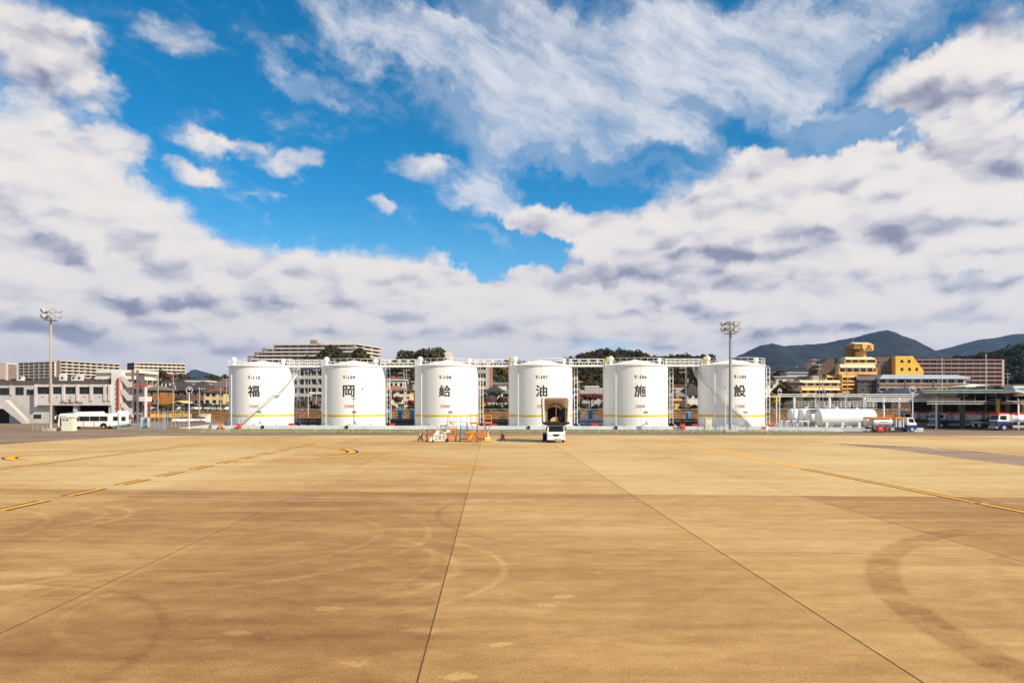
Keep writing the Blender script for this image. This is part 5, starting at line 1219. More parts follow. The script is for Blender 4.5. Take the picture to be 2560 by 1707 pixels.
# left part: windows, outside stair, base openings
for a, b, c, d in ((-30, 14, 970, 986), (31, 50, 968, 986), (59, 76, 974, 986)): window(fs, (bx(a) + bx(b)) / 2, 1.2, Z((c + d) / 2, Ys), bx(b) - bx(a), Z(c, Ys) - Z(d, Ys), frame=DGREY)
for a, b in ((26, 46), (76, 95)): MB().box(bx(a), bx(b), 1.12, 1.2, Z(1046, Ys), Z(1036, Ys)).build('low_opening_shade', SHADE, fs)  # dark panels on the wall standing in for shaded openings
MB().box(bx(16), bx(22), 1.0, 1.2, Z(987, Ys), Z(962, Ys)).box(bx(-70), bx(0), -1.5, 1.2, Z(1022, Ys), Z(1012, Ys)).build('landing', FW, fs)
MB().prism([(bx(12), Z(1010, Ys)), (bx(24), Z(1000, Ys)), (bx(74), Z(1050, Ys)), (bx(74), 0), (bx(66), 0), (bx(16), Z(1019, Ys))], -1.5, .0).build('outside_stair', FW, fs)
MB().box(bx(-60), bx(14), 1.0, 1.15, 0, Z(1022, Ys)).build('bay_shade', SHADE, fs)  # dark panel standing in for the shaded bay
# stair tower and zigzag stair
tx0, tx1 = bx(277), bx(310); ztw = Z(930, Ys)
MB().box(tx0, bx(303), .2, 12, 0, Z(927, Ys)).build('stair_tower', mat('tower_render', (.66, .63, .60), .85, .06, .3), fs)
MB().box(bx(225), bx(322), 2.2, 12, Z(947, Ys), Z(931, Ys)).box(bx(231), bx(330), 1.6, 12.5, Z(931, Ys), Z(924, Ys)).build('penthouse', OFFW, fs)
MB().cyl((bx(296.5), -.05, Z(1034, Ys)), (bx(296.5), -.05, Z(944, Ys)), .2, n=10).build('red_standpipe', mat('dull_red_pipe', (.45, .075, .03), .6, .15), fs); MB().cyl((bx(293.6), -.02, Z(1034, Ys)), (bx(293.6), -.02, Z(948, Ys)), .14, n=8).build('dark_standpipe', DRED, fs)
for zz in (960, 972, 984, 996, 1008, 1020): MB().box(bx(286), bx(289), .12, .2, Z(zz + 1.5, Ys), Z(zz, Ys)).build('tower_slot', SHADE, fs)
m0 = MB().box(bx(303), bx(326), 4.5, 6.5, 0, Z(932, Ys)).build('stair_shade_slab', mat('stair_shade', (.13, .115, .11), .9), fs)  # dark slab added behind the flights as stairwell shade
for q in range(3):
    a, b = 953 + q * 33, 968 + q * 33
    MB().prism([(bx(303), Z(a - 13, Ys)), (bx(309), Z(a - 13, Ys)), (bx(321), Z(a + 1, Ys)), (bx(329), Z(a + 1, Ys)), (bx(329), Z(b, Ys)), (bx(318), Z(b, Ys)), (bx(306), Z(a, Ys)), (bx(303), Z(a, Ys))], .0, .3).build('stair_parapet', FB, fs)
    MB().prism([(bx(306), Z(a + .5, Ys)), (bx(318), Z(b, Ys)), (bx(329), Z(b, Ys)), (bx(329), Z(b + 2, Ys)), (bx(317), Z(b + 2, Ys)), (bx(306), Z(a + 3, Ys))], .3, 4.4).build('stair_flight', FB, fs)
for px in (329, 341): MB().box(bx(px) - .2, bx(px) + .2, .3, .7, 0, Z(925, Ys)).build('stair_post', mat('mauve_post', (.19, .13, .13), .7), fs)
MB().box(bx(318), bx(345), 3.2, 4.4, Z(964, Ys), Z(960.5, Ys)).build('red_canopy', RED, fs)
MB().box(bx(318), bx(356), 1.2, 4.4, Z(1003, Ys), Z(991, Ys)).build('balcony', OFFW, fs)
for k, (px, py, wh) in enumerate(((52, 946, 'left one beside the rusty mast'), (158, 941, 'in the middle of the roof'), (186, 946, 'small one in the middle of the roof'), (200, 940, 'right one below the penthouse'))):
    w = 1.4 if k != 2 else 1.0
    t = thing('air_conditioner', 'pale air conditioner on the fire station roof, ' + wh, 'air conditioner', (X(px, 172), 172, zf), 0, 'roof air conditioners'); MB().box(-w / 2, w / 2, -.4, .4, .1, Z(py, 172) - zf + .5).build('casing', OFFW, t); MB().cyl((0, -.43, .7), (0, -.4, .7), .32, n=14).build('fan', DGREY, t); MB().box(-w / 2, w / 2, -.35, .35, 0, .1).build('foot', DGREY, t)
# fire engine in the garage
t = thing('fire_engine', 'red fire engine standing in the dark left garage bay', 'fire engine', (X(150, 172), 171.5, 0), 0)
MB().box(-1.2, 1.2, 0, 6.5, .5, 1.25).box(-1.15, 1.15, 1.6, 6.5, 1.25, 2.7).build('body', RED, t); MB().prism([(0, 1.25), (.25, 2.5), (1.5, 2.55), (1.5, 1.25)], -1.15, 1.15, 'x').build('cab', RED, t); MB().add([(-1, -.02, 1.5), (1, -.02, 1.5), (.95, .17, 2.3), (-.95, .17, 2.3)], [(0, 1, 2, 3)]).build('windscreen', GLASS, t).location = (0, -.02, 0)
MB().box(-1.22, 1.22, -.15, 0, .45, .75).build('bumper', WHITE, t)
for s in (-1, 1): wheel(t, s * 1.0, 1.0, .45, .3); wheel(t, s * 1.0, 5.0, .45, .3); MB().box(s * .85 - .2, s * .85 + .2, -.03, .02, .85, 1.05).build('headlight', LENS, t)
# --- apartment blocks on the left
def block(label, cx, Y, zb, name='apartment_building', group='apartment blocks on the hillside'): return thing(name, label, 'apartment block', (cx, Y, zb), 0, group)
def loc(t, px, Y): return (X(px, Y) - t.location.x, Y - t.location.y)
t = block('long seven storey beige apartment block bending behind the fire station', X(165, 720), 720, 16.)
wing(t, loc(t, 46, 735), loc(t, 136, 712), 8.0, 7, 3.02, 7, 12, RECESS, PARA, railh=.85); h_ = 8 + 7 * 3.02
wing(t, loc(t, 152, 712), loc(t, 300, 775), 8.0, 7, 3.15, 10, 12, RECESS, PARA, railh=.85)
MB().box(loc(t, 137, 714)[0], loc(t, 151, 714)[0], 2, 12, 0, 30.2).build('stair_tower', PINKB, t)
for k in range(6): window(t, loc(t, 144, 714)[0], 2, 11 + k * 3.02, 1.6, 1.4)
t = block('narrow beige apartment block at the far left edge behind the fire station', X(20, 650), 650, 14.)
wing(t, loc(t, -40, 655), loc(t, 17, 650), 0, 9, 2.85, 5, 10, MAUVE, PINKB); wing(t, loc(t, 17.5, 650), loc(t, 43, 662), 0, 9, 2.9, 3, 10, PINKB, OFFW)
t = block('cream four storey apartment block above the orange house', X(390, 640), 640, 14.)
wing(t, loc(t, 336, 640), loc(t, 463, 662), .2, 9, 2.87, 11, 10, RECESS, mat('light_cream_parapet', (.70, .60, .48), .85, .06), first=3); wing(t, loc(t, 318, 652), loc(t, 335.6, 640), .2, 9, 2.85, 2, 8, MAUVE, MAUVE, first=3)
t = block('pale low apartment block with white balconies beside the stair tower', X(338, 300), 300, 5.)
wing(t, loc(t, 316, 300), loc(t, 356, 300), -5.4, 6, 3.0, 3, 9, GREYW, OFFW, first=1)
t = block('brownish pink balcony building right of the stair tower', X(375, 290), 290, 5.)
wing(t, loc(t, 355, 288), loc(t, 396, 296), -3.6, 5, 3.1, 3, 9, PINKB, PINKB, first=1)
# --- stepped apartment house on the hill
t = block('large stepped beige apartment house on the hill behind tank T-110', X(780, 600), 600, 22.)
zb0 = t.location.z; fh = 2.98; top = Z(868, 600) - zb0
L0, Lr = loc(t, 622, 606)[0], loc(t, 884, 600)[0]
lefts = {0: 622, 1: 622, 2: 622, 3: 622, 4: 627, 5: 640, 6: 660, 7: 690}
nf = 8; z0 = Z(863, 602) - zb0 - nf * fh
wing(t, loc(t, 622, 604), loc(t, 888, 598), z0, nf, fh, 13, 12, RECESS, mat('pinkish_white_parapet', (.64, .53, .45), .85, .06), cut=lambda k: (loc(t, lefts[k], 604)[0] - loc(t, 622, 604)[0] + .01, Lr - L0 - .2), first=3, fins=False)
for k, px in ((4, 619), (5, 636), (6, 655), (7, 686)): x_ = loc(t, px, 604)[0]; MB().box(x_ - .1, x_ + 3.4, 4.2, 12, z0 + k * fh - 1.5, z0 + (k + 1) * fh + .6).build('end_wall', MAUVE, t)
wing(t, loc(t, 889, 598), loc(t, 952, 640), z0 + .2, 8, 3.0, 3, 11, RECESS, PARA, first=2)
x_ = loc(t, 781, 604)[0]; MB().box(x_ - 2.2, x_ + 2.6, 5, 10, z0 + nf * fh, Z(850, 606) - zb0).box(x_ + 2.6, x_ + 6, 5, 10, z0 + nf * fh, Z(858, 606) - zb0).build('lift_tower', MAUVE, t)
x_ = loc(t, 840, 604)[0]; MB().box(x_ - 8, x_ + 10, 6, 11, z0 + nf * fh, Z(858, 606) - zb0).build('roof_house', BEIGE, t)
t = thing('water_tower', 'pale beige square tower behind the round tree top', 'tower', (X(1118, 500), 500, 18), 0); MB().box(-2.7, 2.7, 0, 5, 0, Z(877, 500) - 18).build('wall', CREAM, t); MB().box(-2.9, 2.9, -.2, 5.2, Z(877, 500) - 18, Z(875.5, 500) - 18).build('roof', OFFW, t); MB().box(2.7, 4.2, 1, 4, 0, Z(889, 500) - 18).build('annex', OFFW, t)
# --- houses at the left
house('house with orange brown upper wall and grey green hip roof', 357, 402, 962, 974, 1012, 212, 9, ORW, GRNROOF, 'hip', 2, 3)
house('big dark tiled house in the middle of the left group', 402, 470, 950, 975, 1012, 222, 12, DKW, DKROOF, 'hip', 2, 4, skirt=True)
house('dark brown house behind the ringed lamp post', 466, 512, 951, 974, 1014, 214, 10, BROWNW, DKROOF, 'hip', 2, 3)
house('cream yellow house with two small gables left of tank T-110', 510, 560, 969, 978, 1012, 205, 9, CREAMW, REDROOF, 'hip', 2, 3)
house('small cream gabled wing right of the cream yellow house', 556, 574, 970, 980, 1012, 208, 8, CREAMW, REDROOF, 'gy', 2, 1)
house('house with a broad mauve grey roof behind the cream yellow house', 518, 572, 949, 967, None, 232, 10, MAUVE, mat('mauve_tile_roof', (.15, .105, .10), .8, .2, 1.2), 'hip', 1, 3)
house('red roofed house high behind the mauve roof', 540, 566, 948, 960, None, 262, 10, OFFW, REDROOF, 'gx', 1, 2)
house('white fronted house with a flat pale roof above the dark tiled roofs', 466, 515, 951, 953, None, 262, 9, CREAM, OFFW, 'flat', 2, 3)
house('navy roofed house on the slope below the blue hill', 474, 512, 942, 949, None, 305, 10, OFFW, BLUROOF, 'hip', 1, 3)
house('small white house below the cream apartment block', 404, 436, 948, 953, None, 292, 9, OFFW, DKROOF, 'hip', 2, 3)
house('grey roofed house with long eaves above the big dark roof', 425, 466, 944, 950, None, 330, 9, MAUVE, DKROOF, 'hip', 2, 3)
house('pale house at the right end of the left group', 560, 600, 955, 962, None, 285, 9, OFFW, DKROOF, 'hip', 2, 3)
house('low ochre shed behind the parked cars', 438, 455, 1001, 1006, 1012, 200, 5, CREAMW, CREAMW, 'gy', 1, 1)
house('dark house behind the fire station roof, left of the antenna', 96, 132, 940, 951, None, 235, 9, OFFW, DKROOF, 'hip', 1, 2)
house('dark roofed house behind the middle of the fire station', 138, 200, 938, 950, None, 245, 9, OFFW, DKROOF, 'hip', 1, 2)
# --- gap 1
t = block('apartment house with long white balconies seen in the gap right of tank T-110', X(775, 240), 240, 4., group='houses behind the tank yard')
wing(t, loc(t, 728, 240), loc(t, 826, 240), 0, 4, 2.9, 6, 9, RECESS, GREYW, roof=False, railh=1.0)
slope_roof('gx', loc(t, 728, 240)[0], loc(t, 826, 240)[0], 0, 9, 11.7, 14.6).build('roof', BLUROOF, t)
house('brown brick house front in the gap right of tank T-110', 781, 812, 980, 983, 1012, 206, 8, BROWNW, OFFW, 'flat', 2, 1)
house('dark roofed low house in the gap right of tank T-110', 735, 768, 995, 1003, 1012, 203, 6, DKW, DKROOF, 'hip', 1, 2)
house('terracotta roofed house below the wood right of tank T-110', 735, 815, 938, 943, None, 290, 9, OFFW, ORROOF, 'hip', 1, 4)
# --- gap 2
house('cream two storey house with orange roof right of tank T-109', 955, 1012, 963, 974, 1002, 222, 9, CREAM, ORROOF, 'hip', 2, 3)
house('white flat roofed house with wide windows above the orange roof', 972, 1008, 948, 949, None, 262, 8, OFFW, OFFW, 'flat', 2, 3)
house('narrow cream house beside the twin poles right of tank T-109', 1008, 1028, 972, 976, 1000, 226, 8, CREAMW, DKROOF, 'hip', 2, 1)
house('small house with a pointed red brown roof below the wood', 970, 990, 938, 948, None, 280, 7, CREAM, REDROOF, 'hip', 1, 1)
house('brown roofed house close to tank T-108', 1022, 1050, 978, 986, None, 232, 8, DKW, REDROOF, 'hip', 1, 2)
house('grey block beside the left flank of tank T-108', 1032, 1052, 953, 954, None, 260, 8, GREYW, GREYW, 'flat', 2, 1)
# --- gap 3
t = block('grey framed apartment block with pink balconies right of tank T-108', X(1205, 250), 250, 4., group='houses behind the tank yard')
wing(t, loc(t, 1160, 250), loc(t, 1215, 250), 0, 5, 2.75, 4, 9, GREYW, PINKB, fins=True)
x_ = loc(t, 1222, 250)[0]; MB().box(loc(t, 1215.5, 250)[0], x_ + .1, .2, 8, 0, 14.2).build('lift_shaft', GREYW, t); MB().box(x_ + .12, x_ + 1.1, .4, 8, 0, 13.4).build('brick_strip', mat('orange_brick', (.42, .22, .12), .8, .15), t)
slope_roof('gx', loc(t, 1160, 250)[0], loc(t, 1212, 250)[0], 0, 9, 14.5, 15.4).build('attic_roof', PINKB, t)
house('dark old style house with stacked tiled roofs behind the orange platforms', 1216, 1256, 962, 977, 992, 212, 9, OFFW, DKROOF, 'hip', 1, 3)
house('lower dark tiled roof in front of the old style house', 1223, 1243, 978, 985, 995, 207, 6, DKW, DKROOF, 'gy', 1, 1)
house('long white hall with a curved grey roof behind the old style house', 1226, 1266, 955, 959, None, 260, 12, OFFW, GRYROOF, 'gx', 1, 2, name='hall', cat='hall')
house('greenish roofed house at the left flank of tank T-107', 1256, 1290, 972, 983, None, 226, 8, DKW, GRNROOF, 'hip', 1, 2)
house('brown roofed house at the right flank of tank T-108', 1180, 1222, 975, 984, None, 224, 8, DKW, mat('mauve_tile_roof', (.15, .105, .10)), 'hip', 1, 3)
# --- gap 4
house('grey corrugated shed right of tank T-107', 1455, 1482, 976, 983, 990, 214, 8, GREYW, SHED, 'gx', 1, 1, name='shed', cat='shed', wins=False)
house('long corrugated shed with sloping roof left of tank T-106', 1470, 1520, 968, 983, 990, 222, 12, GREYW, SHED, 'gx', 1, 1, name='shed', cat='shed', wins=False)
house('white and grey box shaped building above the corrugated sheds', 1466, 1493, 965, 966, None, 238, 8, OFFW, OFFW, 'flat', 2, 1)
house('pale blue grey house at the right flank of tank T-107', 1428, 1448, 970, 975, 990, 216, 7, mat('pale_blue_wall', (.40, .42, .50), .8), GRYROOF, 'gx', 1, 2)
house('white gabled house front right of the slim pole', 1447, 1460, 974, 979, 992, 219, 7, OFFW, OFFW, 'gy', 1, 1)
# --- gap 5
house('pale pink walled house with a flat roof right of tank T-106', 1682, 1714, 961, 962, None, 250, 9, PINKB, REDROOF, 'flat', 1, 2)
house('grey dark roofed house left of tank T-105', 1718, 1760, 957, 983, 1000, 222, 11, CREAM, DKROOF, 'hip', 1, 3)
house('house with tumbling grey tiled roof right of tank T-106', 1692, 1712, 976, 990, 1003, 214, 8, DKW, GRYROOF, 'hip', 1, 2)
house('small yellow shed under the orange tree', 1686, 1698, 996, 1000, 1010, 204, 4, YELW, YELW, 'flat', 1, 1, name='shed', cat='shed', wins=False)
house('tan wooden shed on the wall left of tank T-105', 1715, 1730, 1014, 1017, 1024, 192, 3, ORW, REDROOF, 'gx', 1, 1, name='shed', cat='shed', wins=False)
# --- right: yellow stepped hotel
Yh = 282.
t = thing('hotel', 'yellow stepped hillside hotel with a signed tower on its roof', 'hotel', (X(2100, Yh), Yh, 5), 0); zz = lambda py: Z(py, Yh) - 5; hx = lambda px: X(px, Yh) - X(2100, Yh)
def tier(px0, px1, pt, pb, y0, depth, slant=3., wins=4, label='tier_wall', rail=True, wm=None):
    wm = wm or PALEY
    Yt = Yh + y0; a, b, zt_, zb_ = X(px0, Yt) - X(2100, Yh), X(px1, Yt) - X(2100, Yh), Z(pt, Yt) - 5, Z(pb, Yt) - 5; hm = (zt_ - zb_)
    MB().prism([(a, zb_), (b, zb_), (b - slant * .4, zt_), (a + slant, zt_)], y0 + 1.6, y0 + depth).build(label, wm, t)
    MB().prism([(y0 + .1, zt_ - hm * .34), (y0 + 1.55, zt_), (y0 + 1.58, zt_), (y0 + 1.58, zt_ - hm * .34)], a + slant * .6, b - slant * .3, 'x').build('sloped_fascia', wm, t)
    MB().box(a + .2, b - .1, y0, y0 + .15, zb_ + .05, zb_ + hm * .26).box(a + .2, b - .1, y0 + .15, y0 + 1.59, zb_ - .15, zb_ + .05).build('balcony', YELW if wm is PALEY else wm, t)
    for k in range(wins): window(t, a + slant * .5 + (k + .5) * (b - a - slant) / wins, y0 + 1.6, zb_ + hm * .42, (b - a - slant) / wins * .6, hm * .42, frame=WHITE)
    for x in (a + .1, b - .1): MB().box(x - .15, x + .15, y0 + .02, y0 + 1.6, zb_, zb_ + hm * .62).build('balcony_side', YELW, t)
tier(2112, 2191, 892, 911, 2.0, 6, 1.0, 4); tier(2098, 2193, 910, 936, 0, 7, 1.2, 5)
tier(2066, 2150, 937, 955, 1.0, 7, 1.0, 4, wm=YELW); MB().box(hx(2070), hx(2148), 3, 8, 0, zz(955)).build('lower_wall', YELW, t)
tier(1997, 2105, 950, 969, -8, 7, 1.2, 5); tier(2002, 2105, 968, 988, -9, 7, 1., 5); tier(2006, 2090, 986, 1004, -10, 7, .8, 5, wm=YELW)
for a, b, c in ((936, 955, 0), (956, 974, 1), (975, 993, 2)): tier(2106, 2148, a + 1, b, -2 - c * .5, 5, .4, 2, wm=YELW)
MB().prism([(hx(1980), zz(1000)), (hx(2001), zz(1000)), (hx(1996), zz(950)), (hx(1975), zz(955))], -4, 10).build('dark_side_wall', BROWNW, t)
MB().prism([(hx(2050), zz(925)), (hx(2098), zz(925)), (hx(2114), zz(893)), (hx(2085), zz(895))], 6, 14).prism([(hx(2052), zz(935)), (hx(2096), zz(935)), (hx(2098), zz(912)), (hx(2062), zz(914))], 4, 13).build('brown_roof_slope', mat('brown_slope', (.13, .085, .055), .85, .2), t)
MB().box(hx(2192), hx(2240), 3, 13, 0, zz(891)).build('brown_link', mat('dark_link_wall', (.15, .085, .06), .85, .2), t)
MB().prism([(hx(2239), zz(940)), (hx(2309), zz(940)), (hx(2309), zz(926)), (hx(2282), zz(890)), (hx(2239), zz(890))], 0, 12).box(hx(2239), hx(2309), .01, 12, 0, zz(940) - .01).build('right_block', mat('bright_yellow_wall', (.74, .40, .055), .8, .08, .3), t)
for px, py in ((2255, 903), (2273, 903), (2255, 923), (2274, 923), (2292, 923)): window(t, hx(px), 0, zz(py), .9, 1.0, frame=DGREY)
for px in (2204, 2222): window(t, hx(px), 3, zz(905), 1.6, 1.2)
# the tower on the roof
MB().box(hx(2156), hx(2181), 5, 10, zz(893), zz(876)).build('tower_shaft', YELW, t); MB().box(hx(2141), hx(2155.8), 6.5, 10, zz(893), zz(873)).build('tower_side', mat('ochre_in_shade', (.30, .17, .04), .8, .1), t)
tw = MB().prism([(hx(2164), zz(875)), (hx(2189), zz(875)), (hx(2189), zz(859.5)), (hx(2160.5), zz(859.5)), (hx(2160.5), zz(870)), (hx(2164), zz(870))], 1.5, 10).build('tower_head', YELW, t)
MB().prism([(1.5, zz(859.4)), (10, zz(859.4)), (5.6, zz(852.6))], hx(2143), hx(2188), 'x').build('tower_roof', mat('pale_tower_roof', (.62, .50, .30), .7), t)
MB().box(hx(2141), hx(2160.4), 1.8, 10, zz(871), zz(859.6)).build('tower_cheek', mat('ochre_cheek_in_shade', (.32, .18, .045), .8, .1), t)  # darker ochre: shade of the tower's left face put into the colour
m = MB(); text_flat(m, '富士苑', 1., ((hx(2169) + hx(2184)) / 2, 1.5, zz(871.6)), .03, width=hx(2184) - hx(2169), height=.75, lift=.05); m.build('sign_lettering', INK, tw)
m = MB(); cxm, czm = hx(2176.7), zz(867.8); m.prism([(cxm - .68, czm)] + [(cxm - .68 * math.cos(q * PI / 10), czm + .85 * math.sin(q * PI / 10)) for q in range(11)] + [(cxm + .68, czm)], 1.38, 1.5); m.build('emblem', DRED, tw)
MB().cyl((hx(2150), 6, zz(856)), (hx(2150), 6, zz(838)), .07, n=5).build('antenna', GREY, t)
# --- other buildings at the right
Yd = 268.
t = thing('terrace_building', 'long three storey brown and white building below the yellow block', 'building', (X(2290, Yd), Yd, 4), 0); dx = lambda px: X(px, Yd) - X(2290, Yd); dz = lambda py: Z(py, Yd) - 4
MB().box(dx(2198), dx(2420), 1.4, 13, 0, dz(947)).build('wall', PINKB, t)
for a, b in ((959, 968), (979, 986)): MB().box(dx(2198), dx(2424), 0, 1.39, dz(b), dz(a)).build('brown_balcony', BROWNW, t); MB().box(dx(2198), dx(2424), -.08, 1.39, dz(a), dz(a - 1.3)).build('white_coping', OFFW, t); MB().box(dx(2198), dx(2424), -.08, 1.39, dz(b + 1.4), dz(b)).build('white_sill', OFFW, t)
MB().prism([(dx(2196), dz(947)), (dx(2424), dz(947)), (dx(2424), dz(943.5)), (dx(2390), dz(937)), (dx(2205), dz(936.5))], -.6, 13.5).build('roof', mat('pale_blue_roof', (.52, .56, .62), .5, .08), t)
for k in range(10): window(t, dx(2212) + k * (dx(2415) - dx(2212)) / 9.4, 1.4, dz(953), 1.9, 1.5)
for k in range(10): window(t, dx(2212) + k * (dx(2415) - dx(2212)) / 9.4, 1.4, dz(974), 1.9, 1.5)
for px in (2262, 2333): MB().box(dx(px) - .35, dx(px) + .35, -.1, 1.4, 0, dz(942)).build('dark_post', mat('dark_link_wall', (.15, .085, .06)), t)
MB().box(dx(2150), dx(2197.5), 2, 4.5, 0, dz(949)).build('dark_wing', mat('shaded_wing_wall', (.10, .068, .052), .85, .2), t)  # end wall in shade, with the shade put into its colour
slope_roof('gx', dx(2152), dx(2197), 2, 4.5, dz(949) + .03, dz(939)).build('dark_roof', mat('mauve_tile_roof', (.15, .105, .10)), t)
for px in (2163, 2180):
    for py in (956, 974, 989): window(t, dx(px), 2, dz(py), 1.5, 1.3)
Yb = 520.
t = thing('apartment_building', 'wide pink brown balcony apartment block before the dark wooded hill', 'apartment block', (X(2400, Yb), Yb, 12), 0, 'apartment blocks on the hillside')
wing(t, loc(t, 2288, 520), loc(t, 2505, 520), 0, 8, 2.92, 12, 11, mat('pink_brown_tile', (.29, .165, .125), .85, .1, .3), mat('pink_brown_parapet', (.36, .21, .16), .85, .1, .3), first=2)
x_ = loc(t, 2402, 520)[0]; MB().box(x_ - 2.6, x_ + 2.6, 4, 9, 8 * 2.92 + .35, Z(896, 522) - 12).build('lift_tower', BROWNW, t)
x_ = loc(t, 2507, 520)[0]; MB().box(x_ - .3, x_ + 1.4, .5, 11, 0, 23.8).build('end_stair', PINKB, t)
house('low white roofed house behind the canopy at the far right', 2535, 2640, 964, 969, None, 215, 9, OFFW, OFFW, 'flat', 1, 4)
house('navy roofed house behind the canopy, left end', 2228, 2330, 968, 984, None, 205, 9, DKW, BLUROOF, 'hip', 1, 3)
house('white roofed house behind the canopy, below the pink brown block', 2415, 2492, 959, 966, None, 225, 8, OFFW, OFFW, 'hip', 1, 4)
house('small house with a black roof corner between the white roofs', 2470, 2510, 963, 974, None, 212, 8, DKW, DKROOF, 'gy', 1, 1)
house('flat roofed grey house left of the hotel', 1993, 2052, 916, 918, None, 330, 10, GREYW, GREYW, 'flat', 2, 4)
house('brown gabled tower house left of the hotel', 2032, 2055, 895, 901, None, 320, 8, PINKB, BROWNW, 'hip', 2, 1)
house('wide dark flat roofed house below the grey one', 1922, 2020, 940, 942, None, 300, 10, CREAM, GREYW, 'flat', 2, 5)
house('dark roofed house in the trees right of tank T-105', 1918, 1975, 926, 934, None, 345, 9, GREYW, DKROOF, 'hip', 1, 3)
house('pale house close to the right flank of tank T-105', 1905, 1936, 950, 955, None, 270, 8, CREAM, GRYROOF, 'hip', 2, 2)
house('white walled house left of the hotel terrace', 1968, 2018, 930, 932, None, 318, 8, OFFW, GREYW, 'flat', 1, 4)
house('house with a brown lean-to roof below the flat dark house', 1975, 2002, 952, 956, None, 266, 8, BROWNW, BROWNW, 'gx', 2, 1)
# --- retaining wall, its rail, banner, shed, parked cars
STONE = bpy.data.materials.new('retaining_wall_stone'); STONE.use_nodes = True
S = NT(STONE.node_tree); sb = STONE.node_tree.nodes['Principled BSDF']; g2 = S.new('ShaderNodeNewGeometry'); s2 = S.new('ShaderNodeSeparateXYZ'); STONE.node_tree.links.new(g2.outputs['Position'], s2.inputs[0])
br = S.new('ShaderNodeTexBrick'); STONE.node_tree.links.new(S.comb(s2.outputs[0], s2.outputs[2]), br.inputs['Vector']); br.inputs['Scale'].default_value = 1.; br.inputs['Brick Width'].default_value = 1.1; br.inputs['Row Height'].default_value = .62; br.inputs['Mortar Size'].default_value = .05
br.inputs['Color1'].default_value = (.33, .19, .085, 1); br.inputs['Color2'].default_value = (.24, .125, .055, 1); br.inputs['Mortar'].default_value = (.11, .06, .03, 1)
STONE.node_tree.links.new(S.vm('MULTIPLY', br.outputs['Color'], S.mixc(S.sm(S.noise(g2.outputs['Position'], .4, 5), .3, .7), (.6, .55, .5), (1.25, 1.2, 1.1))), sb.inputs['Base Color']); sb.inputs['Roughness'].default_value = .9
tag(MB().box(X(345, WALLY), X(2700, WALLY), WALLY - .35, WALLY + .1, 0, 2.72).build('retaining_wall', STONE), 'long brown stone retaining wall behind the tank yard', 'retaining wall')
barrier('wall_rail', 'white pipe rail running along the brown retaining wall', 'railing', [(X(520, WALLY), WALLY - .1), (X(2360, WALLY), WALLY - .1)], 3.12, 40, OFFW, (1.,), .05)
t = thing('banner', 'yellow banner with orange letters hung low before the parked cars', 'banner', (X(427, 181), 181, 0), 0)
w_ = X(478, 181) - X(427, 181); b1 = MB().box(-w_, -w_ * .22, 0, .05, Z(1043, 181), Z(1034.5, 181)).box(-w_ * .1, w_, 0, .05, Z(1043, 181), Z(1034.5, 181)).build('cloth', mat('banner_yellow', (.80, .52, .02), .7, .1), t)
m = MB(); text_flat(m, 'AP', .7, (-w_ * .62, 0, Z(1038.7, 181)), .02, width=2.6, height=.62, lift=.03); m.build('lettering', ORANGE, b1); m = MB(); text_flat(m, 'クロスパーク', .7, (w_ * .45, 0, Z(1038.7, 181)), .02, width=4.6, height=.62, lift=.03); m.build('lettering', INK, b1)
for s in (-1, -.16, .45, 1): MB().cyl((w_ * s, .1, 0), (w_ * s, .1, Z(1033, 181)), .05, n=6).build('post', LGREY, t)
t = thing('sign_board', 'dark signboard with white katakana among the red bushes', 'signboard', (X(1246, 192), 192, 2.5), 0)
MB().box(X(1212, 192) - X(1246, 192), X(1292, 192) - X(1246, 192), 0, .12, Z(1013, 192) - 2.5, Z(1004, 192) - 2.5).build('board', mat('dark_board', (.04, .03, .025), .8), t)
m = MB(); text_flat(m, '空港レンタカー', .8, ((X(1219, 192) + X(1289, 192)) / 2 - X(1246, 192), 0, Z(1008.5, 192) - 2.5), .015, width=X(1289, 192) - X(1219, 192), height=.62, lift=.03); m.build('lettering', WHITE, t)
for px in (1222, 1246, 1280): MB().cyl((X(px, 192) - X(1246, 192), .12, 0), (X(px, 192) - X(1246, 192), .12, Z(1006, 192) - 2.5), .05, n=6).build('post', GREY, t)
t = thing('white_shed', 'small white walled hut in front of the brown wall', 'hut', (X(510, 180), 180, 0), 0); MB().box(-.85, .85, 0, 2, 0, Z(1036, 180)).build('wall', OFFW, t); MB().box(-.95, .95, -.1, 2.1, Z(1036, 180), Z(1034.5, 180)).build('roof', OFFW, t); MB().box(-.4, .1, -.04, 0, 0, .55).build('door', DGREY, t)
t = thing('ramp_wall', 'white wedge shaped ramp wall left of the tank yard', 'ramp', (X(487, 134), 134, 0), 0); MB().prism([(X(448, 134) - X(487, 134), 0), (X(521, 134) - X(487, 134), 0), (X(521, 134) - X(487, 134), Z(1061, 134)), (X(450, 134) - X(487, 134), .12)], 0, .3).build('wall', BW, t); MB().box(X(521, 134) - X(487, 134), X(529, 134) - X(487, 134), .02, .28, 0, .5).build('end_block', MAUVE, t)
t = thing('notice_board', 'white notice board with four dark squares on two legs by the verge', 'notice board', (X(567.5, 113.5), 113.5, 0), 0); MB().box(-.34, .34, -.03, .03, .45, 1.1).build('board', WHITE, t)
for a, b in ((-.16, .93), (.16, .93), (-.16, .62), (.16, .62)): MB().box(a - .09, a + .09, -.045, -.03, b - .07, b + .07).build('picture', REDINK, t)
for s in (-.26, .26): MB().box(s - .03, s + .03, -.02, .02, 0, .45).build('leg', WHITE, t)
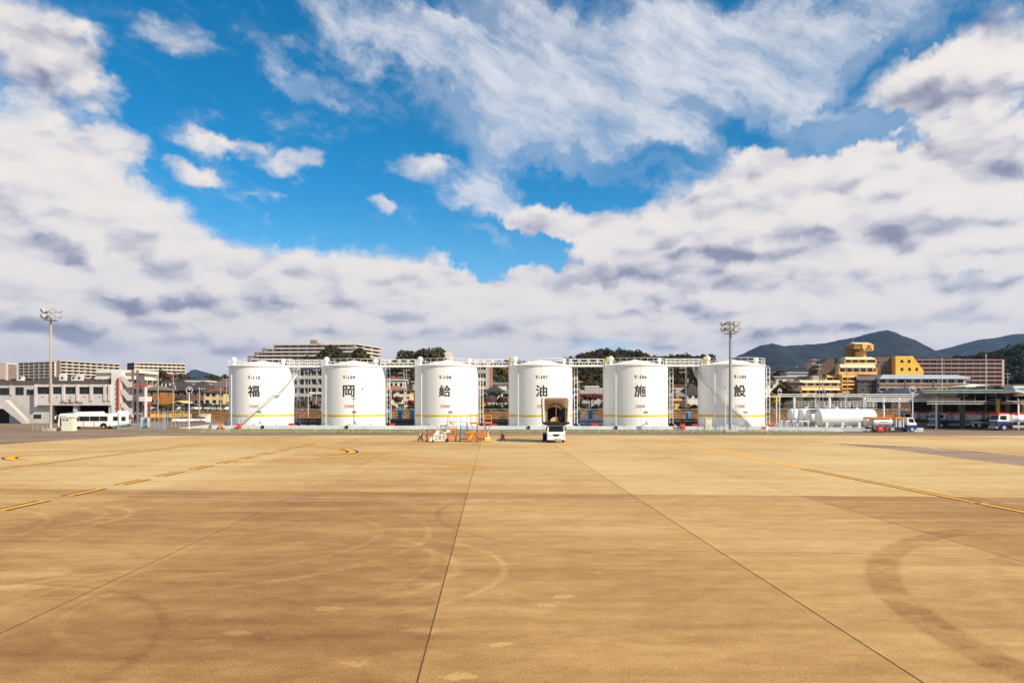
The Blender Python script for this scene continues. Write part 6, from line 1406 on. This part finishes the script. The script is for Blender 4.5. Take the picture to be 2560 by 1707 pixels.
t = thing('notice_board', 'pale red notice panel on white legs right of the right mast', 'notice board', (X(1911, 113), 113, 0), 0); MB().box(-.45, .25, -.03, .03, .42, .98).build('board', REDINK, t); MB().box(.25, .62, -.03, .03, .36, 1.05).build('side_board', WHITE, t)
for s in (-.4, .42): MB().box(s - .03, s + .03, -.02, .02, 0, .42).build('leg', WHITE, t)
t = thing('concrete_mixer', 'small orange mixer with a dark drum left of tank T-110', 'mixer', (X(551, 128.8), 128.8, 0), 0); MB().prism([(-.5, .15), (.5, .15), (.3, .75), (-.1, .85)], -.3, .3).build('frame', ORANGE, t); MB().lathe([(.2, 0), (.42, .25), (.42, .6), (.25, .95)], 14, (1.0, .4, .5)).build('drum', DGREY, t, True)
for s in (-.35, .35): MB().cyl((s, -.36, .17), (s, -.3, .17), .17, n=12).build('wheel', BLACK, t)
def car(px, Y, zb, rz, col, label, van=False):
    m = mat('car_paint_%d_%d_%d' % tuple(int(c * 100) for c in col), col, .25, .03, .5, spec=.6)
    t = thing('parked_car', label, 'car', (X(px, Y), Y, zb), rz, 'cars parked on the terrace')
    L, w = 2.1, .82; hi = 1.78 if van else 1.42
    MB().prism([(-L, .3), (-L, .72), (-L + .15, .88), (-.95 if not van else -1.5, .95), (1.75, .95), (L, .85), (L, .3)], -w, w).build('body', m, t, bevel=.04)
    g = [(-1.0, .952), (-.35, hi - .04), (1.2, hi - .04), (1.75, .952)] if not van else [(-1.55, .952), (-1.1, hi - .05), (1.85, hi - .05), (2.0, .952)]
    MB().prism(g, -w * .93, w * .93).build('glasshouse', GLASS, t)
    MB().box(g[1][0] - .05, g[2][0] + .1, -w * .9, w * .9, hi - .04, hi).build('roof', m, t)
    wheels_x(t, (-1.3, 1.3), .74, .31, .2)
    for s in (-1, 1): MB().box(-L - .01, -L + .06, s * .55 - .16, s * .55 + .16, .6, .76).build('headlight', LENS, t); MB().box(L - .06, L + .01, s * .62 - .1, s * .62 + .1, .62, .85).build('tail_light', RED, t)
CW, CK, CS, CB, CN = (.75, .75, .75), (.02, .02, .022), (.42, .43, .45), (.03, .06, .16), (.13, .14, .16)
for px, Y, r, c, lb, v in ((358, 195, 80, CW, 'white car at the left end of the terrace beside the stair tower', 1), (372, 194, 84, CK, 'black car second from the stair tower', 0), (386, 195, 95, CW, 'white van in front of the orange house', 1), (399, 194, 88, CN, 'dark grey car right of the white van by the orange house', 0), (412, 195, 92, CW, 'white car beside the bushes in the middle of the terrace', 0),
    (449, 194, 80, CW, 'white car just right of the bushes on the terrace', 0), (461, 195, 100, CB, 'dark blue car left of the ringed lamp', 0), (474, 194, 90, CK, 'black car behind the ringed lamp post', 1), (488, 195, 84, CS, 'silver car right of the ringed lamp', 0), (500, 194, 95, CW, 'white car in front of the dark brown house', 0), (513, 195, 88, CK, 'black van at the corner of the cream yellow house', 1), (525, 194, 92, CS, 'silver car below the bushes of the cream yellow house', 0), (560, 195, 75, CW, 'white car at the right end of the terrace near tank T-110', 0)):
    car(px, Y, th(X(px, Y), Y), R(r), c, lb, bool(v))
car(455, 176, 0, R(20), CW, 'white car parked low behind the yellow banner', False); car(494, 178, 0, R(-8), CW, 'white car low beside the small white hut', False)
car(1002, 198, th(X(1002, 198), 198) + .3, R(5), CW, 'white car among the red trees right of tank T-109', False)
# --- blue gate at the left
gt = thing('fence_gate', 'sky blue framed gate with slender vertical bars near the buses', 'gate', (X(296, 129), 129, 0), 0); gw = X(412, 129) - X(296, 129)
MB().box(0, gw, -.05, .05, .9, 1.02).box(0, gw, -.04, .04, .08, .16).build('rail', SKYB, gt)
for s, h in ((0, 3.0), (gw * .48, 1.3), (gw, 3.1)): MB().box(s - .07, s + .07, -.07, .07, 0, h).build('post', SKYB, gt)
m = MB()
for k in range(46): xx = gw * (k + .5) / 46; m.box(xx - .012, xx + .012, -.012, .012, .1, 1.0)
m.build('bars', LGREY, gt)
t = thing('security_fence', 'tall pale wire fence with bent tops behind the blue gate', 'fence', (X(345, 136), 136, 0), 0); fw = X(470, 136) - X(345, 136)
for k in range(13):
    xx = fw * k / 12; MB().tube([(xx, 0, 0), (xx, 0, 3.1), (xx + .35, -.1, 3.6)], .035, 5).build('post', LGREY, t)
m = MB()
for z in (.3, 1.2, 2.1, 3.0): m.cyl((0, 0, z), (fw, 0, z), .018, n=4)
m.build('wire', LGREY, t)
t = thing('fire_bell_sign', 'thin red sign post standing behind the wire fence', 'sign post', (X(375, 140), 140, 0), 0); MB().box(-.12, .12, -.05, .05, 0, Z(1012, 140)).build('post', DRED, t); MB().box(-.3, .3, -.08, -.05, Z(1018, 140), Z(1012, 140)).build('plate', RED, t)
t = thing('portable_tank', 'grey box shaped unit with a dark stand behind the blue gate', 'machine', (X(361, 134), 134, 0), 0); MB().box(-.7, .5, 0, 1, .2, 2.0).build('casing', mat('pale_grey_box', (.5, .5, .52), .6), t); MB().box(.1, .75, -.3, -.2, 1.75, 1.85).box(.2, .28, -.3, -.2, .2, 1.75).box(.5, .58, -.3, -.2, .2, 1.75).box(-.3, .7, -.4, -.1, .1, .25).build('stand', BLACK, t); MB().box(-.6, .4, .1, .9, 0, .2).build('foot', DGREY, t)
# --- utility poles and wires
def upole(px, Y, ptop, label, arms=2, r=.16, side=0., trans=False):
    zb = th(X(px, Y), Y); h = Z(ptop, Y) - zb; t = thing('utility_pole', label, 'utility pole', (X(px, Y), Y, zb), 0, 'utility poles')
    MB().cyl((0, 0, 0), (0, 0, h), r, r * .7, n=8).build('pole', WOOD, t)
    for k in range(arms): MB().box(-.9 + side, .9 + side, -.2, -.1, h - .5 - k * 1.1, h - .38 - k * 1.1).build('crossarm', LGREY, t)
    if trans: MB().cyl((.4, 0, h - 4.2), (.4, 0, h - 3.2), .3, n=10).build('transformer', GREY, t)
    for k in range(3): MB().lathe([(.06, 0), (.09, .1), (.05, .22)], 6, (-.7 + .7 * k + side, -.15, h - .38)).build('insulator', OFFW, t)
for px, Y, pt, lb, ar, sd, tr in ((433, 184, 931, 'tall pole behind the left half of the yellow banner', 2, .4, True), (395, 182, 945, 'thin pole in front of the orange house', 1, 0, False), (340, 184, 925, 'dark pole beside the fire station stair', 1, 0, False), (498.5, 183, 968, 'short brown pole right of the ringed lamp', 1, .6, False), (551.5, 190, 968, 'short pole before the cream yellow house', 0, 0, False), (566, 200, 945, 'pole close to the left flank of tank T-110', 1, 0, False),
    (791, 195, 922, 'pole with steel top in the gap right of tank T-110', 2, 0, True), (770, 226, 925, 'antenna like pole left in the gap right of tank T-110', 2, -.5, False), (1010.5, 196, 929, 'left one of the twin poles right of tank T-109', 2, -.8, False), (1016, 200, 922, 'right one of the twin poles right of tank T-109', 3, 0, True), (1447, 198, 951, 'slim pole with one crossarm right of tank T-107', 1, .2, False), (1714.5, 192, 916, 'tall pole with long crossarms left of tank T-105', 2, -.8, True),
    (2048.5, 205, 908, 'tall dark pole in front of the yellow hotel', 2, -.3, True), (2057, 210, 945, 'shorter pole beside the tall one at the yellow hotel', 1, 0, True), (2117, 215, 915, 'thin dark street light pole in front of the hotel steps', 0, 0, False), (2519, 260, 932, 'pole before the dark wooded hill', 2, 0, False)):
    upole(px, Y, pt, lb, ar, .15, sd, tr)
def wire(a, b, label, sag=1.2):
    p, q = Vector(a), Vector(b); pts = [p.lerp(q, k / 12) - Vector((0, 0, sag * 4 * (k / 12) * (1 - k / 12))) for k in range(13)]
    tag(MB().tube(pts, .03, 4).build('power_line', BLACK), label, 'power line', 'overhead power lines')
def ptop(px, Y, py): return (X(px, Y), Y - .15, Z(py, Y))
wire(ptop(433, 184, 934), ptop(566, 200, 948), 'upper power line between the tall pole and tank T-110'); wire(ptop(433, 184, 940), ptop(566, 200, 953), 'lower power line between the tall pole and tank T-110'); wire(ptop(340, 184, 928), ptop(433, 184, 934), 'power line from the stair tower to the tall pole')
wire(ptop(2048, 205, 912), ptop(2240, 205, 925), 'power line crossing in front of the yellow hotel', 1.5)
for px, pt, lb in ((2355, 896, 'pale slender pole standing behind the middle of the canopy'), (2465, 887, 'taller pale slender pole behind the canopy')):
    t = thing('flag_pole', lb, 'flag pole', (X(px, 160), 160, 0), 0, 'slender pale poles'); MB().cyl((0, 0, 0), (0, 0, Z(pt, 160)), .1, .06, n=8).build('pole', OFFW, t); MB().sphere((0, 0, Z(pt, 160)), .12, 6).build('finial', OFFW, t); MB().cyl((0, 0, 0), (0, 0, .5), .18, n=8).build('base', CONC, t)
# ---------------------------------------------------------------- trees, hedges, woods, mountains
def leafmat(name, a, b, sc=.5, world=False): return mat(name, b, .85, .25, sc, spec=.15, col2=a, world=world)
LDK = leafmat('dark_evergreen_leaves', (.022, .020, .008), (.066, .054, .019)); LOL = leafmat('olive_leaves', (.035, .030, .009), (.105, .080, .024)); LRD = leafmat('red_autumn_leaves', (.07, .018, .012), (.19, .055, .03)); LYE = leafmat('yellow_autumn_leaves', (.20, .10, .01), (.50, .30, .02)); LOR = leafmat('orange_autumn_leaves', (.14, .05, .012), (.32, .14, .03)); LGR = leafmat('green_garden_leaves', (.03, .045, .012), (.10, .11, .025))
BARK = mat('bark', (.07, .05, .035), .9, .3, 3.)
rng = np.random.default_rng(21)
def crown(n, leaf, lobes=9, flat=.8, rg=rng):
    """leaf clumps over the lobes of a crown of unit radius (z from about -0.8 to 1)"""
    c = rg.normal(size=(lobes, 3)); c /= np.linalg.norm(c, axis=1)[:, None]; c *= rg.uniform(.35, .68, lobes)[:, None]; c[:, 2] = c[:, 2] * flat + .05
    r = rg.uniform(.30, .50, lobes)
    k = rg.integers(0, lobes, n); d = rg.normal(size=(n, 3)); d /= np.linalg.norm(d, axis=1)[:, None]
    d[:, 2] = np.where(rg.uniform(size=n) < .6, np.abs(d[:, 2]), d[:, 2])
    p = c[k] + d * (r[k] * rg.uniform(.72, 1.08, n))[:, None]
    nrm = d + rg.normal(scale=.55, size=(n, 3)); nrm /= np.linalg.norm(nrm, axis=1)[:, None]
    u = np.cross(nrm, rg.normal(size=(n, 3))); u /= np.linalg.norm(u, axis=1)[:, None]; w = np.cross(nrm, u)
    s = (leaf * rg.uniform(.6, 1.4, n))[:, None]
    V = np.stack([p - u * s - w * s * .7, p + u * s * 1.1 - w * s * .6, p + u * s * .8 + w * s * .8, p - u * s * .9 + w * s * .7], 1)
    return V.reshape(-1, 3)
CR = {}
def crown_mesh(kind, m, leafn=1500, leaf=.075):
    k = (kind, m.name)
    if k not in CR:
        V = crown(leafn, leaf, 9 + kind % 3, .8, np.random.default_rng(40 + kind)); o = np_mesh('crown', V, np.arange(len(V)).reshape(-1, 4), m); CR[k] = o; return o, True
    return CR[k], False
def tree(px, Y, ptop, rpx, label, m, cat='tree', name='tree', zb=None, asp=1., kind=None, group='trees behind the tank yard', squash=1., n=1500, leaf=.075):
    x = X(px, Y); zb = th(x, Y) if zb is None else zb; zt = Z(ptop, Y); r = rpx / F * Y * 1.12
    kind = random.randrange(6) if kind is None else kind
    t = thing(name, label, cat, (x, Y, zb), 0, group); rz = r * asp; zc = max(zt - zb - rz * .80, .2)
    o, new = crown_mesh(kind, m, n, leaf)
    o = o if new else dup_part(o, t); o.parent = t
    o.location = (0, 0, zc); o.scale = (r, r * squash, rz); o.rotation_euler = (0, 0, random.uniform(0, 6))
    tr = MB(); tw = max(.12, r * .07); top = zc + rz * .2
    tr.cyl((0, 0, -.3), (0, 0, max(zc - rz * .3, .3)), tw, tw * .7, n=7)
    for k in range(4): a = k * PI / 2 + .5; tr.cyl((0, 0, max(zc - rz * .35, .25)), (math.cos(a) * r * .45, math.sin(a) * r * .45, top), tw * .55, tw * .2, n=5)
    tr.build('trunk', BARK, t); return t
# round trees on the hill behind T-110 / T-109
for a in ((838, 470, 867, 52, 'big round dark evergreen on the hill left of the stepped house end', LDK, .8), (893, 466, 872, 36, 'round olive evergreen right of the biggest one on the hill', LOL, .9), (778, 474, 890, 30, 'smaller dark evergreen left of the big round one', LDK, .8), (755, 478, 897, 26, 'low olive tree right above the roof of tank T-110', LOL, .7), (805, 462, 893, 34, 'dark tree below the big round evergreen', LDK, .8), (870, 462, 890, 40, 'dark tree between the two round evergreens', LDK, .7), (920, 460, 898, 24, 'low olive tree at the right edge of the hill trees', LOL, .8),
          (1018, 470, 869, 26, 'ragged dark tree left of the round tree behind tank T-108', LDK, 1.3), (1078, 468, 868, 34, 'round dark tree behind the roof of tank T-108', LDK, 1.), (1045, 474, 878, 20, 'thin tree between the ragged and the round one', LOL, 1.1), (1000, 462, 893, 26, 'low dark tree left of the ragged one', LDK, .8), (1050, 460, 895, 30, 'low dark tree below the thin one', LDK, .7), (1095, 462, 888, 24, 'low dark tree right of the round one', LDK, .9)):
    tree(a[0], a[1], a[2], a[3], a[4], a[5], asp=a[6], n=1500)
# dark trees seen through the gaps
for px, Y, pt, r, m, lb, asp in ((752, 330, 912, 22, LDK, 'dark tree high in the gap beside tank T-110', 1.), (784, 335, 910, 24, LDK, 'dark tree high in the middle of the gap right of T-110', 1.), (812, 330, 914, 20, LOL, 'olive tree high in the gap beside tank T-109', 1.), (736, 300, 925, 16, LOL, 'olive tree at the flank of tank T-110', 1.2),
    (972, 340, 914, 20, LDK, 'dark tree high in the gap beside tank T-109', 1.), (1000, 335, 908, 24, LDK, 'dark tree high in the middle of the gap left of T-108', 1.1), (1028, 335, 912, 22, LDK, 'dark tree high in the gap beside tank T-108', 1.1), (1045, 300, 935, 16, LRD, 'reddish tree at the flank of tank T-108', 1.1), (1010, 290, 938, 18, LOL, 'olive tree behind the twin poles', 1.), (985, 310, 928, 18, LDK, 'dark tree above the white flat house', 1.),
    (1240, 330, 914, 22, LOL, 'olive bushy tree on the slope right of tank T-108', .9), (1228, 300, 932, 16, LOL, 'olive tree behind the grey framed block', 1.), (1258, 300, 938, 18, LGR, 'green tree on the slope left of tank T-107', .9), (1265, 345, 918, 20, LOR, 'orange autumn tree on the slope left of tank T-107', .8), (1278, 320, 928, 18, LOR, 'orange tree half behind tank T-107', .9), (1248, 290, 950, 14, LGR, 'low green tree behind the white hall', .8),
    (1440, 300, 940, 14, LYE, 'yellow green tree at the flank of tank T-107', 1.6), (1460, 330, 930, 26, LDK, 'dark tree in the gap right of tank T-107', 1.2), (1492, 330, 928, 26, LDK, 'dark tree in the gap left of tank T-106', 1.2), (1475, 300, 948, 18, LOL, 'olive tree above the corrugated sheds', 1.), (1450, 270, 955, 14, LOL, 'olive tree beside the slim pole', 1.),
    (1690, 330, 930, 24, LDK, 'dark tree in the gap right of tank T-106', 1.), (1725, 330, 928, 26, LDK, 'dark tree in the gap left of tank T-105', 1.), (1705, 290, 945, 20, LOL, 'olive tree above the pale pink house', 1.), (1685, 232, 972, 12, LOR, 'orange tree right of tank T-106', 1.3), (1690, 212, 988, 8, LYE, 'bright yellow tree right of tank T-106', 1.2), (1745, 260, 950, 14, LDK, 'dark tree behind the grey dark roofed house', 1.2),
    (975, 208, 976, 13, LRD, 'reddish leaved tree at the right flank of tank T-109', 1.3), (996, 204, 990, 11, LRD, 'reddish leaved tree in the middle of the gap left of T-108', 1.2), (1030, 206, 1000, 14, LRD, 'reddish leaved bush tree beside tank T-108', .8), (968, 200, 998, 10, LRD, 'low reddish tree close to tank T-109', 1.1), (1014, 203, 1003, 9, LRD, 'low reddish tree under the twin poles', 1.),
    (1958, 225, 957, 30, LOL, 'broad olive green tree right of tank T-105', 1.), (1936, 205, 982, 15, LYE, 'bright yellow autumn tree right of tank T-105', 1.25), (1984, 220, 975, 17, LDK, 'dark tree left of the white column', 1.), (1950, 330, 924, 20, LRD, 'reddish tree on the slope right of tank T-105', .7), (1975, 345, 928, 22, LDK, 'dark tree on the slope below the mountain', .8), (2020, 345, 930, 20, LDK, 'dark tree left of the flat grey house', .8), (1925, 300, 938, 18, LOL, 'olive tree behind the pale house by tank T-105', .8),
    (404, 330, 924, 14, LDK, 'dark conifer shaped tree in front of the cream apartment block', 1.1), (430, 330, 935, 18, LRD, 'brown leafless looking tree right of the balcony building', .8), (448, 320, 932, 16, LOL, 'olive tree at the right end of the cream apartment block', .8), (524, 320, 938, 12, LDK, 'dark tree beside the navy roof below the blue hill', 1.3), (470, 350, 940, 16, LOL, 'olive tree left of the navy roof', .8), (560, 330, 945, 16, LOL, 'olive tree behind the red roof', .8),
    (2300, 190, 1003, 20, LGR, 'green tree seen under the canopy roof at left', .9), (2350, 188, 1000, 24, LDK, 'dark tree seen under the canopy roof, middle', .9), (2395, 190, 1004, 22, LYE, 'yellow green tree seen under the canopy roof', .8), (2440, 188, 1002, 24, LOL, 'olive tree seen under the canopy roof at right', .8)):
    tree(px, Y, pt, r, lb, m, asp=asp, n=1100, leaf=.085)
# bushes and hedges on top of the retaining wall
def bush(px, Y, pt, w_px, label, m, name='bush', cat='bush', h=None):
    return tree(px, Y, pt, w_px, label, m, cat, name, None, .62, None, 'bushes along the retaining wall', .7, 800, .10)
for px, pt, w, m, lb in ((404, 1009, 14, LGR, 'green bush left among the parked cars'), (425, 1008, 16, LGR, 'green bush right among the parked cars'), (426, 1018, 10, LDK, 'dark bush hanging over the wall among the cars'), (541, 1010, 10, LGR, 'green bush left below the cream yellow house'), (556, 1009, 11, LGR, 'green bush right below the cream yellow house'), (748, 1003, 13, LOL, 'yellowish bush on the wall right of tank T-110'), (764, 1006, 9, LGR, 'green bush next to the lamp post right of tank T-110'), (790, 1010, 14, LDK, 'dark bush on the wall left of tank T-109'),
    (980, 1012, 12, LRD, 'reddish bush on the wall right of tank T-109'), (1004, 1011, 8, LGR, 'green bush in the middle of the wall left of tank T-108'), (1028, 1012, 14, LRD, 'reddish bush on the wall beside tank T-108'), (1203, 1004, 15, LYE, 'yellow green bush on the wall right of tank T-108'), (1222, 1012, 14, LDK, 'dark bush under the katakana sign, left'), (1250, 1012, 16, LDK, 'dark bush under the katakana sign, middle'), (1275, 1012, 14, LDK, 'dark bush under the katakana sign, right'),
    (1440, 1006, 14, LDK, 'dark bush on the wall right of tank T-107'), (1462, 1007, 13, LGR, 'green bush on the wall in the gap left of T-106'), (1488, 1010, 15, LDK, 'dark bush on the wall left of tank T-106'), (1680, 1012, 9, LOL, 'olive bush on the wall right of tank T-106'), (1704, 1014, 12, LOL, 'olive bush in front of the tumbling grey roof'), (1736, 1011, 12, LDK, 'dark bush on the wall left of tank T-105')):
    bush(px, 191, pt, w, lb, m)
for px, Y, pt, w, m, lb in ((1215, 200, 992, 26, LRD, 'wide red hedge right of tank T-108'), (1252, 200, 990, 28, LRD, 'wide red hedge left of tank T-107'), (1284, 200, 993, 18, LRD, 'short red hedge half behind tank T-107'), (1448, 200, 985, 22, LRD, 'red hedge right of tank T-107'), (1476, 201, 984, 24, LRD, 'red hedge in the gap left of tank T-106'), (1504, 200, 986, 18, LRD, 'red hedge beside tank T-106')):
    tree(px, Y, pt, w, lb, m, 'hedge', 'hedge', None, .5, None, 'red hedges', .5, 1300, .07)
# woods: crowns one cannot tell apart, one mass per hill
def wood(name, pts, m, rmin, rmax, n=300, leaf=.10, seed=3):
    rg = np.random.default_rng(seed); Vs = []; base = [crown(n, leaf, 8, .8, np.random.default_rng(70 + k)) for k in range(5)]
    for x, y in pts:
        r = rg.uniform(rmin, rmax); V = base[rg.integers(0, 5)].copy(); a = rg.uniform(0, 6.3); c, s = math.cos(a), math.sin(a)
        V = np.c_[V[:, 0] * c - V[:, 1] * s, V[:, 0] * s + V[:, 1] * c, V[:, 2] * rg.uniform(.8, 1.2)] * r; V += (x, y, th(x, y) + r * .72); Vs.append(V)
    V = np.concatenate(Vs); return tag(np_mesh(name, V, np.arange(len(V)).reshape(-1, 4), m), kind='stuff')
rg = np.random.default_rng(9)
WOODM = leafmat('hill_wood_leaves', (.018, .017, .007), (.062, .050, .020), .09, True)
pts = []
while len(pts) < 520:
    x, y = rg.uniform(X(1330, 500), X(1880, 500)), rg.uniform(340, 560)
    if th(x, y) > 12.5: pts.append((x, y))
wood('woods', pts, WOODM, 3.2, 5.6, 300, .105, 4)
pts = []
while len(pts) < 760:
    px = rg.uniform(2270, 2980); y = rg.uniform(540, 720); x = X(px, y)
    pts.append((x, y))
wood('woods', pts, leafmat('right_hill_leaves', (.014, .02, .008), (.04, .046, .017), .09, True), 4., 7., 280, .11, 5)
pts = [(X(px, y), y) for px, y in zip(rg.uniform(640, 1130, 150), rg.uniform(395, 455, 150))]
wood('woods', pts, WOODM, 3.0, 4.6, 240, .11, 6)
pts = [(X(px, y), y) for px, y in zip(rg.uniform(1900, 2330, 130), rg.uniform(370, 520, 130))]
wood('woods', pts, WOODM, 3.0, 4.6, 240, .11, 7)
pts = [(X(px, y), y) for px, y in zip(rg.uniform(-700, 620, 260), rg.uniform(370, 600, 260))]
wood('woods', pts, WOODM, 2.6, 4.0, 220, .11, 8)
# ground cover between the houses
pts = [(x, y) for x, y in zip(rg.uniform(-100, 150, 420), rg.uniform(196, 330, 420))]
wood('undergrowth', pts, leafmat('undergrowth_leaves', (.02, .02, .008), (.075, .06, .02), .12, True), .7, 1.5, 120, .17, 9)
# mountains
def mountain(name, ridge, D, depth, m, seed, base=12, jag=1.0):
    V = []; na, nd = 150, 46
    p0, p1 = ridge[0][0], ridge[-1][0]
    for j in range(nd):
        tt = -1 + 2 * j / (nd - 1)
        for i in range(na):
            px = p0 + (p1 - p0) * i / (na - 1); py = lerp_tab(ridge, px); Yr = D + tt * depth
            zr = Z(py, D) - base; x = X(px, D) * (1 + tt * depth / D * .5)
            prof = max(0., 1 - abs(tt)) ** 1.15
            q = Vector((x / 420 + seed, Yr / 420, 0)); nz = mnoise.fractal(q, 1.0, 2.1, 5) 
            rid = 1 - abs(mnoise.noise(Vector((x / 260 + seed, Yr / 900, 3))))
            z = base + zr * prof * (1 + .22 * (1 - prof) * nz + .28 * (rid - .7) * (1 - prof)) + (mnoise.noise(Vector((x / 14, Yr / 60, seed))) * 3. * jag if prof > .02 else 0)
            V.append((x, Yr, z))
    Qs = [(j * na + i, j * na + i + 1, (j + 1) * na + i + 1, (j + 1) * na + i) for j in range(nd - 1) for i in range(na - 1)]
    o = np_mesh(name, V, Qs, m); o.data.polygons.foreach_set('use_smooth', [True] * len(o.data.polygons)); return tag(o, kind='structure')
MTM = mat('mountain_forest', (.030, .036, .034), .95, .3, .012, spec=.05, world=True, col2=(.012, .017, .018), bump=.6)
mountain('mountain', [(1700, 960), (1790, 915), (1830, 893), (1860, 880), (1900, 860), (1930, 856), (1960, 863), (1985, 861), (2030, 858), (2060, 856), (2090, 848), (2130, 842), (2165, 832), (2190, 826), (2215, 822), (2235, 828), (2255, 838), (2280, 845), (2310, 862), (2335, 874), (2370, 890), (2420, 905), (2520, 950)], 3300, 1300, MTM, 2.3)
mountain('mountain', [(2270, 900), (2320, 880), (2345, 872), (2380, 864), (2420, 852), (2450, 845), (2490, 841), (2530, 832), (2560, 831), (2620, 825), (2700, 838), (2800, 870)], 4300, 1500, MTM, 7.1)
mountain('mountain', [(420, 970), (452, 945), (465, 934), (480, 923), (490, 921), (500, 925), (520, 930), (540, 936), (570, 944), (620, 952), (660, 970)], 6500, 900, MTM, 4.4)
mountain('mountain', [(1200, 925), (1235, 902), (1262, 897), (1290, 896), (1320, 902), (1360, 915), (1420, 935)], 5200, 900, MTM, 9.7)
